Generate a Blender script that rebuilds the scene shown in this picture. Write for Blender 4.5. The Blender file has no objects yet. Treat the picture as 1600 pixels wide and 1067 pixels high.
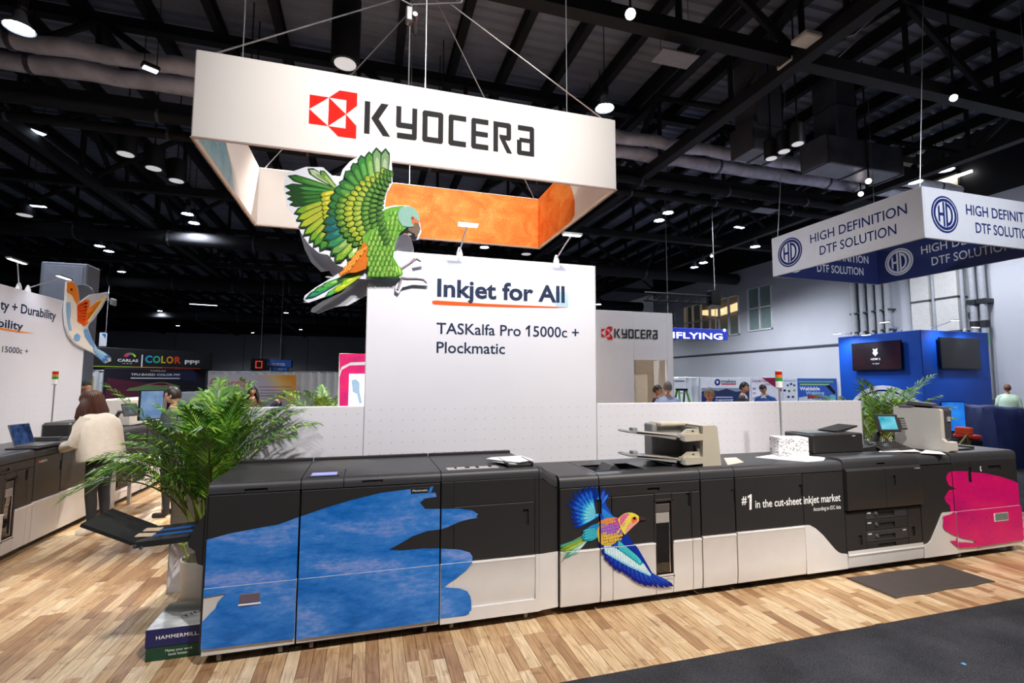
import bpy, bmesh, math, random
from mathutils import Vector, Matrix
from mathutils.geometry import tessellate_polygon
random.seed(7)
scene = bpy.context.scene
COL = scene.collection
PI = math.pi

# ---------------------------------------------------------------- camera
FPX = 767.28; PITCH = .0816; ROLL = .0023; YAW = .2864; CAMD = 3.5699; CAMH = 1.75
_w = Vector((math.sin(YAW)*math.cos(PITCH), math.cos(YAW)*math.cos(PITCH), math.sin(PITCH)))
_r0 = Vector((math.cos(YAW), -math.sin(YAW), 0)); _u0 = _r0.cross(_w)
_r = _r0*math.cos(ROLL) + _u0*math.sin(ROLL); _u = -_r0*math.sin(ROLL) + _u0*math.cos(ROLL)
CAMO = Vector((0, -CAMD, CAMH))
cd = bpy.data.cameras.new('camera'); cam = bpy.data.objects.new('camera', cd); COL.objects.link(cam)
cd.sensor_width = 36; cd.lens = 36*FPX/1600; cd.clip_end = 300; cd.clip_start = .05
mw = Matrix.Identity(4)
for i in range(3):
    mw[i][0] = _r[i]; mw[i][1] = _u[i]; mw[i][2] = -_w[i]; mw[i][3] = CAMO[i]
cam.matrix_world = mw
scene.camera = cam
# measuring helpers: where a sight line meets a plane of the real room
def ray(x, y): return _w + _r*((x-800)/FPX) + _u*((533.5-y)/FPX)
def AY(x, y, Y):
    d = ray(x, y); return CAMO + d*((Y+CAMD)/d.y)
def AZ(x, y, Z):
    d = ray(x, y); return CAMO + d*((Z-CAMH)/d.z)
def AX(x, y, X):
    d = ray(x, y); return CAMO + d*(X/d.x)
def pix(p):
    d = Vector(p)-CAMO; z = d.dot(_w)
    return 800+FPX*d.dot(_r)/z, 533.5-FPX*d.dot(_u)/z, z

# ---------------------------------------------------------------- world, exposure
wd = bpy.data.worlds.new('hall_air'); scene.world = wd; wd.use_nodes = True
bg = wd.node_tree.nodes['Background']; bg.inputs[0].default_value = (.62, .68, .80, 1); bg.inputs[1].default_value = .06
scene.view_settings.view_transform = 'Standard'; scene.view_settings.look = 'None'
scene.view_settings.gamma = 1; scene.view_settings.use_curve_mapping = False
scene.view_settings.exposure = 0.0

def lamp_light(name, loc, target, power, angle=70, blend=.6, color=(1, .95, .88), size=.18):
    ld = bpy.data.lights.new(name, 'SPOT'); ld.energy = power; ld.spot_size = math.radians(angle); ld.spot_blend = blend
    ld.color = color; ld.shadow_soft_size = size
    o = bpy.data.objects.new(name, ld); COL.objects.link(o); o.location = loc
    o.rotation_euler = (Vector(target)-Vector(loc)).to_track_quat('-Z', 'Y').to_euler()
    return o
WARM = (1, .90, .78); COOL = (.86, .92, 1); NEUT = (1, .96, .92)
# hall roof lamps and one added fill outside the picture, all at truss height: name, position, target, watts, cone, blend, colour
OFFSCREEN = [
    ('roof_lamp_front_middle_offscreen', (2.6, -5.2, 8.0), (1.1, .4, .6), 2700, 50, .6, NEUT),
    ('roof_lamp_front_right_offscreen', (6.6, -4.6, 8.0), (4.6, -.1, .3), 2600, 52, .7, WARM),
    ('roof_lamp_front_left_offscreen', (-3.0, -4.6, 8.0), (-1.5, .5, .3), 1000, 42, .8, NEUT),
    ('roof_lamp_sign_offscreen', (1.4, -4.2, 8.0), (.75, 1.8, 4.6), 3300, 52, 1., (1, .95, .90)),
    ('roof_lamp_left_offscreen', (-3.3, -1.0, 8.0), (-4.3, 4.9, .9), 1900, 42, .7, NEUT),
    ('roof_lamp_right_offscreen', (16.2, 3.3, 7.8), (18.5, 9.5, 3), 300, 140, .8, COOL),
    ('roof_lamp_far_right_offscreen', (9.6, -2.6, 8.0), (10.0, 4.2, 4.4), 2300, 70, .8, COOL),
    ('roof_lamp_end_units_offscreen', (.6, -4.0, 8.0), (5.6, .4, 1.1), 1900, 34, .9, NEUT),  # unseen fill lamp, added to brighten the tall feeder and end units
    ('roof_lamp_over_sign_offscreen', (1.4, 1.0, 7.9), (1.6, 4.6, 4.6), 900, 60, .9, WARM),
]
for (nm_, p, t, w, a, b, c) in OFFSCREEN: lamp_light(nm_, p, t, w, a, b, c)
BELL_W = 1250      # every high bay lamp of the picture burns alike

# ---------------------------------------------------------------- materials
MATS = {}
def lin(c):
    if isinstance(c, str):
        c = tuple(int(c[i:i+2], 16)/255 for i in (0, 2, 4))
        return tuple(x/12.92 if x <= .04045 else ((x+.055)/1.055)**2.4 for x in c)
    return tuple(c)
def nd(nt, t, **kw):
    n = nt.nodes.new(t)
    for k, v in kw.items(): setattr(n, k, v)
    return n
def M(name, col=None, rough=.5, metal=0., var=.06, scale=9., emit=0., bump=0., bscale=200., trans=0., alpha=1., coat=0., spec=None, ecol=None):
    if name in MATS: return MATS[name]
    m = bpy.data.materials.new(name); m.use_nodes = True; nt = m.node_tree
    b = nt.nodes['Principled BSDF']; c = lin(col)
    tc = nd(nt, 'ShaderNodeTexCoord'); nz = nd(nt, 'ShaderNodeTexNoise'); nz.inputs['Scale'].default_value = scale; nz.inputs['Detail'].default_value = 4
    nt.links.new(tc.outputs['Object'], nz.inputs['Vector'])
    rp = nd(nt, 'ShaderNodeValToRGB')
    rp.color_ramp.elements[0].position = .3; rp.color_ramp.elements[1].position = .7
    rp.color_ramp.elements[0].color = tuple(max(0, x*(1-var)) for x in c)+(1,); rp.color_ramp.elements[1].color = tuple(min(1, x*(1+var)) for x in c)+(1,)
    nt.links.new(nz.outputs[0], rp.inputs[0]); nt.links.new(rp.outputs[0], b.inputs['Base Color'])
    b.inputs['Roughness'].default_value = rough; b.inputs['Metallic'].default_value = metal
    if spec is not None: b.inputs['Specular IOR Level'].default_value = spec
    if coat: b.inputs['Coat Weight'].default_value = coat; b.inputs['Coat Roughness'].default_value = .1
    if emit:
        b.inputs['Emission Color'].default_value = (lin(ecol) if ecol else c)+(1,); b.inputs['Emission Strength'].default_value = emit
    if trans: b.inputs['Transmission Weight'].default_value = trans
    if alpha < 1: b.inputs['Alpha'].default_value = alpha
    if bump:
        n2 = nd(nt, 'ShaderNodeTexNoise'); n2.inputs['Scale'].default_value = bscale; n2.inputs['Detail'].default_value = 3
        nt.links.new(tc.outputs['Object'], n2.inputs['Vector'])
        bp = nd(nt, 'ShaderNodeBump'); bp.inputs['Strength'].default_value = bump; bp.inputs['Distance'].default_value = .004
        nt.links.new(n2.outputs[0], bp.inputs['Height']); nt.links.new(bp.outputs[0], b.inputs['Normal'])
    MATS[name] = m
    return m
def water(name, stops, scale=3., stretch=(1, 1, 1), rough=.42, fine=.35, dist=1.2):
    """brushed watercolour print: a ramp over layered noise"""
    if name in MATS: return MATS[name]
    m = bpy.data.materials.new(name); m.use_nodes = True; nt = m.node_tree; b = nt.nodes['Principled BSDF']
    tc = nd(nt, 'ShaderNodeTexCoord'); mp = nd(nt, 'ShaderNodeMapping'); mp.inputs['Scale'].default_value = stretch
    nt.links.new(tc.outputs['Object'], mp.inputs['Vector'])
    n1 = nd(nt, 'ShaderNodeTexNoise'); n1.inputs['Scale'].default_value = scale; n1.inputs['Detail'].default_value = 6; n1.inputs['Distortion'].default_value = dist
    n2 = nd(nt, 'ShaderNodeTexNoise'); n2.inputs['Scale'].default_value = scale*14; n2.inputs['Detail'].default_value = 6; n2.inputs['Roughness'].default_value = .7
    nt.links.new(mp.outputs[0], n1.inputs['Vector']); nt.links.new(mp.outputs[0], n2.inputs['Vector'])
    mx = nd(nt, 'ShaderNodeMix'); mx.inputs[0].default_value = fine
    nt.links.new(n1.outputs[0], mx.inputs[2]); nt.links.new(n2.outputs[0], mx.inputs[3])
    rp = nd(nt, 'ShaderNodeValToRGB'); e = rp.color_ramp.elements
    while len(e) < len(stops): e.new(.5)
    for k, (p, c) in enumerate(stops): e[k].position = p; e[k].color = lin(c)+(1,)
    nt.links.new(mx.outputs[0], rp.inputs[0]); nt.links.new(rp.outputs[0], b.inputs['Base Color'])
    b.inputs['Roughness'].default_value = rough
    MATS[name] = m; return m
def printed():
    """flat print: the colour comes from the mesh's own colour attribute"""
    if 'printed' in MATS: return MATS['printed']
    m = bpy.data.materials.new('printed'); m.use_nodes = True; nt = m.node_tree; b = nt.nodes['Principled BSDF']
    at = nd(nt, 'ShaderNodeVertexColor'); at.layer_name = 'Col'
    tc = nd(nt, 'ShaderNodeTexCoord'); nz = nd(nt, 'ShaderNodeTexNoise'); nz.inputs['Scale'].default_value = 60; nz.inputs['Detail'].default_value = 5
    nt.links.new(tc.outputs['Object'], nz.inputs['Vector'])
    hs = nd(nt, 'ShaderNodeHueSaturation'); mr = nd(nt, 'ShaderNodeMapRange'); mr.inputs[3].default_value = .72; mr.inputs[4].default_value = 1.28
    nt.links.new(nz.outputs[0], mr.inputs[0]); nt.links.new(mr.outputs[0], hs.inputs['Value']); nt.links.new(at.outputs[0], hs.inputs['Color'])
    nt.links.new(hs.outputs[0], b.inputs['Base Color']); b.inputs['Roughness'].default_value = .65; b.inputs['Specular IOR Level'].default_value = .12
    MATS['printed'] = m; return m
def screen(name, c0, c1, strength=1.2, scale=4):
    if name in MATS: return MATS[name]
    m = bpy.data.materials.new(name); m.use_nodes = True; nt = m.node_tree; b = nt.nodes['Principled BSDF']
    tc = nd(nt, 'ShaderNodeTexCoord'); nz = nd(nt, 'ShaderNodeTexNoise'); nz.inputs['Scale'].default_value = scale
    nt.links.new(tc.outputs['Object'], nz.inputs['Vector'])
    rp = nd(nt, 'ShaderNodeValToRGB'); rp.color_ramp.elements[0].position = .35; rp.color_ramp.elements[1].position = .65
    rp.color_ramp.elements[0].color = lin(c0)+(1,); rp.color_ramp.elements[1].color = lin(c1)+(1,)
    nt.links.new(nz.outputs[0], rp.inputs[0]); nt.links.new(rp.outputs[0], b.inputs['Emission Color'])
    b.inputs['Emission Strength'].default_value = strength; b.inputs['Base Color'].default_value = (.01, .01, .01, 1); b.inputs['Roughness'].default_value = .15
    MATS[name] = m; return m

# ---------------------------------------------------------------- mesh builder
class MB:
    def __init__(s): s.v = []; s.f = []; s.c = []; s.m = []; s.cur = (1, 1, 1); s.mi = 0
    def col(s, c): s.cur = lin(c); return s
    def add(s, vs, fs):
        o = len(s.v); s.v += [tuple(v) for v in vs]
        for f in fs: s.f.append(tuple(i+o for i in f)); s.c.append(s.cur); s.m.append(s.mi)
        return s
    def box(s, x0, x1, y0, y1, z0, z1):
        return s.add([(x0,y0,z0),(x1,y0,z0),(x1,y1,z0),(x0,y1,z0),(x0,y0,z1),(x1,y0,z1),(x1,y1,z1),(x0,y1,z1)],
                     [(0,3,2,1),(4,5,6,7),(0,1,5,4),(1,2,6,5),(2,3,7,6),(3,0,4,7)])
    def cbox(s, x0, x1, y0, y1, z0, z1, c=.004):
        """box with chamfered edges on all sides"""
        c = min(c, (x1-x0)*.45, (y1-y0)*.45, (z1-z0)*.45)
        vs = []
        for (zz, e) in ((z0, 1), (z0+c, 0), (z1-c, 0), (z1, 1)):
            a, b, d, g = (x0+c, x1-c, y0+c, y1-c) if e else (x0, x1, y0, y1)
            cc = 0 if e else c
            vs += [(a+cc,d,zz),(b-cc,d,zz),(b,d+cc,zz),(b,g-cc,zz),(b-cc,g,zz),(a+cc,g,zz),(a,g-cc,zz),(a,d+cc,zz)]
        fs = [tuple(range(7,-1,-1)), tuple(range(24,32))]
        for l in range(3):
            for k in range(8):
                k2 = (k+1) % 8; fs.append((l*8+k, l*8+k2, l*8+8+k2, l*8+8+k))
        return s.add(vs, fs)
    def prism(s, poly, axis, a, b):
        """polygon (2D) extruded along an axis. axis x: poly=(y,z); y: poly=(x,z); z: poly=(x,y)"""
        n = len(poly)
        def P(p, t): return {'x': (t, p[0], p[1]), 'y': (p[0], t, p[1]), 'z': (p[0], p[1], t)}[axis]
        vs = [P(p, a) for p in poly]+[P(p, b) for p in poly]
        tri = tessellate_polygon([[Vector((p[0], p[1], 0)) for p in poly]])
        fs = [tuple(t) for t in tri]+[tuple(n+i for i in reversed(t)) for t in tri]
        fs += [(i, (i+1) % n, n+(i+1) % n, n+i) for i in range(n)]
        return s.add(vs, fs)
    def flat(s, pts):
        tri = tessellate_polygon([[Vector(p) for p in pts]])
        return s.add(pts, [tuple(t) for t in tri])
    def tube(s, path, r, n=8, cap=True):
        path = [Vector(p) for p in path]; rs = r if isinstance(r, (list, tuple)) else [r]*len(path)
        vs = []; up = Vector((0, 0, 1))
        for i, p in enumerate(path):
            d = (path[min(i+1, len(path)-1)]-path[max(i-1, 0)]).normalized()
            a = d.cross(up)
            if a.length < .05: a = d.cross(Vector((1, 0, 0)))
            a.normalize(); b = d.cross(a)
            for k in range(n):
                t = 2*PI*k/n; vs.append(p+(a*math.cos(t)+b*math.sin(t))*rs[i])
        fs = []
        for i in range(len(path)-1):
            for k in range(n):
                k2 = (k+1) % n; fs.append((i*n+k, i*n+k2, (i+1)*n+k2, (i+1)*n+k))
        if cap: fs += [tuple(range(n-1, -1, -1)), tuple((len(path)-1)*n+k for k in range(n))]
        return s.add(vs, fs)
    def lathe(s, prof, c=(0, 0, 0), n=16, axis='z'):
        """profile of (radius, height) pairs turned about an axis through c"""
        vs = []
        for (r, h) in prof:
            for k in range(n):
                t = 2*PI*k/n; a, b = r*math.cos(t), r*math.sin(t)
                p = {'z': (a, b, h), 'y': (a, h, b), 'x': (h, a, b)}[axis]
                vs.append((p[0]+c[0], p[1]+c[1], p[2]+c[2]))
        fs = []
        for i in range(len(prof)-1):
            for k in range(n):
                k2 = (k+1) % n; fs.append((i*n+k, i*n+k2, (i+1)*n+k2, (i+1)*n+k))
        fs += [tuple(range(n-1, -1, -1)), tuple((len(prof)-1)*n+k for k in range(n))]
        return s.add(vs, fs)
    def sphere(s, c, r, n=12, m=8):
        rx, ry, rz = r if isinstance(r, (list, tuple)) else (r, r, r)
        prof = [(math.sin(PI*i/m), -math.cos(PI*i/m)) for i in range(m+1)]
        vs = []
        for (a, h) in prof:
            for k in range(n):
                t = 2*PI*k/n; vs.append((c[0]+rx*max(a, .001)*math.cos(t), c[1]+ry*max(a, .001)*math.sin(t), c[2]+rz*h))
        fs = []
        for i in range(m):
            for k in range(n):
                k2 = (k+1) % n; fs.append((i*n+k, i*n+k2, (i+1)*n+k2, (i+1)*n+k))
        return s.add(vs, fs)
    def xf(s, mat, start=0):
        s.v = s.v[:start]+[tuple(mat @ Vector(v)) for v in s.v[start:]]; return s
    def build(s, name, mat, parent=None, off=(0, 0, 0), smooth=False, rows=None):
        me = bpy.data.meshes.new(name)
        me.from_pydata([(v[0]-off[0], v[1]-off[1], v[2]-off[2]) for v in s.v], [], s.f)
        mats = mat if isinstance(mat, (list, tuple)) else [mat]
        for mm in mats: me.materials.append(mm)
        if len(mats) > 1: me.polygons.foreach_set('material_index', s.m)
        if any(c != (1, 1, 1) for c in s.c):
            ca = me.color_attributes.new('Col', 'FLOAT_COLOR', 'CORNER'); dat = []
            for p in me.polygons:
                dat += list(s.c[p.index]+(1,))*p.loop_total
            ca.data.foreach_set('color', dat)
        bm = bmesh.new(); bm.from_mesh(me); bmesh.ops.recalc_face_normals(bm, faces=bm.faces[:]); bm.to_mesh(me); bm.free()
        if smooth: me.polygons.foreach_set('use_smooth', [True]*len(me.polygons)); me.set_sharp_from_angle(angle=.7)
        me.update()
        o = bpy.data.objects.new(name, me); COL.objects.link(o)
        if parent: o.parent = parent
        return o
class Thing:
    """a top-level thing: an Empty at its base. Geometry is given in the frame F and stored relative to the base."""
    def __init__(s, name, label, cat, base=(0, 0, 0), F=None, group=None, kind=None):
        s.F = F or Matrix.Identity(4); s.off = Vector(base)
        s.o = bpy.data.objects.new(name, None); COL.objects.link(s.o); s.o.empty_display_size = .1
        s.o.matrix_world = s.F @ Matrix.Translation(s.off)
        s.o['label'] = label
        if cat: s.o['category'] = cat
        if group: s.o['group'] = group
        if kind: s.o['kind'] = kind
    def part(s, name, mb, mat, parent=None, smooth=False, label=None, kind=None):
        o = mb.build(name, mat, parent or s.o, s.off, smooth)
        if label: o['label'] = label
        if kind: o['kind'] = kind
        return o
def tag(o, label, cat=None, group=None, kind=None):
    o['label'] = label
    if cat: o['category'] = cat
    if group: o['group'] = group
    if kind: o['kind'] = kind
    return o
def struct(name, mb, mat, label=None, parent=None):
    o = mb.build(name, mat, parent)
    if not parent:
        o['kind'] = 'structure'
        if label: o['label'] = label
    return o
def share(name, mesh, parent, loc=(0, 0, 0), rot=None, scale=None):
    o = bpy.data.objects.new(name, mesh); COL.objects.link(o); o.parent = parent; o.location = loc
    if rot: o.rotation_euler = rot
    if scale: o.scale = scale
    return o
# ---------------------------------------------------------------- lettering
_cap = {}
def glyphs(body, bold=0., spacing=1., extrude=0.):
    cu = bpy.data.curves.new('t', 'FONT'); cu.body = body; cu.size = 1; cu.offset = bold; cu.space_character = spacing; cu.fill_mode = 'FRONT'
    cu.resolution_u = 3; cu.align_x = 'LEFT'; cu.align_y = 'TOP_BASELINE'
    o = bpy.data.objects.new('t', cu); COL.objects.link(o)
    me = bpy.data.meshes.new_from_object(o.evaluated_get(bpy.context.evaluated_depsgraph_get()))
    vs = [tuple(v.co) for v in me.vertices]; fs = [tuple(p.vertices) for p in me.polygons]
    bpy.data.objects.remove(o); bpy.data.curves.remove(cu); bpy.data.meshes.remove(me)
    return vs, fs
def text_on(mb, body, A, B, h, bold=0., spacing=1., out=(0, 0, 0), up=(0, 0, 1)):
    """lettering from A to B (baseline), cap height h, laid onto mb"""
    A = Vector(A)+Vector(out); B = Vector(B)+Vector(out); up = Vector(up)
    vs, fs = glyphs(body, bold, spacing)
    if not vs: return mb
    k = ('H', bold)
    if k not in _cap:
        hv = glyphs('H', bold)[0]; _cap[k] = (max(v[1] for v in hv), min(v[1] for v in hv))
    c1, c0 = _cap[k]
    x0 = min(v[0] for v in vs); x1 = max(v[0] for v in vs)
    return mb.add([A+(B-A)*((v[0]-x0)/(x1-x0))+up*(h*(v[1]-c0)/(c1-c0)) for v in vs], fs)
KMARK = [[(0,.81),(.4,.81),(0,.5)], [(0,.5),(.4,.19),(0,.19)], [(.4,.81),(.77,.5),(.4,.19)],
         [(.4,.81),(.62,1),(1,1),(1,.72),(.77,.5),(.77,.81)], [(.77,.5),(1,.28),(1,0),(.62,0),(.4,.19),(.77,.19)]]
def R(x0, x1, y0, y1): return [(x0,y0),(x1,y0),(x1,y1),(x0,y1)]
def ch(x0, x1, y0, y1, c=.05): return [(x0+c,y0),(x1-c,y0),(x1,y0+c),(x1,y1-c),(x1-c,y1),(x0+c,y1),(x0,y1-c),(x0,y0+c)]
KLET = [
    (.92, [R(0,.19,0,1), [(.24,.5),(.58,1),(.84,1),(.5,.5)], [(.24,.5),(.5,.5),(.92,0),(.66,0)]]),
    (.76, [[(0,1),(.18,1),(.18,.5),(0,.5)], [(0,.5),(.76,.5),(.76,.33),(.05,.33),(0,.38)], [(.58,1),(.76,1),(.76,.05),(.71,0),(.58,0)], R(.04,.6,0,.17)]),
    (.78, [[(0,.06),(.19,.06),(.19,.94),(0,.94)], R(.59,.78,.06,.94), [(.06,1),(.72,1),(.78,.94),(.78,.83),(0,.83),(0,.94)], [(.06,0),(.72,0),(.78,.06),(.78,.17),(0,.17),(0,.06)]]),
    (.68, [R(0,.19,.06,.94), [(.06,1),(.68,1),(.68,.83),(0,.83),(0,.94)], [(.06,0),(.68,0),(.68,.17),(0,.17),(0,.06)]]),
    (.68, [R(0,.19,.06,.94), [(.06,1),(.68,1),(.68,.83),(0,.83),(0,.94)], [(.06,0),(.68,0),(.68,.17),(0,.17),(0,.06)], R(.1,.66,.42,.58)]),
    (.76, [R(0,.19,0,1), [(.1,1),(.66,1),(.72,.94),(.72,.83),(.1,.83)], R(.53,.72,.5,.94), [(.24,.58),(.72,.58),(.72,.48),(.66,.42),(.48,.42),(.76,0),(.55,0),(.24,.5)]]),
    (.72, [[(.04,1),(.66,1),(.72,.94),(.72,.83),(.04,.83)], R(.53,.72,0,.94), R(.1,.6,.44,.58), [(.06,0),(.6,0),(.6,.15),(0,.15),(0,.06)], R(0,.19,.06,.5)]),
]
def brand_on(mb, A, B, h, mark=True, out=(0, 0, 0), text='29272b', red='f01f14', dep=0., up=(0, 0, 1)):
    """the booth's emblem and wordmark between A and B; h is the wordmark's height"""
    A = Vector(A)+Vector(out); B = Vector(B)+Vector(out); W = (B-A).length; u = (B-A)/W; up = Vector(up); od = u.cross(up)
    x = 0
    if mark:
        s = h*1.4; mb.col(red)
        for P in KMARK: mb.flat([A+u*(p[0]*s*.93)+up*(h*.5+(p[1]-.5)*s) for p in P])
        x = s*.93+h*.22
    tot = sum(l[0] for l in KLET)+.2*6; k = (W-x)/tot; mb.col(text)
    for (lw, polys) in KLET:
        for q_, P in enumerate(polys): mb.flat([A+od*(.0004*(q_+1))+u*(x+p[0]*k)+up*(p[1]*h) for p in P])
        x += (lw+.2)*k
    return mb
def clip(poly, x0, x1, z0, z1):
    def cut(P, inside, inter):
        o = []
        for i in range(len(P)):
            a, b = P[i-1], P[i]; ia, ib = inside(a), inside(b)
            if ia != ib: o.append(inter(a, b))
            if ib: o.append(b)
        return o
    for ax, lim, sg in ((0, x0, 1), (0, x1, -1), (1, z0, 1), (1, z1, -1)):
        if not poly: return []
        def ins(p): return (p[ax]-lim)*sg >= 0
        def itr(a, b):
            t = (lim-a[ax])/(b[ax]-a[ax]); return (a[0]+(b[0]-a[0])*t, a[1]+(b[1]-a[1])*t)
        poly = cut(poly, ins, itr)
    return poly
def leafpoly(a, b, w, n=6, blunt=.55):
    """outline of a feather / brush mark from a to b in 2D"""
    ax, az = a; bx, bz = b; L = math.hypot(bx-ax, bz-az); ux, uz = (bx-ax)/L, (bz-az)/L
    L1 = []; L2 = []
    for i in range(n+1):
        t = i/n; ww = w*.5*(math.sin(PI*min(1, t*blunt+.12))**.8 if t < .82 else math.sin(PI*min(1, .82*blunt+.12))**.8*math.sqrt(max(0, 1-((t-.82)/.18)**2)))
        L1.append((ax+ux*L*t-uz*ww, az+uz*L*t+ux*ww)); L2.append((ax+ux*L*t+uz*ww, az+uz*L*t-ux*ww))
    return L1+L2[::-1][1:]
# ================================================================ floors
def wood_mat():
    m = bpy.data.materials.new('strip_parquet'); m.use_nodes = True; nt = m.node_tree; b = nt.nodes['Principled BSDF']
    ge = nd(nt, 'ShaderNodeNewGeometry'); oi = nd(nt, 'ShaderNodeObjectInfo')
    ad = nd(nt, 'ShaderNodeMath', operation='ADD'); fr = nd(nt, 'ShaderNodeMath', operation='FRACT')
    nt.links.new(ge.outputs['Random Per Island'], ad.inputs[0]); nt.links.new(oi.outputs['Random'], ad.inputs[1]); nt.links.new(ad.outputs[0], fr.inputs[0])
    rp = nd(nt, 'ShaderNodeValToRGB'); e = rp.color_ramp.elements
    st = [(0, 'a07a58'), (.16, 'b8926c'), (.42, 'd0ad84'), (.75, 'e2c49c'), (1, 'edd6b4')]
    while len(e) < len(st): e.new(.5)
    for k, (p, c) in enumerate(st): e[k].position = p; e[k].color = lin(c)+(1,)
    nt.links.new(fr.outputs[0], rp.inputs[0])
    mp = nd(nt, 'ShaderNodeMapping'); mp.inputs['Scale'].default_value = (26, 2.2, 1); nt.links.new(ge.outputs['Position'], mp.inputs['Vector'])
    nz = nd(nt, 'ShaderNodeTexNoise'); nz.inputs['Scale'].default_value = 2.2; nz.inputs['Detail'].default_value = 7; nz.inputs['Distortion'].default_value = .9
    nt.links.new(mp.outputs[0], nz.inputs['Vector'])
    cv = nd(nt, 'ShaderNodeCombineXYZ'); nt.links.new(fr.outputs[0], cv.inputs[0]); va = nd(nt, 'ShaderNodeVectorMath', operation='MULTIPLY_ADD')
    va.inputs[1].default_value = (90, 90, 90); nt.links.new(cv.outputs[0], va.inputs[0]); nt.links.new(mp.outputs[0], va.inputs[2]); nt.links.new(va.outputs[0], nz.inputs['Vector'])
    r2 = nd(nt, 'ShaderNodeValToRGB'); r2.color_ramp.elements[0].position = .28; r2.color_ramp.elements[1].position = .62
    r2.color_ramp.elements[0].color = (.44, .36, .30, 1); r2.color_ramp.elements[1].color = (1, 1, 1, 1); nt.links.new(nz.outputs[0], r2.inputs[0])
    k = nd(nt, 'ShaderNodeTexNoise'); k.inputs['Scale'].default_value = 9; k.inputs['Detail'].default_value = 3; nt.links.new(ge.outputs['Position'], k.inputs['Vector'])
    r3 = nd(nt, 'ShaderNodeValToRGB'); r3.color_ramp.elements[0].position = .30; r3.color_ramp.elements[1].position = .40
    r3.color_ramp.elements[0].color = (.45, .36, .3, 1); r3.color_ramp.elements[1].color = (1, 1, 1, 1); nt.links.new(k.outputs[0], r3.inputs[0])
    m1 = nd(nt, 'ShaderNodeMix', data_type='RGBA', blend_type='MULTIPLY'); m1.inputs[0].default_value = .8
    m2 = nd(nt, 'ShaderNodeMix', data_type='RGBA', blend_type='MULTIPLY'); m2.inputs[0].default_value = .6
    nt.links.new(rp.outputs[0], m1.inputs[6]); nt.links.new(r2.outputs[0], m1.inputs[7]); nt.links.new(m1.outputs[2], m2.inputs[6]); nt.links.new(r3.outputs[0], m2.inputs[7])
    nt.links.new(m2.outputs[2], b.inputs['Base Color']); b.inputs['Roughness'].default_value = .38
    bp = nd(nt, 'ShaderNodeBump'); bp.inputs['Strength'].default_value = .08; bp.inputs['Distance'].default_value = .002
    nt.links.new(nz.outputs[0], bp.inputs['Height']); nt.links.new(bp.outputs[0], b.inputs['Normal'])
    return m
def carpet_mat(name, c0, c1):
    m = bpy.data.materials.new(name); m.use_nodes = True; nt = m.node_tree; b = nt.nodes['Principled BSDF']
    ge = nd(nt, 'ShaderNodeNewGeometry'); nz = nd(nt, 'ShaderNodeTexNoise'); nz.inputs['Scale'].default_value = 170; nz.inputs['Detail'].default_value = 3
    nt.links.new(ge.outputs['Position'], nz.inputs['Vector'])
    n2 = nd(nt, 'ShaderNodeTexNoise'); n2.inputs['Scale'].default_value = 2.5; n2.inputs['Detail'].default_value = 4; nt.links.new(ge.outputs['Position'], n2.inputs['Vector'])
    mx = nd(nt, 'ShaderNodeMix'); mx.inputs[0].default_value = .25; nt.links.new(nz.outputs[0], mx.inputs[2]); nt.links.new(n2.outputs[0], mx.inputs[3])
    rp = nd(nt, 'ShaderNodeValToRGB'); rp.color_ramp.elements[0].position = .36; rp.color_ramp.elements[1].position = .66
    rp.color_ramp.elements[0].color = lin(c0)+(1,); rp.color_ramp.elements[1].color = lin(c1)+(1,)
    nt.links.new(mx.outputs[0], rp.inputs[0]); nt.links.new(rp.outputs[0], b.inputs['Base Color']); b.inputs['Roughness'].default_value = .95
    b.inputs['Specular IOR Level'].default_value = .1
    bp = nd(nt, 'ShaderNodeBump'); bp.inputs['Strength'].default_value = .9; bp.inputs['Distance'].default_value = .01
    nt.links.new(nz.outputs[0], bp.inputs['Height']); nt.links.new(bp.outputs[0], b.inputs['Normal'])
    return m
struct('floor', MB().box(-48, 27, -9, 72, -.12, -.005), carpet_mat('hall_carpet', '1f2025', '55565d'), 'dark charcoal carpet of the hall floor')
WY0, WY1, WX0, WX1 = -.75, 7.4, -6.0, 8.6
wood = wood_mat()
wf = struct('floor_wood', MB().box(WX0, WX1, WY0, WY1, -.011, -.003), M('joint_brown', '4a3524', .8), 'light brown strip parquet floor of the booth')
strips = []
SW = .0805
rng = random.Random(3)
x = WX0
while x < WX1-.01:
    y = WY0-rng.uniform(0, .3)
    while y < WY1:
        L = rng.choice((.30, .36, .44, .52, .60)); y0, y1 = max(y, WY0), min(y+L, WY1)
        if y1-y0 > .02: strips.append((x, min(x+SW, WX1), y0, y1))
        y += L
    x += SW
def strip_area(s):
    cx, cy = (s[0]+s[1])/2, (s[2]+s[3])/2
    a = [pix(p) for p in ((s[0], s[2], 0), (s[1], s[2], 0), (s[1], s[3], 0), (s[0], s[3], 0))]
    if min(q[2] for q in a) < .3: return 0
    if max(q[0] for q in a) < 0 or min(q[0] for q in a) > 1600 or min(q[1] for q in a) > 1067: return 0
    if -.93 < cx < 6.75 and cy > .1: return 0
    if cx < -3.4: return 0
    return abs(sum(a[i-1][0]*a[i][1]-a[i][0]*a[i-1][1] for i in range(4)))/2
order = sorted(range(len(strips)), key=lambda i: -strip_area(strips[i]))
big = set(i for i in order[:300] if strip_area(strips[i]) > 0)
G = .0011
rest = MB()
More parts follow.
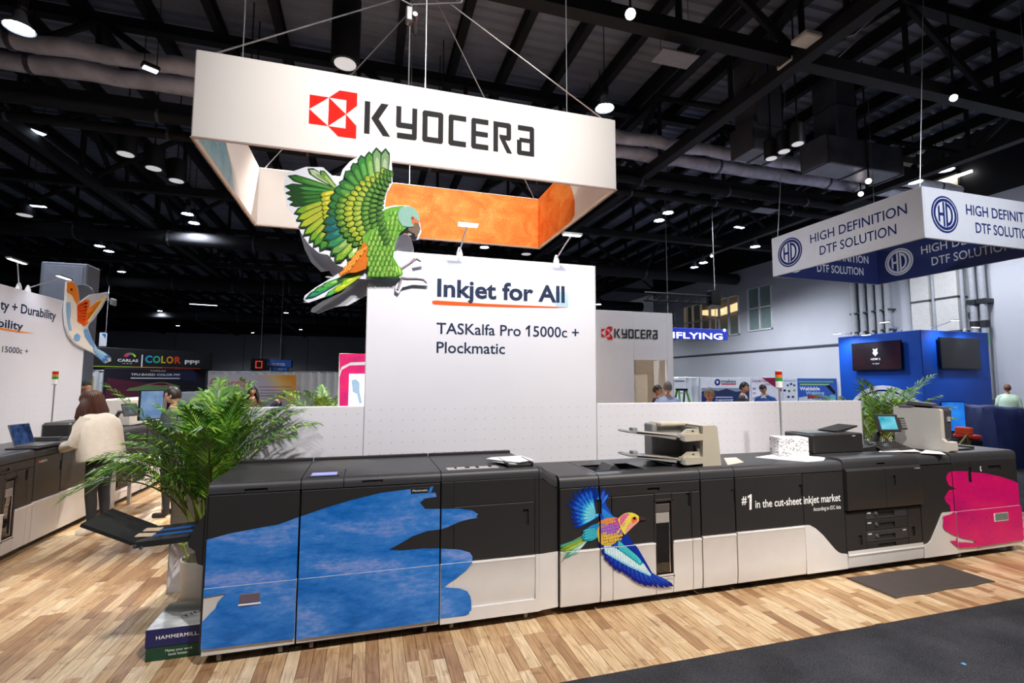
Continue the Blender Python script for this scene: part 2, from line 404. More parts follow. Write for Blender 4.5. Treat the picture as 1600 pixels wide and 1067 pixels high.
def strip_mesh(L):
    mb = MB(); a, b = SW/2-G, L/2-G; c = .0012
    mb.add([(-a,-b,-.006),(a,-b,-.006),(a,b,-.006),(-a,b,-.006),(-a,-b,-c),(a,-b,-c),(a,b,-c),(-a,b,-c),(-a+c,-b+c,0),(a-c,-b+c,0),(a-c,b-c,0),(-a+c,b-c,0)],
           [(0,3,2,1),(0,1,5,4),(1,2,6,5),(2,3,7,6),(3,0,4,7),(4,5,9,8),(5,6,10,9),(6,7,11,10),(7,4,8,11),(8,9,10,11)])
    return mb
cache = {}
for i, (a, b, c, d) in enumerate(strips):
    L = round(d-c, 3)
    if i in big and b-a > SW-.001:
        if L not in cache:
            o = strip_mesh(L).build('floor_strip', wood, wf); cache[L] = o.data
        else:
            o = share('floor_strip', cache[L], wf)
        o.location = ((a+b)/2, (c+d)/2, 0)
    else:
        rest.add([(a+G,c+G,-.004),(b-G,c+G,-.004),(b-G,d-G,-.004),(a+G,d-G,-.004),(a+G,c+G,0),(b-G,c+G,0),(b-G,d-G,0),(a+G,d-G,0)],
                 [(0,1,5,4),(1,2,6,5),(2,3,7,6),(3,0,4,7),(4,5,6,7)])
o = rest.build('floor_strips', wood, wf); o['kind'] = 'stuff'
# ================================================================ walls of the hall
XR, YB, ZW, ZR = 20.0, 70.0, 8.05, 10.4
wallm = M('painted_concrete', 'b9bac2', .8, var=.05, scale=.5, bump=.15, bscale=6)
blackm = M('black_steel', '131317', .7, var=.2, scale=2)
WIN1 = (19.1, 24.1, 4.42, 6.70); WIN2 = (16.75, 18.45, 4.50, 6.86)
WIN3 = (25.1, 26.3, 4.6, 6.6)
mb = MB(); Y0 = -9.
holes = sorted([WIN1, WIN2, WIN3]); yy = Y0
for (a, b, c, d) in holes:
    mb.box(XR, XR+.3, yy, a, 0, ZW); mb.box(XR, XR+.3, a, b, 0, c); mb.box(XR, XR+.3, a, b, d, ZW); yy = b
mb.box(XR, XR+.3, yy, 27.4, 0, ZW)
mb.box(XR, 26, 27.4, 27.7, 0, ZW)
struct('wall_right', mb, wallm, 'tall grey painted wall of the hall with windows')
struct('wall_upper_right', MB().box(XR, XR+.3, Y0, 27.4, ZW, ZR+.2).box(XR, 26, 27.4, 27.7, ZW, ZR+.2), blackm, 'black upper band of the side wall under the roof')
wb = struct('wall_back', MB().box(-48, 26, YB+.03, YB+.3, 0, ZW), M('panel_joint', '6d6e76', .9), 'far grey wall of large concrete panels')
px0 = -48
pm = None
while px0 < 26:
    if pm is None:
        o = MB().cbox(-3.97, 3.97, 0, .1, .02, ZW-.02, .03).build('wall_panel', wallm, wb); pm = o.data
    else: o = share('wall_panel', pm, wb)
    o.location = (px0+4, YB-.07, 0); px0 += 8
struct('wall_upper_back', MB().box(-48, 26, YB, YB+.3, ZW, ZR+.2), blackm, 'black upper band of the far wall')
struct('wall_left', MB().box(-48.3, -48, -9, 70, 0, ZR), wallm, 'side wall of the hall in the dark')
pil = struct('trim_1', MB().box(-13.4, -11.2, YB-1.2, YB-.1, 0, ZW), wallm, 'light concrete pier on the far wall')
struct('trim_2', MB().box(XR-.03, XR+.01, 9, 27.4, 3.36, 3.47).box(XR-.05, XR+.01, 9, 27.4, 3.40, 3.43), M('trim_dark', '4b4c55', .6), 'thin dark guard rail line along the side wall')
# windows in the side wall
framew = M('window_white', 'dedee2', .4); roomdark = M('room_paint', '6f655e', .8)
gl = M('pane_glass', '8fa3a0', .05, trans=.0, alpha=.35, spec=.8)
glt = M('pane_grey_green', '7f918f', .12, var=.1, spec=.7)
def wall_window(name, w, cols, rows, lit, label):
    a, b, c, d = w
    fr = MB(); t = .06
    fr.box(XR-.05, XR+.1, a, b, c, c+t).box(XR-.05, XR+.1, a, b, d-t, d)
    for i in range(cols+1):
        yy = a+(b-a-t)*i/cols; fr.box(XR-.05, XR+.1, yy, yy+t, c, d)
    for j in range(1, rows):
        zz = c+(d-c)*(.5 if rows == 2 else j/rows); fr.box(XR-.05, XR+.1, a, b, zz, zz+t)
    o = struct(name, fr, framew, label)
    pmesh = None
    for i in range(cols):
        for j in range(rows):
            y0 = a+(b-a)*i/cols; y1 = a+(b-a)*(i+1)/cols; z0 = c+(d-c)*j/rows; z1 = c+(d-c)*(j+1)/rows
            if pmesh is None:
                q = MB().box(0, .01, .02, y1-y0-.02, .02, z1-z0-.02).build('pane', gl if lit else glt, o); pmesh = q.data
            else: q = share('pane', pmesh, o)
            q.location = (XR+.03, y0, z0)
    return o
w1 = wall_window('window_1', WIN1, 6, 2, True, 'wide upper window with white bars and warm lit room behind')
wall_window('window_2', WIN2, 2, 2, False, 'four-pane grey green window high on the side wall')
w3 = wall_window('window_3', WIN3, 2, 2, True, 'narrow dark window behind the lit letter sign')
MB().box(XR+1.6, XR+1.7, 18.2, 27.3, 3.8, 7.6).box(XR+.3, XR+1.6, 18.1, 18.2, 3.8, 7.6).box(XR+.3, XR+1.6, 27.2, 27.3, 3.8, 7.6).box(XR+.3, XR+1.7, 18.1, 27.3, 3.7, 3.8).box(XR+.3, XR+1.7, 18.1, 27.3, 7.5, 7.6).build('room_shell', roomdark, w1)
MB().prism([(19.6,6.35),(21,6.1),(22.6,5.95),(24,6.2),(24,6.5),(22,6.35),(20.4,6.55),(19.6,6.6)], 'x', XR+1.2, XR+1.55).build('cove_light', M('cove_glow', 'ffd9a0', .5, emit=2.6), w1)
MB().box(XR+.5, XR+1.0, 20.0, 20.9, 3.85, 5.0).box(XR+.6, XR+1.1, 22.2, 22.8, 3.85, 5.3).build('room_cabinet', M('room_tan', '9a7a52', .6), w1)
# black upper wall: a lit strip window under the roof
t = Thing('clerestory_window', 'lit strip window high under the roof behind the trusses', 'window', (XR, 9.2, 8.2))
t.part('frame', MB().box(XR-.08, XR, 8.1, 10.5, 8.25, 8.32).box(XR-.08, XR, 8.1, 10.5, 9.15, 9.22).box(XR-.08, XR, 8.1, 8.17, 8.25, 9.22).box(XR-.08, XR, 10.43, 10.5, 8.25, 9.22).box(XR-.08, XR, 9.2, 9.26, 8.25, 9.22).box(XR-.08, XR, 8.1, 10.5, 8.70, 8.75), blackm)
for (a, b, c, d) in ((8.17, 9.2, 8.32, 8.7), (9.26, 10.43, 8.32, 8.7), (8.17, 9.2, 8.75, 9.15), (9.26, 10.43, 8.75, 9.15)):
    t.part('pane', MB().box(XR-.04, XR-.02, a, b, c, d), M('pane_lit', 'cfc5a4', .3, emit=.5))
t.part('lamp_strip', MB().box(XR-.16, XR-.10, 7.7, 10.6, 9.0, 9.08), M('tube_glow', 'ffffff', .5, emit=9))
# pipes and boxed risers on the side wall
pipem = M('pipe_dark', '2b2b30', .5, .3); pipeg = M('pipe_grey', '9c9da3', .5); green = M('tag_green', '18a060', .5)
for k, px in enumerate((1334, 1348, 1361, 1374, 1387)):
    p = AX(px, 480, XR-.25)
    t = Thing('wall_pipe', 'plain pale vertical pipe in the clamped row beside the boxed risers', 'pipe', (p.x, p.y, 2.6), group='plain pale pipes on the side wall')
    t.part('pipe', MB().tube([(p.x, p.y, 2.6), (p.x, p.y, ZW)], .115, 12), pipeg, smooth=True)
    t.part('wall_rail', MB().box(p.x+.10, p.x+.25, p.y-.03, p.y+.03, 2.6, ZW), pipeg)
    for z in (3.8, 4.6, 6.5): t.part('clamp', MB().box(p.x-.1, p.x+.25, p.y-.13, p.y+.13, z, z+.07), M('clamp_steel', '55565a', .4, .6))
for k, (pa, pb) in enumerate(((1424, 1452), (1462, 1497))):
    A, B = AX(pa, 480, XR-.5), AX(pb, 480, XR-.5)
    t = Thing('boxed_riser', ('pale boxed riser with steel straps beside the row of plain pipes', 'pale boxed riser with steel straps beside the green-tagged pipes')[k], 'riser', (XR-.25, (A.y+B.y)/2, 0))
    t.part('casing', MB().box(XR-.5, XR, B.y, A.y, 0, ZW), M('riser_cream', 'c3c0bd', .7))
    for z in (3.5, 4.7, 5.9, 7.1): t.part('strap', MB().box(XR-.52, XR, B.y-.02, A.y+.02, z, z+.06), M('clamp_steel'), )
    t.part('conduit', MB().tube([(XR-.45, B.y-.12, 0), (XR-.45, B.y-.12, ZW)], .06, 8), pipeg)
for k, px in enumerate((1521, 1537)):
    p = AX(px, 480, XR-.3)
    t = Thing('tagged_pipe', 'pale vertical pipe with dark collar and green tag on the side wall', 'pipe', (p.x, p.y, 1.2), group='green tagged pipes')
    t.part('pipe', MB().tube([(p.x, p.y, 1.2), (p.x, p.y, ZW)], .1, 10), pipeg, smooth=True)
    for z in (5.8, 3.6): t.part('collar', MB().lathe([(.13, z), (.13, z+.22)], (p.x, p.y, 0), 10), pipem)
    for z in (6.4, 2.9+k*.1): t.part('tag', MB().box(p.x-.12, p.x+.05, p.y-.09, p.y+.09, z, z+.4), green)
    t.part('bracket', MB().box(p.x-.13, XR, p.y-.13, p.y+.13, 4.4, 4.55), pipem)
# ================================================================ roof
deckm = M('roof_deck', '9297aa', .6, .1, var=.2, scale=.6)
mb = MB(); y = -9.0; prof = []
while y < YB:
    prof += [(y, ZR), (y+.12, ZR), (y+.16, ZR+.07), (y+.28, ZR+.07)]; y += .32
mb.add([(-48, a, b) for a, b in prof]+[(27, a, b) for a, b in prof], [(i, i+1, len(prof)+i+1, len(prof)+i) for i in range(len(prof)-1)])
ce = struct('ceiling', mb, deckm, 'dark corrugated metal roof deck')
struct('ceiling_top', MB().box(-48, 27, -9, 70.2, ZR+.2, ZR+.3), blackm, 'upper skin of the roof above the metal deck')
jm = None
for k in range(44):
    X = -40+k*1.4
    if jm is None:
        o = MB().box(-.09, .09, -9, 70, ZR-.06, ZR-.03).box(-.02, .02, -9, 70, ZR-.36, ZR-.06).box(-.09, .09, -9, 70, ZR-.40, ZR-.36).build('joist', blackm, ce); jm = o.data
    else: o = share('joist', jm, ce)
    o.location = (X, 0, 0)
def truss(axis, pos, a, b, zb, zt, parts, label):
    """a roof truss along x or y at pos, from a to b"""
    T = Thing('roof_truss', label, None, (0, pos, 0) if axis == 'x' else (pos, 0, 0), kind='structure')
    def q(t, z, w=0): return (t, w, z) if axis == 'x' else (w, t, z)
    def bar(z, w): return MB().box(a, b, -w, w, z-w, z+w) if axis == 'x' else MB().box(-w, w, a, b, z-w, z+w)
    for z, w, n in ((zb, .13, 'bottom_chord'), (zt, .12, 'top_chord')):
        o = bar(z, w).build(n, blackm, T.o)
    step = 2.8; n = int((b-a)/step); ms = {}
    far = MB()
    for i in range(n):
        t0 = a+i*step
        if parts:
            for nm, p, r in (('post', [q(0, zb), q(0, zt)], .06), ('brace', [q(0, zb if i % 2 else zt), q(step, zt if i % 2 else zb)], .085)):
                key = (nm, i % 2)
                if key not in ms: o = MB().tube(p, r, 6).build(nm, blackm, T.o); ms[key] = o.data
                else: o = share(nm, ms[key], T.o)
                o.location = q(t0, 0)
        else:
            far.tube([q(t0, zb), q(t0, zt)], .06, 4).tube([q(t0, zb if i % 2 else zt), q(t0+step, zt if i % 2 else zb)], .08, 4)
    if not parts:
        o = far.build('web_bars', blackm, T.o); o['kind'] = 'stuff'
    return T
for k, Y in enumerate((-2.0, 3.55, 9.15, 14.7, 20.3, 26, 33, 40, 48, 57, 66)):
    truss('x', Y, -34, 19.9, 8.0, 9.9, Y < 22, 'black steel roof truss running across the hall')
for k, X in enumerate((-25, -16.6, -8.3, 7.72, 15.4)):
    truss('y', X, -8.8, 69, 7.86, 9.76, -17 < X < 17, 'black steel roof truss running down the length of the hall')
# insulated ducts and black pipes under the roof
silver = M('duct_foil', 'd0cedb', .5, .2, var=.25, scale=3, bump=.6, bscale=14)
for k, (Y, Z, r, lab) in enumerate(((7.85, 8.35, .17, 'long foil-wrapped round duct, nearer one of two'), (8.45, 8.25, .19, 'long foil-wrapped round duct, farther one of two'))):
    T = Thing('air_duct', lab, 'duct', (0, Y, Z))
    n = 90; T.part('pipe', MB().tube([(-34+i*.6, Y+.02*math.sin(i*1.7+k), Z+.025*math.sin(i*2.3+k)) for i in range(n)], [r+.015*math.sin(i*1.9+k) for i in range(n)], 12), silver, smooth=True)
    for i in range(8): T.part('band', MB().lathe([(r+.03, -.04), (r+.03, .04)], (-11+i*4.2, Y, Z), 12, 'x'), M('duct_band', '6a6870', .4, .6))
    for i in range(8): T.part('hanger', MB().tube([(-11+i*4.2, Y, Z), (-11+i*4.2, Y, ZR-.3)], .015, 4), blackm)
for k, (Y, Z, r) in enumerate(((9.0, 7.75, .13), (9.6, 7.6, .1), (19, 7.5, .3), (29, 7.4, .35), (44, 7.3, .4))):
    T = Thing('sprinkler_main', ('black pipe running beside the foil ducts', 'thin black pipe running below the foil ducts', 'wide dark duct crossing the hall beyond the banners', 'wide dark duct crossing farther down the hall', 'widest dark duct crossing the far end of the hall')[k], 'pipe', (0, Y, Z))
    T.part('pipe', MB().tube([(-34, Y, Z), (19.505 if k < 2 else 19.8, Y, Z)], r, 10), M('pipe_black', '1c1c20', .9), smooth=True)
    for i in range(10): T.part('clip', MB().lathe([(r+.025, -.03), (r+.025, .03)], (-14+i*3.1, Y, Z), 10, 'x'), M('duct_band'))
for k, (pts, s, lab) in enumerate((
        ([(9.7, 6.5, 10.43), (9.7, 6.5, 8.2)], .40, 'square sheet-metal drop duct above the can lamps'),
        ([(9.1, 6.45, 7.95), (10.15, 6.45, 7.95)], .36, 'short square duct elbow under the drop duct'),
        ([(11.6, 6.6, 8.0), (14.4, 6.6, 8.0)], .4, 'flat sheet-metal duct run beside the truss'),
        ([(12.5, 6.65, 10.43), (12.5, 6.65, 8.3)], .37, 'second square drop duct joining the flat duct'))):
    T = Thing('square_duct', lab, 'duct', pts[1])
    a, b = Vector(pts[0]), Vector(pts[1])
    lo = [min(a[i], b[i])-(s if (a-b)[i] == 0 else 0) for i in range(3)]; hi = [max(a[i], b[i])+(s if (a-b)[i] == 0 else 0) for i in range(3)]
    dm = M('duct_grey', '77787f', .45, .5, var=.2, scale=2)
    T.part('casing', MB().cbox(lo[0], hi[0], lo[1], hi[1], lo[2], hi[2], .03), dm)
    ax = max(range(3), key=lambda i: abs((a-b)[i]))
    for f in (.02, .5, .98):
        l2, h2 = [v-.03 for v in lo], [v+.03 for v in hi]; c = lo[ax]+(hi[ax]-lo[ax])*f; l2[ax], h2[ax] = c-.03, c+.03
        T.part('flange', MB().box(l2[0], h2[0], l2[1], h2[1], l2[2], h2[2]), M('duct_band'))
# ================================================================ lamps under the roof
lens_on = M('lamp_lens', 'ffffff', .3, emit=60, ecol='eef4ff'); lens_dim = M('lamp_lens_dim', 'd8d6d8', .3, emit=.7); canm = M('lamp_can', '17171a', .5)
rimm = M('lamp_rim', 'aab0b8', .3, .6)
def bell(p, s=1., label='bell-shaped high bay lamp glowing white under the dark roof', group='high bay lamps'):
    T = Thing('high_bay_lamp', label, 'lamp', p, group=group); x, y, z = p
    T.part('shade', MB().lathe([(.05*s, .42*s), (.10*s, .36*s), (.13*s, .2*s), (.24*s, .06*s), (.27*s, 0), (.25*s, .01*s), (.2*s, .06*s)], p, 16), rimm, smooth=True)
    T.part('lens', MB().lathe([(.2*s, .045*s), (.2*s, .02*s), (.12*s, .0)], p, 16), lens_on)
    lamp_light('high_bay_light', (x, y, z-.03), (x, y, 0), BELL_W, 150, .6, COOL, .15*s)
    T.part('ballast', MB().lathe([(.09*s, .42*s), (.11*s, .46*s), (.11*s, .7*s), (.05*s, .74*s)], p, 12), canm)
    T.part('stem', MB().tube([(x, y, z+.7*s), (x, y, ZR+.06)], .012, 5), canm)
def can(p, r=.2, h=.55, on=False, label='black can downlight with pale lens under the roof', group='can downlights'):
    T = Thing('can_downlight', label, 'lamp', p, group=group); x, y, z = p
    T.part('can', MB().lathe([(r, 0), (r*1.03, .02), (r*1.03, h), (r*.6, h+.06), (r*.2, h+.1)], p, 16), canm, smooth=True)
    T.part('lens', MB().lathe([(r*.78, -.012), (r*.78, .01)], p, 16), lens_on if on else lens_dim)
    T.part('stem', MB().tube([(x, y, z+h+.08), (x, y, ZR+.06)], .018, 5), canm)
def batten(p, L=1.2, ang=0., on=True, label='slim strip lamp hanging in the roof space', group='strip lamps'):
    F = Matrix.Translation(p) @ Matrix.Rotation(ang, 4, 'Z')
    T = Thing('strip_lamp', label, 'lamp', (0, 0, 0), F=F, group=group)
    T.part('housing', MB().cbox(-L/2, L/2, -.09, .09, 0, .09, .02), canm)
    T.part('tube', MB().cbox(-L/2+.03, L/2-.03, -.07, .07, -.02, .0, .005), M('tube_glow2', 'ffffff', .4, emit=7, ecol='d6e4ff'))
    for s in (-1, 1): T.part('hanger', MB().tube([(s*L*.35, 0, .09), (s*L*.35, 0, ZR+.06-p[2])], .008, 4), canm)
bell((4.96, 5.96, 7.85), .8, 'bright bell-shaped high bay lamp just beyond the big hanging sign')
bell(tuple(AZ(30, 45, 8.0)), .85, 'large bright high bay lamp beside the foil ducts')
for px, py, z in ((293, 335, 8), (303, 349, 8), (156, 385, 7.6), (170, 393, 7.6), (1478, 266, 8), (1430, 285, 8), (1030, 345, 8), (1044, 333, 8), (1085, 418, 7.4), (1099, 411, 7.4), (757, 387, 7.5), (250, 486, 7.5), (447, 489, 7.5), (278, 509, 7.5), (190, 425, 7.6), (206, 437, 7.6), (470, 515, 7.5), (395, 520, 7.5), (1180, 386, 7.6), (935, 476, 7.0)):
    if AZ(px, py, z).y < 64: bell(tuple(AZ(px, py, z)), .8)
for (x, y) in ((-6.25, 11.3), (-5.9, 12.1), (-5.6, 12.9)): can((x, y, 7.7), .24, .6, group='three can lamps beyond the foil ducts', label='black can downlight in the row of three beyond the foil ducts')
for (x, y) in ((9.0, 5.42), (9.0, 5.05), (9.0, 4.68)): can((x, y, 7.0), .15, .42, group='three can lamps by the square duct', label='black can downlight in the row of three by the square duct')
can((-.55, 5.9, 7.8), .26, 1.3, label='tall black can downlight above the hanging sign', group=None)
lamp_light('can_light', (-.55, 5.9, 7.76), (-.55, 5.9, 0), 4200, 84, .5, WARM, .16)
for (x, y, z) in ((-2.2, 26, 7.7), (3.2, 33, 7.7), (-14, 30, 7.7), (-20, 40, 7.7), (-4.5, 36, 7.7), (-12, 18, 7.7), (-16, 22, 7.7), (7, 17.9, 7.7), (9.5, 25, 7.7), (5.5, 22, 7.7)):
    can((x, y, z), .28, .5)
for px, py, L, a in ((55, 205, .45, .9), (235, 108, .3, .6), (168, 298, .45, .8), (382, 494, 2.4, 0), (540, 500, 2.4, 0), (318, 476, 2., .2), (60, 322, .5, 0), (1155, 355, .5, .1)):
    if AZ(px, py, 8.0).y < 64: batten(tuple(AZ(px, py, 8.0)), L, a)
for k, (px, py, r) in enumerate(((985, 22, .085), (1490, 153, .07), (1357, 283, .07), (1345, 303, .07), (1112, 400, .06))):
    p = AZ(px, py, (7.65, 7.65, 7.0, 7.3, 7.65)[k]); T = Thing('spot_lamp', 'small round spot lamp clamped to a roof truss', 'lamp', tuple(p), group='truss spot lamps')
    d = (CAMO-p).normalized(); q = d.to_track_quat('Z', 'Y').to_matrix().to_4x4(); F = Matrix.Translation(p) @ q
    T.part('can', MB().lathe([(r*1.1, -.02), (r*1.1, -.3), (r*.7, -.36)], (0, 0, 0), 14).xf(F), canm, smooth=True)
    T.part('lens', MB().lathe([(r*.95, -.03), (r*.95, 0), (r*.6, .01)], (0, 0, 0), 14).xf(F), M('spot_lens', 'fff2ea', .3, emit=14))
    T.part('yoke', MB().tube([p-d*.2+Vector((0, 0, r)), Vector(((p-d*.2).x, (p-d*.2).y, ZR+.06))], .02, 5), canm)
# unseen fixtures, added to go with the show lights out of view
for k, s in enumerate(OFFSCREEN[:6]):
    p, tg = Vector(s[1]), Vector(s[2]); d = (tg-p).normalized(); F = Matrix.Translation(p-d*.05) @ d.to_track_quat('Z', 'Y').to_matrix().to_4x4()
    T = Thing('added_stage_light', 'unseen black stage light added on the truss, aimed at the booth', 'lamp', tuple(p), group='added unseen stage lights')
    T.part('can', MB().lathe([(.2, -.02), (.2, -.5), (.1, -.6)], (0, 0, 0), 14).xf(F), canm, smooth=True)
    T.part('yoke', MB().tube([p-d*.3, Vector(((p-d*.3).x, (p-d*.3).y, ZR+.06))], .03, 5), canm)
for k, (px, py) in enumerate(((1260, 60), (1236, 100))):
    p = AZ(px, py, 7.9); T = Thing('network_box', ('white wireless access box clamped on the truss chord', 'white junction box below the truss chord')[k], 'box', tuple(p))
    T.part('case', MB().cbox(p.x-.18, p.x+.18, p.y-.18, p.y+.18, p.z-.06, p.z+.04, .02), M('box_white', 'd9d5d0', .4))
    T.part('cable', MB().tube([p+Vector((.15, 0, 0)), p+Vector((.6, .1, .12)), p+Vector((1.4, .2, .5)), p+Vector((2.2, .3, 1.2))], .015, 5), M('box_white'))
for k, (px, py) in enumerate(((1055, 93), (1195, 330))):
    p = AZ(px, py, (7.6, 7.2)[k]); T = Thing('ceiling_panel', 'small pale acoustic panel hanging under the roof deck', 'panel', tuple(p), group='hanging acoustic panels')
    T.part('panel', MB().cbox(p.x-.38, p.x+.38, p.y-.2, p.y+.2, p.z, p.z+.03, .01), M('panel_grey', '8d8f99', .7))
    for s in (-1, 1): T.part('wire', MB().tube([(p.x+s*.3, p.y, p.z+.02), (p.x+s*.3, p.y, ZR-.1)], .006, 4), canm)
# ================================================================ the printer row
blk = M('cabinet_black', '2b2a2b', .42, var=.05, scale=30, bump=.06, bscale=500)
blk2 = M('cabinet_black_lid', '37373b', .45, var=.05, scale=20, bump=.05, bscale=500)
lidg = M('cabinet_lid_grey', '504e50', .5, var=.05, bump=.05, bscale=500)
dark = M('black_plastic', '1f1e20', .55)
wht = M('cabinet_white', 'dad7d6', .38, var=.02)
blue = water('brush_blue', [(.32, '045099'), (.43, '0f6cc8'), (.53, '3d84d8'), (.61, '7f9be0'), (.70, 'a9b6ea')], 1.7, (.5, 1, 1.5), fine=.34)
pink = water('brush_pink', [(.30, 'a00064'), (.45, 'd10070'), (.58, 'e0106c'), (.72, 'c85a9a')], 2.2, (.7, 1, 1.2), fine=.4)
chrome = M('chrome', 'c9c9cc', .2, .9)
prt = printed()
ZL, ZRr, ZWL, ZB = 1.108, 1.0265, .472, .068
YU, YL = -.010, -.017
S = [-.9377, -.3989, .5255, 1.2656, 1.4264, 1.7598, 2.6851, 3.0292, 4.2319, 5.1877, 5.6452, 6.62]
def fp(x, y, Y=YU):
    p = AY(x, y, Y); return (p.x, p.z)
PANELS = ('front_panel', 'front_door', 'lower_panel', 'door_upper', 'door_lower', 'control_strip', 'frame_panel', 'top_cover', 'side_door', 'paper_drawer', 'front_drawer')
class Mod:
    def __init__(s, name, label, x0, x1, zt, depth, F=None, cat='printer module', group=None, lid=blk2, lidh=.07, casters=True, cover=True):
        s.x0, s.x1, s.zt, s.d = x0+.003, x1-.003, zt, depth; s.F = F; s.slots = []
        s.T = Thing(name, label, cat, ((x0+x1)/2, depth/2, 0), F, group); T = s.T
        T.part('body', MB().cbox(s.x0, s.x1, .006, depth, ZB+.01, zt-lidh-.006, .004), blk)
        if cover:
            r = .045; z1 = zt; z0 = zt-lidh
            pr = [(-.008, z0), (-.008, z1-r)]+[(-.008+r-r*math.cos(a), z1-r+r*math.sin(a)) for a in (PI/8, PI/4, 3*PI/8, PI/2)]+[(depth, z1), (depth, z0)]
            T.part('top_cover', MB().prism(pr, 'x', s.x0, s.x1), lid, smooth=True)
        T.part('base_frame', MB().box(s.x0+.04, s.x1-.04, .05, depth-.03, .035, ZB+.02), blk)
        if casters:
            for cx in (s.x0+.09, s.x1-.09):
                for cy in (.06, depth-.1):
                    c = T.part('caster', MB().lathe([(.032, -.012), (.035, -.008), (.035, .008), (.032, .012)], (cx, cy, .035), 14, 'x'), M('caster_grey', '8b8a88', .5))
                    T.part('fork', MB().box(cx-.02, cx-.014, cy-.02, cy+.02, .03, ZB+.012).box(cx+.014, cx+.02, cy-.02, cy+.02, .03, ZB+.012).box(cx-.02, cx+.02, cy-.022, cy+.022, ZB, ZB+.012), dark, parent=c)
    def up(s, x0, x1, z0, z1, name='front_panel', mat=None, parent=None, y=YU, g=.0025):
        return s.T.part(name, MB().cbox(x0+g, x1-g, y, .012, z0+g, z1-g, .003), mat or blk, parent)
    def low(s, x0, x1, z0=ZB, z1=ZWL, name='lower_panel', mat=None):
        g = .0025; a, b = x0+g, x1-g
        pr = [(.012, z0), (YL+.010, z0), (YL+.002, z0+.06), (YL, z0+.15), (YL, z1-.03), (YL-.006, z1-.012), (YL-.002, z1-.003), (.012, z1-.001)]
        return s.T.part(name, MB().prism(pr, 'x', a, b), mat or wht, smooth=True)
    def cut(s, x0, x1, y0, y1, z0, z1, only=None):
        """cut a real pocket into the panels of this cabinet that it meets"""
        cm = MB().box(x0, x1, y0, y1, z0, z1).build('cutter', blk, s.T.o, s.T.off)
        for o in list(s.T.o.children):
            if o.type != 'MESH' or o is cm or 'print' in o.name or o.name.split('.')[0] not in (only or PANELS): continue
            vs = [v.co+s.T.off for v in o.data.vertices]
            lo = [min(v[i] for v in vs) for i in range(3)]; hi = [max(v[i] for v in vs) for i in range(3)]
            if lo[0] > x1 or hi[0] < x0 or lo[1] > y1 or hi[1] < y0 or lo[2] > z1 or hi[2] < z0: continue
            md = o.modifiers.new('pocket', 'BOOLEAN'); md.operation = 'DIFFERENCE'; md.object = cm; md.solver = 'EXACT'
            bpy.context.view_layer.update()
            me = bpy.data.meshes.new_from_object(o.evaluated_get(bpy.context.evaluated_depsgraph_get())); o.modifiers.clear()
            old = o.data; o.data = me; bpy.data.meshes.remove(old)
        me = cm.data; bpy.data.objects.remove(cm); bpy.data.meshes.remove(me)
    def slot(s, x0, x1, z0, z1, name='handle_recess', mat=None, y=YU-.0012, depth=.015, parent=None):
        s.cut(x0, x1, y-.02, y+depth, z0, z1); s.slots.append((x0, x1, z0, z1))
        return s.T.part(name, MB().box(x0-.002, x1+.002, y+depth-.001, y+depth+.003, z0-.002, z1+.002), mat or blk, parent)
    def poly(s, P, mat, name, y, clipz=None, col=None):
        """thin print laid on the panels: the part of outline P that lies on this cabinet"""
        mb = MB()
        if col: mb.col(col)
        z0, z1 = clipz or (ZB, s.zt)
        Q = clip(P, s.x0+.003, s.x1-.003, z0, z1)
        if len(Q) < 3: return None
        mb.flat([(p[0], y, p[1]) for p in Q])
        return s.T.part(name, mb, mat)
BLUE = [fp(*p) for p in ((311,846),(320,844),(359,833.4),(408,824),(434.5,819.6),(469,807),(503.4,795),(549.4,781),(595,770),(641,764),(668,766),(680.6,770),(682,776),(664,778.6),(656,785),(664,795),(687,795),(718,794.6),(738.5,797.5),(747,803.3),(744,807),(733,811),(718,815),(700,823),(689,826.6),(667.5,829.5),(644.5,837.7),(628,847.5),(606.8,859),(628,860),(661,856.7),(687,856.7),(718,858.5),(734,863),(738.5,870),(737,879),(727,890.5),(712,902),(693.4,916),(718,918),(729.7,922.5),(734,930),(735.6,937),(736,951.5),(727,960),(689,965),(686,968),(600,980),(465,997),(462,996),(380,1006),(309,1014.5),(309,976),(319.7,967.3),(330,956),(337.7,949),(341,939.4),(354,925.6),(309,934))]
PINKP = [fp(1420+a/5.928, 700+b/5.928) for a, b in ((345,265),(362,232),(395,214),(545,214),(552,310),(582,318),(575,222),(700,232),(850,265),(960,300),(1055,345),(1090,352),(1200,400),(1200,825),(640,908),(445,922),(365,852),(420,850),(470,870),(520,868),(600,878),(590,850),(480,828),(400,800),(320,755),(302,715),(310,650),(300,630),(370,610),(390,600),(378,530),(345,500),(328,460),(345,430),(370,390),(440,378),(370,345),(350,300))]
def paint(m, P, mat, name, split=ZWL):
    m.poly(P, mat, name, YU-.0015, (split, m.zt-.075)); m.poly(P, mat, name, YL-.0075, (ZB+.004, split))
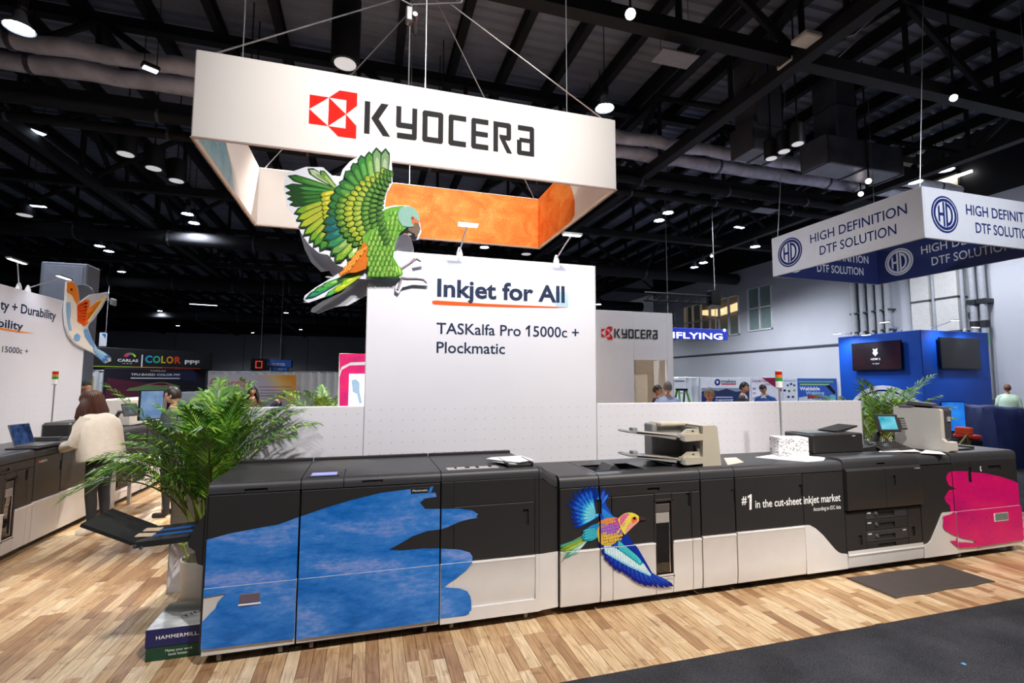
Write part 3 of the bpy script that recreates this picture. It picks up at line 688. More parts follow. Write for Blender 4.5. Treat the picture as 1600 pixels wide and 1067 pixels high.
# ---- A: stacker with the folding tray
a = Mod('stacker_cabinet', 'black and white stacker cabinet with blue brush print and folding side tray', S[0], S[1], ZL, .78)
a.up(a.x0, a.x1, ZWL, ZL-.075, 'front_door'); a.low(a.x0, a.x1)
paint(a, BLUE, blue, 'brush_print')
q = fp(374, 927, YL), fp(407, 939, YL)
a.T.part('pull_recess', MB().cbox(q[0][0], q[1][0], YL-.010, .0, q[1][1]-.004, q[0][1], .006), M('recess_mauve', '6a5a68', .5))
a.T.part('pull_lip', MB().cbox(q[0][0]-.004, q[1][0]+.004, YL-.014, .0, q[1][1]-.014, q[1][1]-.003, .004), wht)
q = fp(382, 764), fp(418, 768)
a.slot(q[0][0], q[1][0], q[1][1], q[0][1], 'lid_grip', blk2)
a.T.part('side_panel', MB().cbox(S[0]-.012, S[0]+.003, .0, .76, ZB+.02, ZL-.075, .004), blk)
# chute and folding tray at the open end
a.T.part('tray_chute', MB().prism([(S[0]-.010, AY(322, 800, .03).z), (S[0]-.010, AY(316, 884, .03).z)]+[(AY(*p_, .03).x, AY(*p_, .03).z) for p_ in ((309,880),(305,860),(295,853),(294.6,844),(304,824),(313,812))], 'y', .02, .42), blk)
# ---- B: middle unit with small screen
b = Mod('paper_cabinet', 'black cabinet fully wrapped in blue brush print with a small lit lid screen', S[1], S[2], ZL, .78)
b.up(b.x0, b.x1, ZWL, ZL-.075, 'front_door'); b.low(b.x0, b.x1)
paint(b, BLUE, blue, 'brush_print')
p0, p1 = AZ(480, 745, ZL), AZ(519, 733, ZL)
o = b.T.part('screen_bezel', MB().cbox(b.x0+.03, b.x0+.235, .03, .17, ZL-.004, ZL+.006, .003), blk)
b.T.part('lid_screen', MB().cbox(b.x0+.05, b.x0+.215, .045, .15, ZL+.004, ZL+.008, .001), screen('lid_screen_glow', '8d93f2', 'a9adff', 1.0), parent=o)
b.cut(b.x0+.262, b.x0+.267, -.02, .3, ZL-.08, ZL-.0005+.02, ('top_cover',)); b.T.part('lid_seam', MB().box(b.x0+.261, b.x0+.268, .004, .3, ZL-.07, ZL-.012), blk2)
x, z = fp(642, 765); 
b.T.part('name_plate', MB().cbox(x, x+.16, YU-.004, 0, z-.028, z+.012, .002), dark)
mb = MB().col('f0f0f0'); text_on(mb, 'Plockmatic', (x+.012, YU-.0046, z-.014), (x+.115, YU-.0046, z-.014), .013, .01)
mb.col('2a7dd6').flat([(x+.118, YU-.0046, z-.027), (x+.14, YU-.0046, z-.027), (x+.158, YU-.0046, z+.014), (x+.136, YU-.0046, z+.014)])
b.T.part('name_print', mb, prt)
q = fp(566, 751), fp(598, 755); b.slot(q[0][0], q[1][0], q[1][1], q[0][1], 'lid_grip', blk2)
# ---- C: unit with the big square door and the sloping end fairing
c = Mod('folding_cabinet', 'black over white cabinet with large square door and ends of the blue strokes', S[2], S[3], ZL, .78)
dx0, dz1 = fp(709, 792); dx1, dz0 = fp(836, 937)
dz0 = fp(708, 951.5)[1]
for (n, x0, x1, z0, z1, low) in (('frame_panel', c.x0, dx0, ZWL, ZL-.075, 0), ('frame_panel', dx1, c.x1, ZWL, ZL-.075, 0), ('frame_panel', dx0, dx1, dz1, ZL-.075, 0), ('door_upper', dx0, dx1, ZWL, dz1, 0)):
    c.up(x0, x1, z0, z1, n, g=.0025 if 'door' in n else 0)
c.T.part('lower_panel', MB().prism([(c.x0, ZB), (c.x1, ZB), (c.x1, ZWL-.001), (dx1, ZWL-.001), (dx1, dz0), (dx0, dz0), (dx0, ZWL-.001), (c.x0, ZWL-.001)], 'y', YL-.004, .012), wht); c.low(dx0, dx1, dz0, ZWL, 'door_lower')
for LB in ([(686,794.8),(718,794.6),(738.5,797.5),(747,803.3),(744,807),(746,809),(733,811),(718,815),(700,823),(686,828)],
           [(684,856.6),(718,858.5),(734,863),(738.5,870),(737,879),(727,890.5),(712,902),(693.4,916),(684,917)], [(684,915),(693.4,916),(718,918),(729.7,922.5),(734,930),(735.6,937),(736,951.5),(732,955),(733,957),(727,960),(684,965)]):
    paint(c, [fp(*p) for p in LB], blue, 'brush_print')
q = fp(817, 796), fp(826, 820); c.slot(q[0][0], q[1][0], q[1][1], q[0][1], 'door_handle')
# lid opening with sheet inside, catch tray
c.T.part('lid_opening', MB().cbox(c.x0+.05, c.x0+.44, .045, .13, ZL-.006, ZL+.004, .003), M('lid_window', 'bdb8bb', .25))
for k, (u, w) in enumerate(((.11, .012), (.19, .03), (.27, .018), (.37, .02))):
    c.T.part('roller_clip', MB().cbox(c.x0+u, c.x0+u+w, .06+.02*(k % 2), .12, ZL+.003, ZL+.010, .001), dark)
for m_ in (a, b, c): m_.T.part('back_ridge', MB().cbox(m_.x0, m_.x1, .765, .80, ZL-.05, ZL+.022, .006), dark)
c.T.part('catch_tray', MB().cbox(c.x1-.24, c.x1-.03, .03, .30, ZL, ZL+.02, .004).cbox(c.x1-.24, c.x1-.225, .03, .30, ZL, ZL+.035, .004).cbox(c.x1-.05, c.x1-.03, .03, .30, ZL, ZL+.035, .004), blk)
fx0, fx1 = S[3], S[4]-.008
c.T.part('end_fairing', MB().add([(fx0,-.008,ZWL),(fx1,.012,ZWL),(fx1,.5,ZWL),(fx0,.5,ZWL),(fx0,-.008,ZL-.075),(fx1,.012,ZRr-.09),(fx1,.5,ZRr-.09),(fx0,.5,ZL-.075)],
    [(0,3,2,1),(4,5,6,7),(0,1,5,4),(1,2,6,5),(2,3,7,6),(3,0,4,7)]), blk)
fl = [(-.012,-.085),(-.012,-.045),(.0,-.015),(.03,0),(.5,0),(.5,-.085)]
n = len(fl); vs = []
for (xx, zt) in ((fx0, ZL), (fx0+.03, ZL-.002), (fx0+.09, ZL-.05), (fx1, ZRr+.002)): vs += [(xx, f[0]+(xx-fx0)*.15, zt+f[1]) for f in fl]
fs = [(i*n+k, i*n+(k+1) % n, (i+1)*n+(k+1) % n, (i+1)*n+k) for i in range(3) for k in range(n)]+[tuple(range(n)), tuple(3*n+k for k in range(n))]
c.T.part('fairing_cap', MB().add(vs, fs), blk2, smooth=True)
c.T.part('fairing_lower', MB().add([(fx0,-.012,ZB),(fx1,.008,ZB),(fx1,.5,ZB),(fx0,.5,ZB),(fx0,-.016,ZWL-.002),(fx1,.004,ZWL-.002),(fx1,.5,ZWL-.002),(fx0,.5,ZWL-.002)],
    [(0,3,2,1),(4,5,6,7),(0,1,5,4),(1,2,6,5),(2,3,7,6),(3,0,4,7)]), wht)
# ---- lower-height units; the same builders serve the row along the other wall
def unit_d(x0, x1, F, lab, nm='bridge_unit'):
    m = Mod(nm, lab, x0, x1, ZRr, .66, F, lid=blk2, lidh=.085, casters=False)
    m.up(m.x0, m.x1, ZWL, ZRr-.09); m.low(m.x0, m.x1)
    m.slot(m.x1-.032, m.x1-.002, .73, .84, 'handle_recess'); return m
def unit_e(x0, x1, F, lab, hopper=True):
    m = Mod('feeder_unit', lab, x0, x1, ZRr, .66, F, lidh=.085, casters=False)
    w = x1-x0; d1 = x0+w*.115; d2 = x1-w*.10; g0, g1 = x0+w*.53, x0+w*.70; gz0, gz1 = .205, .785; zt = .85
    m.up(m.x0, m.x1, zt, ZRr-.09, 'control_strip'); m.up(m.x0, d1, ZWL, zt); m.up(d2, m.x1, ZWL, zt)
    m.up(d1, g0, ZWL, zt, 'door_upper'); m.up(g1, d2, ZWL, zt, 'door_upper'); m.up(g0, g1, gz1, zt, 'door_upper', g=0)
    m.low(m.x0, d1); m.low(d2, m.x1); m.low(d1, g0, name='door_lower'); m.low(g1, d2, name='door_lower'); m.low(g0, g1, ZB, gz0, 'door_lower')
    fr = m.T.part('window_frame', MB().cbox(g0-.012, g0+.008, YU-.006, .012, gz0, gz1+.02, .004).cbox(g1-.008, g1+.012, YU-.006, .012, gz0, gz1+.02, .004).cbox(g0-.012, g1+.012, YU-.006, .012, gz1, gz1+.02, .004).cbox(g0-.012, g1+.012, YL-.004, .012, gz0-.015, gz0, .004), M('frame_dark_gloss', '3a3230', .2))
    m.T.part('window_pane', MB().box(g0, g1, .0, .006, gz0, gz1), M('tinted_glass', '1d1b1a', .03, var=.02, spec=.9))
    m.T.part('paper_stack', MB().cbox(g0+.006, g1-.02, -.003, .0005, gz1-.17, gz1-.09, .001), M('stack_grey', 'a29c98', .6))
    m.T.part('paper_guide', MB().cbox(g0+.006, g1-.015, -.004, .0005, gz1-.085, gz1-.02, .002), M('guide_grey', '55504e', .4))
    m.T.part('guide_rail', MB().cbox(g1-.026, g1-.016, -.005, .0005, gz0+.02, gz1-.16, .002), chrome)
    m.slot(x0+w*.46, x0+w*.58, .872, .90, 'lid_slot'); m.slot(d2-.045, d2-.012, .73, .838, 'door_handle'); m.slot(m.x0, m.x0+.014, .73, .84, 'hinge_slot')
    if hopper:
        h0, h1, ya, yb_ = m.x0+.03, m.x0+.46, .12, .39; zf_ = ZRr-.07
        m.cut(h0, h1, ya, yb_, zf_, ZRr+.05, ('top_cover',))
        m.T.part('lid_recess', MB().box(h0-.002, h1+.002, ya-.002, yb_+.002, zf_-.004, zf_+.001), blk)
        m.T.part('lid_flap', MB().prism([(h0+.09, zf_), (h0+.19, ZRr+.03), (h0+.21, ZRr+.034), (h0+.33, zf_)], 'y', ya+.06, yb_-.01), blk2)
        m.T.part('lid_rim', MB().box(h0-.008, h1+.008, ya-.008, ya, ZRr-.01, ZRr+.006).box(h1, h1+.008, ya, yb_, ZRr-.01, ZRr+.006).box(h0-.008, h1+.008, yb_, yb_+.008, ZRr-.01, ZRr+.006), blk)
    return m
def unit_f(x0, x1, F, lab):
    m = Mod('relay_unit', lab, x0, x1, ZRr, .66, F, lidh=.085, casters=False)
    m.up(m.x0, m.x1, ZWL+.008, ZRr-.09); m.low(m.x0, m.x1, z1=ZWL+.008); m.slot(m.x1-.035, m.x1-.002, .735, .843); return m
def unit_g(x0, x1, F, lab):
    m = Mod('print_unit', lab, x0, x1, ZRr, .66, F, lidh=.085, casters=False)
    w = x1-x0; xc = x0+w*.605; zt = .486
    pts = [(xc, zt), (xc+.06, zt-.004), (xc+.12, zt-.035), (xc+.20, zt-.10), (xc+.33, zt-.235), (xc+.37, zt-.265), (xc+.42, zt-.284), (x1-.003, zt-.29)]
    m.up(m.x0, xc, zt, ZRr-.09); m.T.part('front_panel', MB().prism([(p[0]+.0025, p[1]+.003) for p in pts[:-1]]+[(x1-.0055, pts[-1][1]+.003), (x1-.0055, ZRr-.093), (xc+.0025, ZRr-.093)], 'y', YU, .012), blk)
    m.low(m.x0, xc, z1=zt); m.T.part('lower_panel', MB().prism([(x1-.0055, ZB), (xc+.0025, ZB)]+pts[:-1]+[(x1-.0055, pts[-1][1])], 'y', YL, .012), wht)
    m.slot(xc-.04, xc-.006, .74, .84); return m
def unit_h(x0, x1, F, lab):
    zt = 1.045; m = Mod('engine_unit', lab, x0, x1, zt, .70, F, lidh=.085, casters=False)
    w = x1-x0; zm = .565; zb2 = .19
    pr = [(x0+.004, zt-.09), (x1-.004, zt-.09), (x1-.004, zm+.012), (x0+.004, zm+.012)]
    m.T.part('front_door', MB().prism([(-.035, zm+.015), (-.042, zm+.03), (-.042, zt-.11), (-.02, zt-.088), (.01, zt-.088), (.01, zm+.015)], 'x', m.x0+.002, m.x1-.002), blk, smooth=True)
    m.cut(x0+w*.5-.002, x0+w*.5+.002, -.06, -.026, zm, zt-.08, ('front_door',)); m.T.part('door_seam', MB().box(x0+w*.5-.003, x0+w*.5+.003, -.027, -.02, zm+.03, zt-.11), blk)
    m.slot(x0+w*.60, x0+w*.635, .78, .87, 'door_handle', y=-.0432)
    m.slot(x0+w*.44, x0+w*.55, zt-.075, zt-.055, 'lid_slot', y=-.012)
    mb = MB().col('d9d9d9'); text_on(mb, '15000c', (x1-.10, -.0435, zt-.125), (x1-.02, -.0435, zt-.125), .012); m.T.part('name_print', mb, prt)
    xa, xb, xd = x0+w*.26, x0+w*.81, x0+w*.62
    m.up(m.x0, xa, zb2, zm, 'side_door'); m.up(xb, m.x1, zb2, zm, 'side_door')
    m.slot(x0+w*.15, x0+w*.20, .255, .345); m.slot(x0+w*.855, x0+w*.90, .285, .37)
    hz = [zb2, .27, .375, .475, zm]
    for k in range(4):
        d = m.up(xa, xb, hz[k], hz[k+1], 'paper_drawer', blk2 if k % 2 else blk)
        m.slot(x0+w*.40, x0+w*.635, hz[k]+.018, hz[k]+.062, 'drawer_mouth', blk, parent=d)
        if k: m.T.part('drawer_label', MB().cbox(xa+.015, xa+.06, YU-.003, .0, hz[k+1]-.035, hz[k+1]-.023, .001), M('label_pale', 'c9c9cc', .4), parent=d)
        if k: m.T.part('drawer_knob', MB().lathe([(.012, -.024), (.016, -.014), (.016, .0)], (xa+.12, .0, hz[k]+.055), 10, 'y'), M('knob_grey', '77777a', .3, .5), parent=d)
    m.T.part('drawer_label', MB().cbox(x0+w*.735, x0+w*.775, YU-.003, .0, .345, .357, .001), M('label_pale'))
    m.low(m.x0, m.x1, z1=zb2); return m
def unit_i(x0, x1, F, lab):
    m = Mod('cooling_unit', lab, x0, x1, ZRr+.005, .68, F, lidh=.085, casters=False)
    pts = [(x0+.003, .19), (x0+.06, .20), (x0+.10, .225), (x0+.20, .36), (x0+.27, .46), (x0+.29, ZWL), (x1-.003, ZWL)]
    m.T.part('front_panel', MB().prism([(p[0], p[1]+.003) for p in pts]+[(x1-.003, ZRr-.09), (x0+.003, ZRr-.09)], 'y', YU, .012), blk)
    m.T.part('lower_panel', MB().prism([(x1-.003, ZB), (x0+.003, ZB)]+pts, 'y', YL, .012), wht); return m
d = unit_d(S[4], S[5], None, 'narrow black over white unit carrying the raised wing of the printed bird')
e = unit_e(S[5], S[6], None, 'wide black over white feeder unit with tall dark window and printed bird')
f = unit_f(S[6], S[7], None, 'narrow black over white relay unit beneath the beige paper sorter')
g = unit_g(S[7], S[8], None, 'wide black over white unit lettered #1 in the cut-sheet inkjet market')
h = unit_h(S[8], S[9], None, 'tall black engine unit with stacked paper drawers beside the pink-printed unit')
i_ = unit_i(S[9], S[10], None, 'black unit with slanting white foot where the pink stroke begins')
# '#1' lettering
mb = MB().col('f2f2f2')
def lay(mb, s, a, b, hpx, bold=0., Y=YU-.0016, wpx=None):
    A = AY(a[0], a[1], Y); B = AY(b[0], b[1], Y); B.z = A.z; C = AY(a[0], a[1]-hpx, Y)
    return text_on(mb, s, A, B, C.z-A.z, bold)
lay(mb, '#', (1159, 788), (1167, 787), 13.5, .02)
mb.flat([Vector((AY(px_, py_, YU-.0016).x, YU-.0016, AY(px_, py_, YU-.0016).z)) for px_, py_ in ((1171,796.5),(1174.5,796),(1174.5,772),(1172.5,772.2),(1168.2,775),(1168.2,778.5),(1171,776.8))])
mb2 = MB().col('f2f2f2'); lay(mb2, 'in the cut-sheet inkjet market', (1180.5, 794), (1313.5, 783), 12.5, .012)
mb3 = MB().col('e8e8e8'); lay(mb3, 'According to IDC data', (1271, 798.5), (1314, 794.5), 6, .008)
g.T.part('number_print', mb, prt); g.T.part('slogan_print', mb2, prt); g.T.part('source_print', mb3, prt)
# ---- J: end feeder with the pink stroke
j = Mod('end_feeder', 'black end feeder wrapped in a magenta brush stroke with recessed grey handle', S[10], S[11], ZRr+.012, .72, lidh=.09)
xd = fp(1521, 800)[0]
j.up(j.x0, xd, ZWL, ZRr-.08); zz = fp(1525, 779)[1]
j.up(xd, j.x1, zz, ZRr-.08, 'front_door'); j.up(xd, j.x1, ZWL, zz)
j.low(j.x0, xd+.02); j.low(xd+.02, j.x1, name='front_drawer')
for mm in (i_, j): paint(mm, PINKP, pink, 'brush_print')
j.slot(xd-.02, xd+.012, fp(1515, 757)[1], fp(1515, 730)[1], 'door_gap')
q = fp(1552, 802, YL), fp(1573, 811, YL)
j.T.part('pull_lip', MB().cbox(q[0][0]-.01, q[1][0]+.012, YL-.013, 0, q[1][1]-.015, q[0][1]+.004, .008), wht)
j.T.part('pull_recess', MB().cbox(q[0][0], q[1][0], YL-.016, 0, q[1][1], q[0][1], .005), M('recess_grey', '76827e', .4))
q = fp(1544, 728), fp(1564, 734); j.slot(q[0][0], q[1][0], q[1][1], q[0][1], 'lid_slot')
x, z = fp(1531, 733); j.T.part('mark_print', MB().col('e5e5e5').flat([(x,YU-.002,z+.03),(x+.02,YU-.002,z+.03),(x+.012,YU-.002,z+.005),(x+.024,YU-.002,z-.02),(x+.008,YU-.002,z-.025),(x-.002,YU-.002,z)]), prt)
q = fp(1540, 808, YL); j.T.part('lock', MB().lathe([(.006, YL-.010), (.008, YL-.002)], (q[0], 0, q[1]), 8, 'y'), dark)
# ================================================================ the bird printed across the cabinets
BS = 5.615
def bp(x, y): return fp(860+x/BS, 740+y/BS)
bird = []   # (outline in front-plane metres, colour)
def leafs(A, B, w, cols, **k):
    for t, cc, s in ((0, cols[0], 1.), (1, cols[1], .62), (2, cols[2], .3)):
        if cc: bird.append((leafpoly(bp(*A), bp(A[0]+(B[0]-A[0])*(1-.16*t), A[1]+(B[1]-A[1])*(1-.16*t)), w/BS*.0048*s*1.0, **k), cc))
U = 1.
def leaf_px(A, B, wpx, cols):
    L = math.hypot(B[0]-A[0], B[1]-A[1]); ux, uy = (B[0]-A[0])/L, (B[1]-A[1])/L
    for t, cc in enumerate(cols):
        sh = (1, .82, .6)[t]; ww = wpx*(1, .66, .34)[t]
        P = leafpoly((A[0], -A[1]), (A[0]+ux*L*sh, -(A[1]+uy*L*sh)), ww)
        bird.append(([bp(p[0], -p[1]) for p in P], cc))
bird.append(([bp(*p) for p in ((75,670),(170,600),(270,545),(330,560),(290,620),(200,680),(120,740),(105,735),(140,690),(80,690))], '6c8f5a'))
for A, B, w, cc in (((300,560),(25,660),26,('2f7d66','58a58c')),((300,570),(75,672),26,('6f8f22','8fae3a')),((310,585),(110,690),24,('8aa82e','b0c65a')),((320,590),(115,735),30,('3c9c8e','9fd6c8')),((300,610),(200,700),26,('86bfa8','cfe6dc'))): leaf_px(A, B, w, cc)
bird.append(([bp(*p) for p in ((0,828),(40,790),(78,770),(110,750),(112,754),(80,775),(42,797),(2,834))], '5d5b5a'))
# raised wing fan
N = 15
for k in range(N):
    t = k/(N-1); ang = math.radians(212-150*t)
    cx, cy = 400, 375; Lr = 205+45*math.sin(PI*min(1, t*1.1))+(35 if .35 < t < .8 else 0)
    tip = (cx+math.cos(ang)*Lr*.98, cy-math.sin(ang)*Lr*1.12+10)
    if k == 0: tip = (255, 440)
    leaf_px((cx+10, cy), tip, 46, ('0c2f8c', '1c62d6', '2f9ce8'))
for k in range(9):
    t = k/8; ang = math.radians(205-120*t); leaf_px((405, 370), (405+math.cos(ang)*150, 370-math.sin(ang)*165), 30, ('2aa6dc', '7ad7ea'))
for P, cc in (([(430,240),(470,225),(490,280),(560,390),(500,410),(430,400)], '1d4fc4'), ([(435,300),(470,310),(540,370),(600,390),(470,395)], '2b86e0')):
    bird.append(([bp(*p) for p in P], cc))
leaf_px((440,260),(475,120),36,('10308e','2a5fd0')); leaf_px((450,260),(512,165),32,('10308e','3f7be0'))
# lower wing
tips = [(432,645),(452,705),(484,762),(520,800),(560,838),(600,862),(650,880),(690,905),(735,940),(780,965),(830,982),(880,985),(930,996),(985,1000),(1030,992),(1072,982)]
wing = [(455,600),(620,560),(670,540),(760,650),(830,770),(890,880),(935,940),(860,945),(790,905),(700,850),(600,800),(520,735),(460,670)]
bird.append(([bp(*p) for p in wing], '1d49c4'))
for k, B in enumerate(tips):
    t = k/15; A = (470+425*t, 590+290*t); leaf_px(A, B, 62 if k < 12 else 34, ('101f86', '1a3cae', '1f55cc'))
for k in range(17):
    t = k/16; A = (478+350*t, 600+190*t); B = (475+380*t, 690+190*t); leaf_px(A, (B[0]+10, B[1]+25*(1-abs(t-.5))), 34, ('8fcfe8', 'd9eef6'))
for k in range(10):
    t = k/9; leaf_px((600+150*t, 590+130*t), (610+175*t, 675+120*t), 38, ('18a0b6', '4fcbd2'))
bird.append(([bp(*p) for p in ((620,560),(660,515),(720,600),(780,690),(840,790),(890,880),(860,860),(800,770),(720,680),(640,620))], '0f2f9e'))
# body: smooth overlapping washes with rows of small feather marks
def blob(cx, cy, rx, ry, rot, cc, n=18):
    bird.append(([bp(cx+rx*math.cos(t)*math.cos(rot)-ry*math.sin(t)*math.sin(rot), cy+rx*math.cos(t)*math.sin(rot)+ry*math.sin(t)*math.cos(rot)) for t in [2*PI*k/n for k in range(n)]], cc))
blob(400, 500, 115, 62, -.35, '1f86c8'); blob(345, 535, 72, 52, -.3, '2fb0c4')
for k in range(16): leaf_px((390-12*(k % 4), 480+22*(k//4)), (320-14*(k % 4), 505+24*(k//4)), 22, ('1c7fb0', '49c6cc'))
blob(520, 500, 122, 98, -.42, 'd9a540'); blob(505, 560, 92, 66, -.25, 'dcb84c'); blob(520, 420, 105, 36, -.12, 'd98a4a'); blob(560, 470, 86, 58, -.5, 'a04fb0'); blob(500, 490, 78, 40, -.1, '9a66c0'); blob(590, 430, 42, 48, -.3, 'c2489c')
rb = random.Random(4)
for r in range(8):
    for k in range(9):
        x, y = 445+k*22+r*4+rb.uniform(-4, 4), 415+r*26-k*5+rb.uniform(-4, 4)
        if (x-525)**2/118**2+(y-505)**2/108**2 > 1: continue
        cc = (('b86a34', 'e8a860') if y < 435 else ('8a3fa4', 'c07ad0') if y < 515 and x > 470 else ('6a52b4', 'a48ad6') if y < 500 else ('b07a24', 'ecd070'))
        leaf_px((x+9, y-6), (x-9, y+14), 15, cc)
for P, cc in (([(585,400),(600,378),(622,358),(648,343),(678,337),(708,338),(738,348),(762,364),(776,384),(778,402),(760,424),(735,446),(705,474),(676,502),(645,532),(625,505),(605,460)], 'e6dc4e'),
              ([(600,392),(622,362),(655,345),(690,346),(668,372),(654,404),(648,440),(628,462),(602,440)], 'df6c92'), ([(690,428),(716,414),(745,404),(774,402),(758,426),(732,448),(702,476),(670,506),(648,520),(652,486),(668,452)], 'eda098'),
              ([(704,384),(720,374),(742,374),(758,388),(752,408),(736,424),(714,430),(702,412)], 'e6783c'),
              ([(770,368),(792,370),(814,377),(838,395),(815,402),(790,406),(768,408)], '4a3230')):
    bird.append(([bp(*p) for p in P], cc))
for k in range(14): leaf_px((690-7*k, 360+10*k), (668-7*k, 376+11*k), 12, ('d8c83a', 'f2ee84') if k % 2 else ('e07c86', 'f0a8a0'))
bird.append(([(bp(730+12*math.cos(t), 388+14*math.sin(t))) for t in [k*PI/5 for k in range(10)]], '2a1414'))
for m in (c, d, e):
    mu, ml = MB(), MB(); x0, x1 = m.x0+.004, m.x1-.003
    if m is c: x0, x1 = S[3]+.002, S[4]-.012
    cells = [(x0, x1, ZWL+.002, ZRr-.02)]
    for (a0, a1, c0, c1) in m.slots:
        nc = []
        for (p0, p1, r0, r1) in cells:
            if a0 >= p1 or a1 <= p0 or c0 >= r1 or c1 <= r0: nc.append((p0, p1, r0, r1)); continue
            u0, u1 = max(a0, p0), min(a1, p1)
            if a0 > p0: nc.append((p0, a0, r0, r1))
            if a1 < p1: nc.append((a1, p1, r0, r1))
            if c0 > r0: nc.append((u0, u1, r0, c0))
            if c1 < r1: nc.append((u0, u1, c1, r1))
        cells = nc
    for k, (P, cc) in enumerate(bird):
        for mb_, (xa_, xb_, z0, z1), y in [(mu, c_, YU-.002) for c_ in cells]+[(ml, (x0, x1, ZB, ZWL-.002), YL-.0075)]:
            Q = clip(P, xa_, xb_, z0, z1)
            if len(Q) > 2:
                yy = y-k*.00003+(.03 if m is c else 0)
                mb_.col(cc).flat([(p[0], yy-(.009 if mb_ is mu and p[1] > ZRr-.095 else 0), p[1]) for p in Q])
    for mb_ in (mu, ml):
        if mb_.v: m.T.part('bird_print', mb_, prt)
# ================================================================ folding tray, boxes, mat
def oriented(A, B, C, th):
    """slab with corner A, edges to B and C, thickness th downwards along its normal"""
    A, B, C = Vector(A), Vector(B), Vector(C); n = (B-A).cross(C-A).normalized()
    if n.z < 0: n = -n
    Dv = B+(C-A); pts = [A, B, Dv, C]
    return [p for p in pts]+[p-n*th for p in pts]
SL = [(0,1,2,3),(7,6,5,4),(0,4,5,1),(1,5,6,2),(2,6,7,3),(3,7,4,0)]
tb = M('tray_black', '1d1d20', .55, bump=.1, bscale=300)
yA, yB = .03, .40
p1 = AY(208, 856, yA); p2 = AY(300, 852, yA); q1 = AY(245, 828, yB)
x_in = S[0]-.11
base = a.T.part('tray_shelf', MB().add(oriented((p1.x, yA, p1.z+.03), (x_in, yA, p1.z+.045), (p1.x, yB, p1.z+.03), .035), SL), tb)
tip = AY(127, 818, yA)
a.T.part('tray_flap', MB().add(oriented((p1.x, yA, p1.z+.032), (tip.x, yA, tip.z+.0), (p1.x, yB, p1.z+.032), .02), SL), tb)
for k, y0 in enumerate((.13, .25)):
    a.T.part('guide_strip', MB().add(oriented((p1.x+.06, y0, p1.z+.035), (x_in, y0, p1.z+.05), (p1.x+.06, y0+.035, p1.z+.035), .004), SL), M('strip_blue', '1d5fb4', .4), parent=base)
    a.T.part('guide_tab', MB().add(oriented((p1.x-.03, y0-.02, p1.z+.046), (p1.x+.06, y0, p1.z+.037), (p1.x-.03, y0+.05, p1.z+.046), .004), SL), M('tab_tan', 'd0b79c', .5), parent=base)
for k, y0 in enumerate((.02, .02)):
    a.T.part('hinge_bolt', MB().lathe([(.008, -.012), (.010, 0)], (p1.x+.008+k*.035, yA+.0, p1.z+.008-k*.012), 8, 'y'), chrome)
# cartons of paper at the end of the row
bx0, bx1 = AZ(226, 1034, 0).x, S[0]-.02; by0 = AZ(240, 1034, 0).y; by1 = by0+.40
t = Thing('paper_carton', 'paper carton with green tray, navy lid and printed silver top beside the stacker', 'box', ((bx0+bx1)/2, (by0+by1)/2, 0))
zc = AY(225, 985, by0).z; zm = AY(226, 1014, by0).z
t.part('tray', MB().cbox(bx0+.004, bx1-.004, by0+.004, by1-.004, 0, zm+.01, .003), M('carton_green', '12402c', .6))
t.part('lid', MB().cbox(bx0, bx1, by0, by1, zm, zc-.002, .003), M('carton_navy', '1b1f5a', .5))
t.part('lid_top', MB().cbox(bx0+.002, bx1-.002, by0+.002, by1-.002, zc-.004, zc, .002), water('carton_silver', [(.36, '9fa4ab'), (.5, 'cdd0d4'), (.64, 'f1f2f4')], 3, (1, 3, 1), .3))
mb = MB().col('f0f0f0'); w = bx1-bx0
text_on(mb, 'HAMMERMILL.', (bx0+w*.18, by0-.0015, zm+(zc-zm)*.42), (bx0+w*.90, by0-.0015, zm+(zc-zm)*.42), .022, .012, 1.1); t.part('brand_print', mb, prt)
mb = MB().col('cfe0d2'); text_on(mb, 'Makes your work', (bx0+w*.34, by0+.002, zm*.58), (bx0+w*.80, by0+.002, zm*.58), .016, .01); t.part('slogan_print', mb, prt); mb = MB().col('cfe0d2'); text_on(mb, 'look better.', (bx0+w*.40, by0+.002, zm*.30), (bx0+w*.74, by0+.002, zm*.30), .016, .01)
t.part('slogan_print', mb, prt)
mb = MB().col('3a3d48'); text_on(mb, 'TIDAL', (bx0+w*.52, by0+.12, zc+.001), (bx0+w*.98, by0+.26, zc+.001), .04, .015, 1.1, up=(-.6, .8, 0)); t.part('top_print', mb, prt)
# door mat
t = Thing('floor_mat', 'dark grey anti-fatigue mat on the wood floor', 'mat', (4.76, -.27, 0))
A, B, C, Dd = (AZ(1318, 903, 0), AZ(1400, 934, 0), AZ(1556, 911, 0), AZ(1478, 884, 0))
x0, x1 = (A.x+B.x)/2, (C.x+Dd.x)/2; y0, y1 = (B.y+C.y)/2, (A.y+Dd.y)/2
n = 14; vs = []; 
for (zz, ins) in ((0, 0), (.008, 0), (.014, .03)):
    ring = [(x0+(x1-x0)*k/n, y0+.008*math.sin(k*1.1)) for k in range(n+1)]+[(x1, y0+(y1-y0)*.5)]+[(x1-(x1-x0)*k/n, y1+.008*math.sin(k*.9+1)) for k in range(n+1)]+[(x0, y0+(y1-y0)*.5)]
    cx, cy = (x0+x1)/2, (y0+y1)/2
    vs.append([(cx+(px_-cx)*(1-ins), cy+(py_-cy)*(1-ins*2), zz) for px_, py_ in ring])
m_ = len(vs[0]); fs = [(l*m_+k, l*m_+(k+1) % m_, (l+1)*m_+(k+1) % m_, (l+1)*m_+k) for l in range(2) for k in range(m_)]+[tuple(2*m_+k for k in range(m_))]
t.part('mat', MB().add(vs[0]+vs[1]+vs[2], fs), M('mat_rubber', '4b4342', .85, bump=.4, bscale=260))
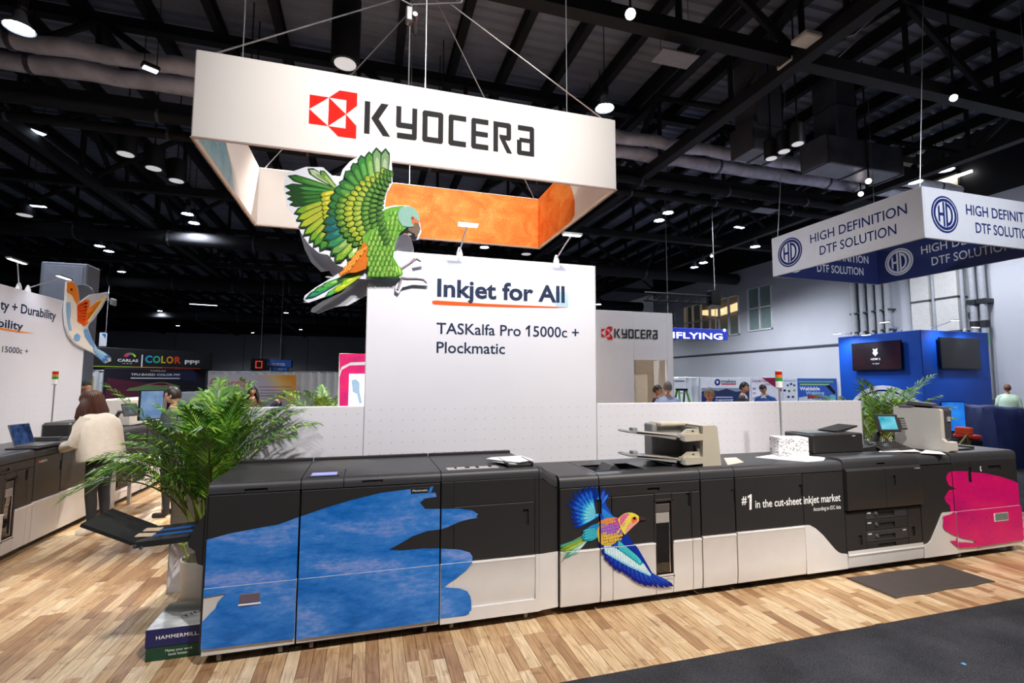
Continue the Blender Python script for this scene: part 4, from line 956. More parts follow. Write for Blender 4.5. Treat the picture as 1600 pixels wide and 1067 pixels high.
p = AZ(1506, 1038, -.005); tag(MB().cbox(p.x-.012, p.x+.012, p.y-.01, p.y+.012, -.005, .0, .002).build('tape_scrap', M('tape_blue', '5aa6f0', .5)), 'tiny scrap of blue tape on the dark carpet', 'tape')
# ================================================================ booth walls
YW = 1.27
boothw = M('booth_white', 'dcdbe4', .55, var=.012, scale=3)
edge = M('booth_edge', 'b9bac2', .4, .2)
WL, WR = AY(567.4, 712, YW).x, AY(930.5, 500, YW).x
WT = AY(930, 415.5, YW).z; PT = AY(750, 632.6, YW).z
PL = AZ(262, 926, 0).x; PRx = AY(1345, 628, YW).x
holem = M('peg_hole', 'a9a7b2', .6)
def peg_dots(T, x0, x1, z0, z1, y):
    mb = MB(); x = x0+.05; n = 0
    while x < x1-.02:
        z = z0
        while z < z1-.03:
            r = .0052; mb.flat([(x+r*math.cos(k*PI/3), y, z+r*math.sin(k*PI/3)) for k in range(6)]); z += .104
        x += .101
    T.part('peg_holes', mb, holem, kind='stuff')
T = Thing('display_wall', 'tall white display wall lettered Inkjet for All behind the printers', 'display wall', ((WL+WR)/2, YW+.05, 0))
T.part('panel', MB().cbox(WL, WR, YW, YW+.10, 0, WT, .004), boothw)
for xx in (WL, WR): T.part('edge_profile', MB().box(xx-.004, xx+.004, YW-.003, YW+.103, 0, WT), edge)
peg_dots(T, WL, WR, .86, PT+.04, YW-.0012)
Yp = YW-.002
def on_wall(mb, s, a, b, hpx, bold, Y=Yp):
    A = AY(a[0], a[1], Y); B = AY(b[0], b[1], Y); B.z = A.z; C = AY(a[0], a[1]-hpx, Y); return text_on(mb, s, A, B, C.z-A.z, bold)
q0, q1 = AY(868, 455.5, YW), AY(888, 479.5, YW)
T.part('tint_block', MB().box(q0.x, q1.x, YW-.0015, YW+.01, q1.z, q0.z), water('tint_blue', [(.3, '8fb8da'), (.7, 'c9dcee')], 3))
mb = MB().col('f0571f'); P = [AY(*p, Yp-.0004) for p in ((675.5,470),(682,469.3),(760,474.5),(868,479.2),(888,480.2),(866,481),(790,480),(700,476.8),(678,475.5),(675,473))]; mb.flat(P)
T.part('underline_print', mb, prt)
T.part('title_print', on_wall(MB().col('25304a'), 'Inkjet for All', (683, 463.2), (882.5, 473.2), 28.2, .028, Yp-.0008), prt)
T.part('model_print', on_wall(on_wall(MB().col('25304a'), 'TASKalfa Pro 15000c +', (682, 521.4), (904.5, 527), 17.5, .012), 'Plockmatic', (682, 551.2), (789, 553.6), 17.5, .012), prt)
T.part('numeral_flag', MB().col('25304a').flat([AY(*p_, Yp-.0003) for p_ in ((826.2,508.2),(828.6,508.2),(828.6,511.5),(821.6,515.6),(821.6,512.4))]), prt)
T = Thing('low_partition', 'waist-high grey white partition between the tall palm and the display wall', 'partition', ((PL+WL)/2, YW+.05, 0))
T.part('panel', MB().cbox(PL, WL-.003, YW, YW+.10, 0, PT, .004), boothw); T.part('edge_profile', MB().box(PL-.004, PL+.004, YW-.003, YW+.103, 0, PT), edge)
peg_dots(T, PL, WL, .2, PT, YW-.0012)
T = Thing('low_partition', 'waist-high white partition running from the display wall past the striped signal lamp', 'partition', ((PRx+WR)/2, YW+.05, 0))
xm = AY(1222, 660, YW).x
T.part('panel', MB().cbox(WR+.003, xm-.001, YW, YW+.10, 0, PT, .004), boothw); T.part('panel', MB().cbox(xm+.001, PRx, YW, YW+.10, 0, PT, .004), boothw)
T.part('edge_profile', MB().box(PRx-.004, PRx+.004, YW-.003, YW+.103, 0, PT), edge); peg_dots(T, WR, PRx, .86, PT, YW-.0012)
# ---- arm lamps on wall tops
steel = M('brushed_steel', 'c2c4c8', .3, .8); lampw = M('lamp_white_body', 'e9eaee', .35); bar_glow = M('bar_glow', 'ffffff', .3, emit=9, ecol='f4f8ff')
def arm_lamp(base, head, along, label, group, L=.16, light=None, power=60):
    b, h_ = Vector(base), Vector(head); along = Vector(along).normalized()
    T = Thing('arm_lamp', label, 'lamp', tuple(b), group=group)
    T.part('clamp', MB().lathe([(.030, -.02), (.034, .02), (.022, .06), (.012, .09)], tuple(b), 12), lampw, smooth=True)
    T.part('arm', MB().tube([b+Vector((0, 0, .05)), b+(h_-b)*.5+Vector((0, 0, .03)), h_], .008, 6), steel, smooth=True)
    n = Vector((0, 0, 1)); s = along.cross(n)
    pts = [h_+along*(sx*L)+s*(sy*.03)+n*(sz*.011) for sz in (-1, 1) for sx, sy in ((-1, -1), (1, -1), (1, 1), (-1, 1))]
    T.part('head', MB().add(pts, [(0,3,2,1),(4,5,6,7),(0,1,5,4),(1,2,6,5),(2,3,7,6),(3,0,4,7)]), steel)
    g = [h_+along*(sx*L*.9)+s*(sy*.022)+n*(-.0125) for sx, sy in ((-1, -1), (1, -1), (1, 1), (-1, 1))]
    g += [p-n*.003 for p in g]
    T.part('led_strip', MB().add(g, [(0,1,2,3),(7,6,5,4),(0,4,5,1),(1,5,6,2),(2,6,7,3),(3,7,4,0)]), bar_glow)
    if light:
        lamp_light('arm_light', tuple(h_-n*.04), light, power, 130, .8, COOL, .08)
Yl = YW-.34
for (bx, by, hx, hy) in ((718, 393, 731, 351), (869, 410, 894, 366)):
    B = AY(bx, by, YW+.05); B.z = WT+.01; Hd = AY(hx, hy, Yl)
    arm_lamp(B, Hd, (1, 0, 0), 'slim steel arm lamp on top of the tall display wall', 'arm lamps on the display wall', .10, (Hd.x, YW+.1, 1.6), 9)
# ================================================================ hanging sign
X0, X1, Y0s, Y1s, Z0, Z1 = -1.733, 2.954, 1.813, 4.697, 4.156, 5.075
fab = M('sign_fabric', 'f1ece9', .7, var=.012, scale=2, bump=.05, bscale=800)
T = Thing('hanging_sign', 'big four-sided white fabric sign hung over the booth with red emblem', 'hanging sign', ((X0+X1)/2, (Y0s+Y1s)/2, Z0))
t_ = .045
for (x0, x1, y0, y1) in ((X0, X1, Y0s, Y0s+t_), (X0, X1, Y1s-t_, Y1s), (X0, X0+t_, Y0s+t_, Y1s-t_), (X1-t_, X1, Y0s+t_, Y1s-t_)):
    T.part('fabric_panel', MB().cbox(x0, x1, y0, y1, Z0, Z1, .012), fab)
T.part('frame_rail', MB().box(X0-.004, X1+.004, Y0s-.004, Y0s+.012, Z0-.008, Z0+.006).box(X0-.004, X0+.012, Y0s, Y1s, Z0-.008, Z0+.006).box(X1-.012, X1+.004, Y0s, Y1s, Z0-.008, Z0+.006).box(X0, X1, Y1s-.012, Y1s+.004, Z0-.008, Z0+.006), M('rail_rose', 'a58d88', .5))
A = AY(482, 205, Y0s); K = AY(565, 207.8, Y0s); B = AY(834.5, 245.7, Y0s); A.z = B.z = K.z; hk = AY(565, 157, Y0s).z-K.z
T.part('brand_print', brand_on(MB(), A, B, hk, out=(0, -.003, 0)), prt)
orange = water('brush_orange', [(.30, 'c04a0e'), (.42, 'e56a16'), (.54, 'f0862c'), (.66, 'f6a35a')], 2.2, (1, 1, 1.4), fine=.5, rough=.7)
cyan = water('brush_cyan', [(.34, '5fb4d2'), (.5, '9fd3e4'), (.66, 'd4e9f0')], 1.6, fine=.3, rough=.7)
ob = Y1s-t_-.003
pl = AY(588, 300, ob).x
T.part('orange_print', MB().flat([(pl, ob, Z0+.012), (X1-t_, ob, Z0+.012), (X1-t_, ob, Z1-.012), (pl+.12, ob, Z1-.012), (pl+.03, ob, Z1-.3), (pl+.1, ob, Z0+.5), (pl-.05, ob, Z0+.25)]), orange)
xr = X1-t_-.003
P = [(Y1s-t_, Z0+.012)]+[(q.y, q.z) for q in (AX(868, 376, xr), AX(880, 362, xr), AX(893, 352, xr), AX(898, 335, xr), AX(898, 314, xr), AX(895, 300, xr), AX(890, 288, xr))]
P = [(y, max(min(z, Z1-.012), Z0+.012)) for y, z in P]
P += [(P[-1][0]-.15, Z1-.35), (P[-1][0]-.1, Z1-.012), (Y1s-t_, Z1-.012)]
T.part('orange_print', MB().flat([(xr, y, z) for y, z in P]), orange)
xl = X0+t_+.003
P = [(q.y, q.z) for q in (AX(304, 216, xl), AX(346, 221, xl), AX(353, 245, xl), AX(362, 275, xl), AX(369, 305, xl), AX(366, 318, xl))]
P = [(max(y, Y0s+t_+.01), max(min(z, Z1-.01), Z0+.012)) for y, z in P]
P = [(Y0s+t_+.01, Z0+.012), (Y0s+t_+.01, Z1-.012), (2.5, Z1-.012)]+[(2.62, 4.9), (2.75, 4.62), (3.1, 4.4), (3.3, Z0+.012)]
T.part('cyan_print', MB().flat([(xl, y, z) for y, z in P]), cyan)
wire = M('wire_steel', 'b9b9bd', .35, .7)
apex = AY(673, -17, (Y0s+Y1s)/2)
for (x, y) in ((X0+.12, Y0s+.05), (X1-.12, Y0s+.05), (X0+.12, Y1s-.05), (X1-.12, Y1s-.05)):
    tag(MB().tube([(x, y, Z1-.01), apex], .009, 5).build('rigging_cable', wire), 'thin steel bridle cable from a sign corner to the rigging point', 'cable', 'bridle cables of the hanging sign')
for (px, py, yy) in ((665, 131, Y0s), (887, 170, Y0s), (378, 90, Y0s), (640, 285, Y1s)):
    p = AY(px, py, yy); tag(MB().tube([(p.x, yy+.03, Z1-.02), (p.x, yy+.03, 9.8)], .006, 5).build('drop_wire', wire), 'thin vertical drop wire holding up the big hanging sign', 'cable', 'drop wires of the hanging sign')
p = AY(641, 20, Y0s)
T = Thing('chain_hoist', 'small chain hoist on cables above the big hanging sign', 'hoist', (p.x, Y0s, p.z))
T.part('motor', MB().cbox(p.x-.05, p.x+.03, Y0s-.05, Y0s+.05, p.z-.13, p.z+.05, .015).lathe([(.03, -.08), (.035, 0), (.03, .08)], (p.x+.05, Y0s, p.z-.06), 10, 'y'), M('hoist_grey', '8a8a8e', .35, .7))
T.part('hook', MB().tube([(p.x, Y0s, p.z+.04), (p.x+.02, Y0s, p.z+.08), (p.x, Y0s, p.z+.11)], .012, 6), steel)
T.part('chain', MB().tube([(p.x, Y0s+.02, p.z-.1), (p.x, Y0s+.03, Z1-.02)], .008, 6), wire)
T.part('chain_bag', MB().lathe([(.015, -.26), (.03, -.22), (.03, -.12)], (p.x+.06, Y0s, p.z), 8), M('bag_black', '141416', .8))
for dx in (-.45, .6): T.part('sling', MB().tube([(p.x, Y0s, p.z+.1), (p.x+dx, Y0s+.1, p.z+.34), (p.x+dx*3.2, Y0s+.3, 9.8)], .008, 5), wire)
# ================================================================ parrot cut-out
PS = 3.5567; YB_ = 1.235
def pp(x, y, Y=YB_): p = AY(420+x/PS, 210+y/PS, Y); return (p.x, p.z)
U1 = AY(421, 300, YB_).x-AY(420, 300, YB_).x; UP = U1/PS      # metres per unit of the drawing
acry = M('acrylic_white', 'dfe2ec', .15, var=.02, coat=.6)
T = Thing('parrot_cutout', 'green parrot cut-out with spread wings fixed to the corner of the display wall', 'wall decoration', (AY(600, 470, YB_).x, YB_, AY(600, 470, YB_).z))
OUT = [(590,70),(655,70),(683,130),(688,270),(655,330),(645,405),(700,393),(780,397),(832,445),(848,540),(830,585),(800,588),(770,550),(720,565),(695,640),(690,695),(725,745),(780,705),(815,678),(852,695),(856,730),(795,742),(800,765),(862,776),(893,805),(885,840),(800,835),(742,850),(720,885),(703,870),(705,840),(722,815),(620,812),(545,805),(480,800),(440,850),(360,885),(220,935),(193,918),(200,895),(260,850),(360,790),(430,745),(370,722),(330,670),(280,660),(225,615),(180,550),(135,445),(100,395),(82,300),(95,218),(205,180),(300,182),(360,235),(395,240),(410,195),(450,150),(500,120),(550,85)]
T.part('backing_plate', MB().prism([pp(*p) for p in OUT], 'y', YB_, YB_+.012), acry)
def smooth_fan(T, feathers, y0, name='feather', th=.0025, step=.0009):
    for k, (A, B, w, cc) in enumerate(feathers):
        P = [pp(p[0], -p[1]) for p in leafpoly((A[0], -A[1]), (B[0], -B[1]), w, 7)]
        y = y0-k*step
        mb = MB().col(cc[0]); mb.prism(P, 'y', y-th, y)
        Q = [pp(p[0], -p[1]) for p in leafpoly((A[0], -A[1]), (A[0]+(B[0]-A[0])*.93, -(A[1]+(B[1]-A[1])*.93)), w*.78, 7)]
        mb.col(cc[1]).flat([(p[0], y-th-.0006, p[1]) for p in Q])
        if len(cc) > 2:
            Q = [pp(p[0], -p[1]) for p in leafpoly((A[0], -A[1]), (A[0]+(B[0]-A[0])*.72, -(A[1]+(B[1]-A[1])*.72)), w*.42, 6)]
            mb.col(cc[2]).flat([(p[0], y-th-.0011, p[1]) for p in Q])
        T.part(name, mb, prt)
rg = random.Random(11)
GD, GM, GL, YG, YE = '1f4420', '356c2a', '5f8c3c', '7f9a2e', 'a4a838'
fe = []
# rear wing: long green primaries, yellow-green secondaries
for k, (B, w, c1, c2) in enumerate((((215,190),40,'a9b79a','7d9a5a'),((285,200),34,GL,'9cb46a'),((105,230),38,GM,'4f8a3a'),((88,288),40,GD,'3f8a40'),((92,325),36,GD,GM),((102,358),36,GD,GM),((115,390),34,GD,GM))):
    fe.append(((372,290+k*10), B, w, (GD, c1 if k > 1 else c1, c2)))
for k, B in enumerate(((140,440),(150,480),(163,522),(190,565),(222,602),(248,628),(285,650))):
    fe.append(((345+k*6,365+k*20), B, 42, (GD, ('6f9a2a', '9aac2c', 'a8b030', '8aa62c', '6f982a', '4f8a2c', '3f7f30')[k], YE)))
for k in range(6): fe.append(((370,320+k*28), (285+k*3,345+k*24), 34, ('4f6a1c', 'a9a92c', 'd0c648')))
# front wing: primaries fan round from top to bottom
arcs = [((640,280),(648,85)),((610,270),(597,80)),((575,275),(556,102)),((545,275),(512,122)),((520,285),(468,165)),((505,300),(425,210)),((495,320),(390,272)),((490,345),(362,308)),((488,370),(340,352)),((486,395),(326,398)),((486,420),(320,440)),((488,445),(300,495)),((490,470),(297,540)),((495,495),(302,590)),((500,520),(318,632)),((508,540),(342,672)),((515,560),(365,715)),((530,575),(440,700))]
cl = [('74906a','98aa88'),('6f9464','a0b48a'),('4f8a3a','7fa85a'),('2f7a34','5a9a44'),('2c6a30','4f8a3c'),('2c6a30','4f8a3c'),('2f6e34','55903e'),('2f6e34','55903e'),('2f6e34','4f8c3c'),('2f6e34','4f8c3c'),('2b6640','3f8048'),('1f5a52','2f7468'),('1c5560','2f7478'),('1f5f5c','2f8070'),('2f7a50','488a50'),('648e48','8fab60'),('709a2c','96b044'),('8fb85a','c6d49a')]
for (A, B), (c1, c2) in list(zip(arcs, cl))[::-1]: fe.append((A, B, 52, (GD, c1, c2)))
smooth_fan(T, fe, YB_-.001)
cov = []
for r, (n, ins, c1, c2, L, w) in enumerate(((16, 0, '4f7a2a', '86a03a', 100, 36), (17, 34, '8a9a2c', 'b4b43c', 88, 33), (17, 66, '7f9a34', 'a4ae48', 74, 31), (17, 96, '3f6e28', '6f9440', 62, 29), (16, 124, '356426', '5f8a38', 54, 27), (15, 150, '2f5a22', '4f7a30', 46, 26))):
    for k in range(n):
        t = k/(n-1); # inner arc of the wing from the wrist (top) to the body
        bx = 625-165*math.sin(PI*min(1, t*.92+.02))**.9*(1-.14*r)+ins*.42
        by = 250+335*t
        an = math.radians(100+95*min(1, t*1.35)); 
        cov.append(((bx, by), (bx+math.cos(an)*L, by-math.sin(an)*L*.8+18*t+L*.28*t), w, ('1c3a12', c1, c2)))
smooth_fan(T, cov, YB_-.027, 'covert_feather', .002, .00035)
# body, head, thigh as overlapping relief
def shape(T, name, pts, y, th, col): return T.part(name, MB().col(col).prism([pp(*p) for p in pts], 'y', y-th, y), prt)
yb = YB_-.052
shape(T, 'body', [(640,430),(680,415),(740,408),(800,425),(770,520),(725,560),(695,630),(690,690),(735,765),(730,795),(640,795),(560,790),(548,720),(552,640),(520,600),(540,560),(600,520),(625,470)], yb, .006, '5f9a34')
shape(T, 'orange_flank', [(525,605),(552,625),(552,720),(540,755),(480,775),(410,778),(440,740),(485,690),(510,650)], yb-.001, .006, 'c4691c')
shape(T, 'head', [(715,450),(730,420),(770,410),(810,425),(833,465),(836,495),(815,520),(780,525),(740,520),(720,490)], yb-.0065, .006, '7fa79a')
shape(T, 'cheek', [(790,470),(815,480),(834,500),(822,520),(800,515),(790,495)], yb-.0126, .002, 'b86a4a')
bk = shape(T, 'beak', [(808,500),(830,508),(839,535),(832,560),(812,582),(806,562),(790,556),(770,540),(775,530),(800,528)], yb-.0126, .006, '6b5a4c')
shape(T, 'eye', [(796+8*math.cos(k*PI/4), 476+8*math.sin(k*PI/4)) for k in range(8)], yb-.0147, .002, 'a8321c')
sc = []
for r in range(13):
    for k in range(8):
        y = 440+r*28; xl_ = 640 if r < 3 else (560 if r > 5 else 600-20*(r-3)); x = xl_+k*24+(12 if r % 2 else 0)+(40 if r < 2 else 0)
        lim = 735 if r < 4 else (715-(r-4)*6 if r < 9 else 690+(r-9)*12)
        if x < lim: sc.append(((x, y-8), (x-6+rg.uniform(-3, 3), y+26), 25, ('2f5f1c', rg.choice(('4f8428', '5f9434', '6c9c40', '588a30')), rg.choice(('93b45a', '7fa64a')))))
smooth_fan(T, sc, yb-.006, 'body_feather', .0015, .00006)
for r in range(5):
    for k in range(4):
        x, y = 535-r*22-k*14+8*r*0, 640+r*28+k*8
        smooth_fan(T, [((x+12, y-10), (x-10, y+18), 22, ('a04a10', 'cc7020', 'e09a40'))], yb-.008-.0002*r, 'flank_feather', .0015)
for k in range(6): smooth_fan(T, [((650+k*14, 740), (632+k*20, 796), 26, ('3f7a22', '6aa838', 'a4d060'))], yb-.008, 'thigh_feather', .002)
tl = [((470,770),(200,915),34,('123c3a','2a8a6a','6fc09a')),((480,775),(240,880),30,('1f5a2a','3f9a4a','8aca7a')),((490,775),(285,850),28,('1f5a2a','4fa045','9fd07a')),((500,780),(310,905),26,('1f6a3a','5fb060','b0dc9a')),((505,785),(355,878),34,('6f8a12','a9c022','d6dc50')),((510,775),(400,840),30,('5f8a1c','8fb82c','c8d850'))]
smooth_fan(T, tl, YB_-.004, 'tail_feather', .0025, .001)
legm = M('leg_mauve', '9a8a98', .5, var=.2, scale=80)
for pts in (((715,760),(750,738),(790,712),(822,690),(845,705)), ((735,795),(770,800),(820,800),(860,806),(878,825)), ((735,800),(728,830),(716,862)), ((790,712),(800,700),(812,690))):
    P = [Vector((pp(*p)[0], YB_-.004, pp(*p)[1])) for p in pts]
    T.part('claw', MB().tube(P, [9*UP, 8*UP, 7*UP, 6*UP, 4*UP][:len(P)], 7), legm, smooth=True)
# the white back of its twin on the far side of the wall
Yt = YW+.13
T = Thing('white_bird_cutout', 'plain white reverse of a second bird cut-out behind the parrot', 'wall decoration', (AY(540, 460, Yt).x, Yt, AY(540, 460, Yt).z))
ow = M('acrylic_reverse', 'cfd0da', .35, var=.03)
def pq(x, y): p = AY(420+x/PS, 210+y/PS, Yt); return (p.x, p.z)
T.part('wing_plate', MB().prism([pq(*p) for p in ((175,555),(200,640),(235,710),(290,762),(335,755),(355,785),(420,790),(480,810),(545,770),(560,660),(400,600),(260,560))], 'y', Yt, Yt+.012), ow)
T.part('tail_plate', MB().prism([pq(*p) for p in ((240,965),(232,985),(275,995),(360,960),(440,950),(560,885),(600,800),(500,800),(400,880),(300,925))], 'y', Yt, Yt+.012), ow)
T.part('body_plate', MB().prism([pq(*p) for p in ((540,820),(620,900),(720,820),(800,700),(806,630),(790,575),(745,540),(700,560),(600,640),(540,700))], 'y', Yt+.001, Yt+.013), ow)
# ================================================================ wall and bird of the left-hand row
XW = -4.61
ye = AX(131, 543, XW).y; zt_ = AX(100, 470, XW).z
T = Thing('display_wall', 'white display wall with orange and blue bird behind the other printer row', 'display wall', (XW-.05, ye/2, 0))
T.part('panel', MB().cbox(XW-.10, XW, -1.5, ye, 0, zt_, .004), boothw); T.part('edge_profile', MB().box(XW-.103, XW+.003, ye-.004, ye+.004, 0, zt_), edge)
mb = MB(); y = .6
while y < ye-.05:
    for k in range(7):
        r = .0052; mb.flat([(XW+.0012, y+r*math.cos(i*PI/3), .9+k*.104+r*math.sin(i*PI/3)) for i in range(6)])
    y += .101
T.part('peg_holes', mb, holem, kind='stuff')
def on_left(mb, s, a, b, hpx, bold):
    A = AX(a[0], a[1], XW+.002); B = AX(b[0], b[1], XW+.002); B.z = A.z; C = AX(a[0], a[1]-hpx, XW+.002); return text_on(mb, s, A, B, C.z-A.z, bold)
T.part('title_print', on_left(on_left(MB().col('25304a'), 'ty + Durability', (0, 483), (87, 501), 16, .02), 'ability', (-14, 509), (36, 513), 14, .02), prt)
T.part('model_print', on_left(MB().col('25304a'), '15000c +', (3, 550), (44, 551.5), 9.5, .006), prt)
T.part('underline_print', MB().col('f0861f').flat([AX(*p, XW+.002) for p in ((0, 512), (30, 517), (54, 521), (30, 519.6), (0, 515.2))]), prt)
BS2 = 6.67
def lp(x, y, X=XW+.03): p = AX(80+x/BS2, 420+y/BS2, X); return (p.y, p.z)
T = Thing('bird_cutout', 'orange and pale blue bird cut-out on the edge of the other display wall', 'wall decoration', (XW+.03, lp(250, 500)[0], lp(250, 500)[1]))
def lshape(name, pts, x, th, col, mat=None): return T.part(name, MB().col(col).prism([lp(*p) for p in pts], 'x', x, x+th), mat or prt)
lshape('backing_plate', [(155,130),(215,125),(270,170),(290,260),(300,350),(400,270),(590,240),(590,290),(520,420),(450,520),(400,570),(380,610),(420,720),(480,830),(620,920),(625,960),(560,985),(440,880),(330,830),(240,780),(180,700),(145,590),(135,450),(145,300),(150,200)], XW+.018, .012, 'dfe2ec', acry)
lshape('body', [(158,140),(200,130),(245,160),(262,220),(270,300),(262,360),(290,440),(300,520),(330,620),(350,700),(440,840),(430,870),(330,820),(245,770),(190,690),(160,590),(148,450),(152,330),(155,230)], XW+.030, .006, 'eae2d6')
lshape('hood', [(158,140),(200,130),(250,165),(275,240),(282,330),(262,375),(235,330),(215,280),(180,255),(155,240)], XW+.0361, .003, 'f0862a')
lshape('breast', [(150,350),(195,345),(200,430),(190,560),(210,640),(180,650),(158,560),(148,450)], XW+.0361, .002, '8fb2d6')
lshape('belly_spot', [(235,690),(270,670),(300,700),(290,750),(255,760),(230,735)], XW+.0361, .002, '7aa6d4')
lshape('rump', [(330,640),(370,620),(400,690),(440,770),(455,830),(400,790),(345,710)], XW+.0361, .003, '6f9ccc')
lshape('eye', [(203+12*math.cos(k*PI/4), 215+15*math.sin(k*PI/4)) for k in range(8)], XW+.0395, .002, '1a1a1a')
def lfan(lst, x, name):
    for k, (A, B, w, cc) in enumerate(lst):
        P = [lp(p[0], -p[1]) for p in leafpoly((A[0], -A[1]), (B[0], -B[1]), w, 6)]; xx = x+k*.0006
        mb = MB().col(cc[0]).prism(P, 'x', xx, xx+.002)
        Q = [lp(p[0], -p[1]) for p in leafpoly((A[0], -A[1]), (A[0]+(B[0]-A[0])*.8, -(A[1]+(B[1]-A[1])*.8)), w*.8, 6)]; mb.col(cc[1]).flat([(xx+.0026, p[0], p[1]) for p in Q])
        T.part(name, mb, prt)
lfan([((275,600-k*8), (330+k*28, 620-k*38), 52, ('f2e2a8', 'f08a2a' if k > 1 else 'f3b04a')) for k in range(10)], XW+.030, 'feather')
lfan([((265,400+k*22), (400-k*4, 330+k*40), 60, ('ee7420', 'e2501a')) for k in range(7)], XW+.037, 'covert_feather')
lfan([((430,830),(560,980),34,('3f78b8','7fb0dc')),((435,825),(590,965),34,('3f78b8','8fbce4')),((440,820),(615,930),34,('3f78b8','a9cce8'))], XW+.034, 'tail_feather')
# arm lamps on that wall, trussed light heads behind it
for (bx, by, hx, hy, g) in ((30, 440, 27, 407, 0), (44, 447, 100, 433, 0)):
    Bp = AX(bx, by, XW-.05); Bp.z = zt_+.01; Hd = AX(hx, hy, XW+.35)
    arm_lamp(Bp, Hd, (0, 1, 0), 'steel arm lamp on the display wall with the orange bird', 'arm lamps by the orange bird', .16, (XW, Hd.y, 1.2), 9)
T = Thing('projector_lamp', 'round grey lamp head rising behind the orange bird', 'lamp', (XW-.6, ye, zt_))
p = AX(128, 458, XW-.4)
T.part('dish', MB().lathe([(.16, 0), (.17, .02), (.15, .10), (.06, .16)], tuple(p), 16, 'y'), M('dish_grey', '9a9ca4', .3, .4), smooth=True)
T.part('post', MB().tube([p+Vector((0, .08, -.1)), (p.x, p.y+.08, 0)], .02, 6), steel)
q = AX(177, 472, XW-.4); T.part('paddle', MB().cbox(q.x-.02, q.x+.02, q.y-.11, q.y+.11, q.z-.07, q.z+.07, .02), M('paddle_grey', 'a9abb4', .4)); T.part('paddle_arm', MB().tube([p, q], .012, 5), steel)
T = Thing('grey_screen_box', 'grey translucent box standing behind the wall with the orange bird', 'box', ((AY(64, 408, ye+1.6).x+AY(137, 412, ye+1.6).x)/2, ye+1.85, 0))
a0, a1 = AY(64, 408, ye+1.6), AY(137, 412, ye+1.6)
T.part('casing', MB().cbox(a0.x, a1.x, ye+1.6, ye+2.1, 0, a0.z, .02), M('casing_grey', '7d8190', .6)); T.part('panel', MB().cbox(a0.x+.06, a1.x-.06, ye+1.59, ye+1.6, .4, a0.z-.06, .004), M('casing_panel', '8d93a4', .5))
# ================================================================ things on top of the printer row
paper = M('paper_white', 'f2f1f4', .7, var=.01); beige = M('plastic_beige', 'b9b1a0', .45, var=.03); greyp = M('plastic_grey', '8a8a8c', .5, var=.03); dkgrey = M('plastic_dark', '3a3a3d', .45)
def sheet(name, px, z, label, mat=paper, n=1, cat='paper', group=None):
    """loose sheets lying on a top: outline given by sight lines on height z"""
    P = [AZ(x, y, z) for x, y in px]; c = sum(P, Vector())/len(P)
    o = MB().prism([(p.x, p.y) for p in P], 'z', z, z+.002*n).build(name, mat); return tag(o, label, cat, group)
# loose folded sheets on the catch tray of the left block
zc_ = ZL+.021
P = [AZ(x, y, zc_+.01) for x, y in ((763,717.5),(772,715),(815,712),(832,719),(806,723),(786,721))]
T = Thing('paper_sheets', 'loose white sheets fanned over the small black catch tray', 'paper', tuple(sum(P, Vector())/6))
for k in range(3):
    T.part('sheet', MB().prism([(p.x+.02*math.sin(k*2+i), p.y+.012*math.cos(k*3+i)) for i, p in enumerate(P)], 'z', zc_+k*.006, zc_+k*.006+.0015), paper)
# ---- beige two-tray sorter
b0 = AZ(1100, 728.5, ZRr); b1 = AZ(1128.5, 727.3, ZRr); SX0, SX1, SY = b0.x, b1.x, b0.y
ht = AY(1096, 665, SY).z; xl0 = AY(1014, 662, SY+.33).x
T = Thing('paper_sorter', 'beige paper sorter with two open trays standing on the black units', 'sorter', ((SX0+xl0)/2, SY+.2, ZRr))
T.part('side_housing', MB().prism([(SX0-.012, ZRr), (SX1, ZRr), (SX1-.03, ht-.02), (SX1-.05, ht), (SX0, ht-.003)], 'y', SY, SY+.42), beige)
T.part('back_housing', MB().cbox(xl0, SX0-.01, SY+.28, SY+.42, ZRr+.01, ht+.0, .01), greyp)
T.part('top_cover', MB().cbox(xl0+.05, SX0-.01, SY+.22, SY+.42, ht-.02, ht+.012, .01), beige)
T.part('inner_wall', MB().cbox(xl0+.05, SX0-.01, SY+.27, SY+.285, ZRr+.04, ht-.05, .003), greyp)
T.part('inner_side', MB().cbox(SX0-.03, SX0-.008, SY+.04, SY+.28, ZRr+.01, ht-.02, .003), greyp)
T.part('side_slot', MB().cbox(SX0-.034, SX0-.028, SY+.06, SY+.1, ZRr+.08, ZRr+.17, .002), dark)
lx = AY(977, 672, SY+.1).x
ww = SX0-xl0
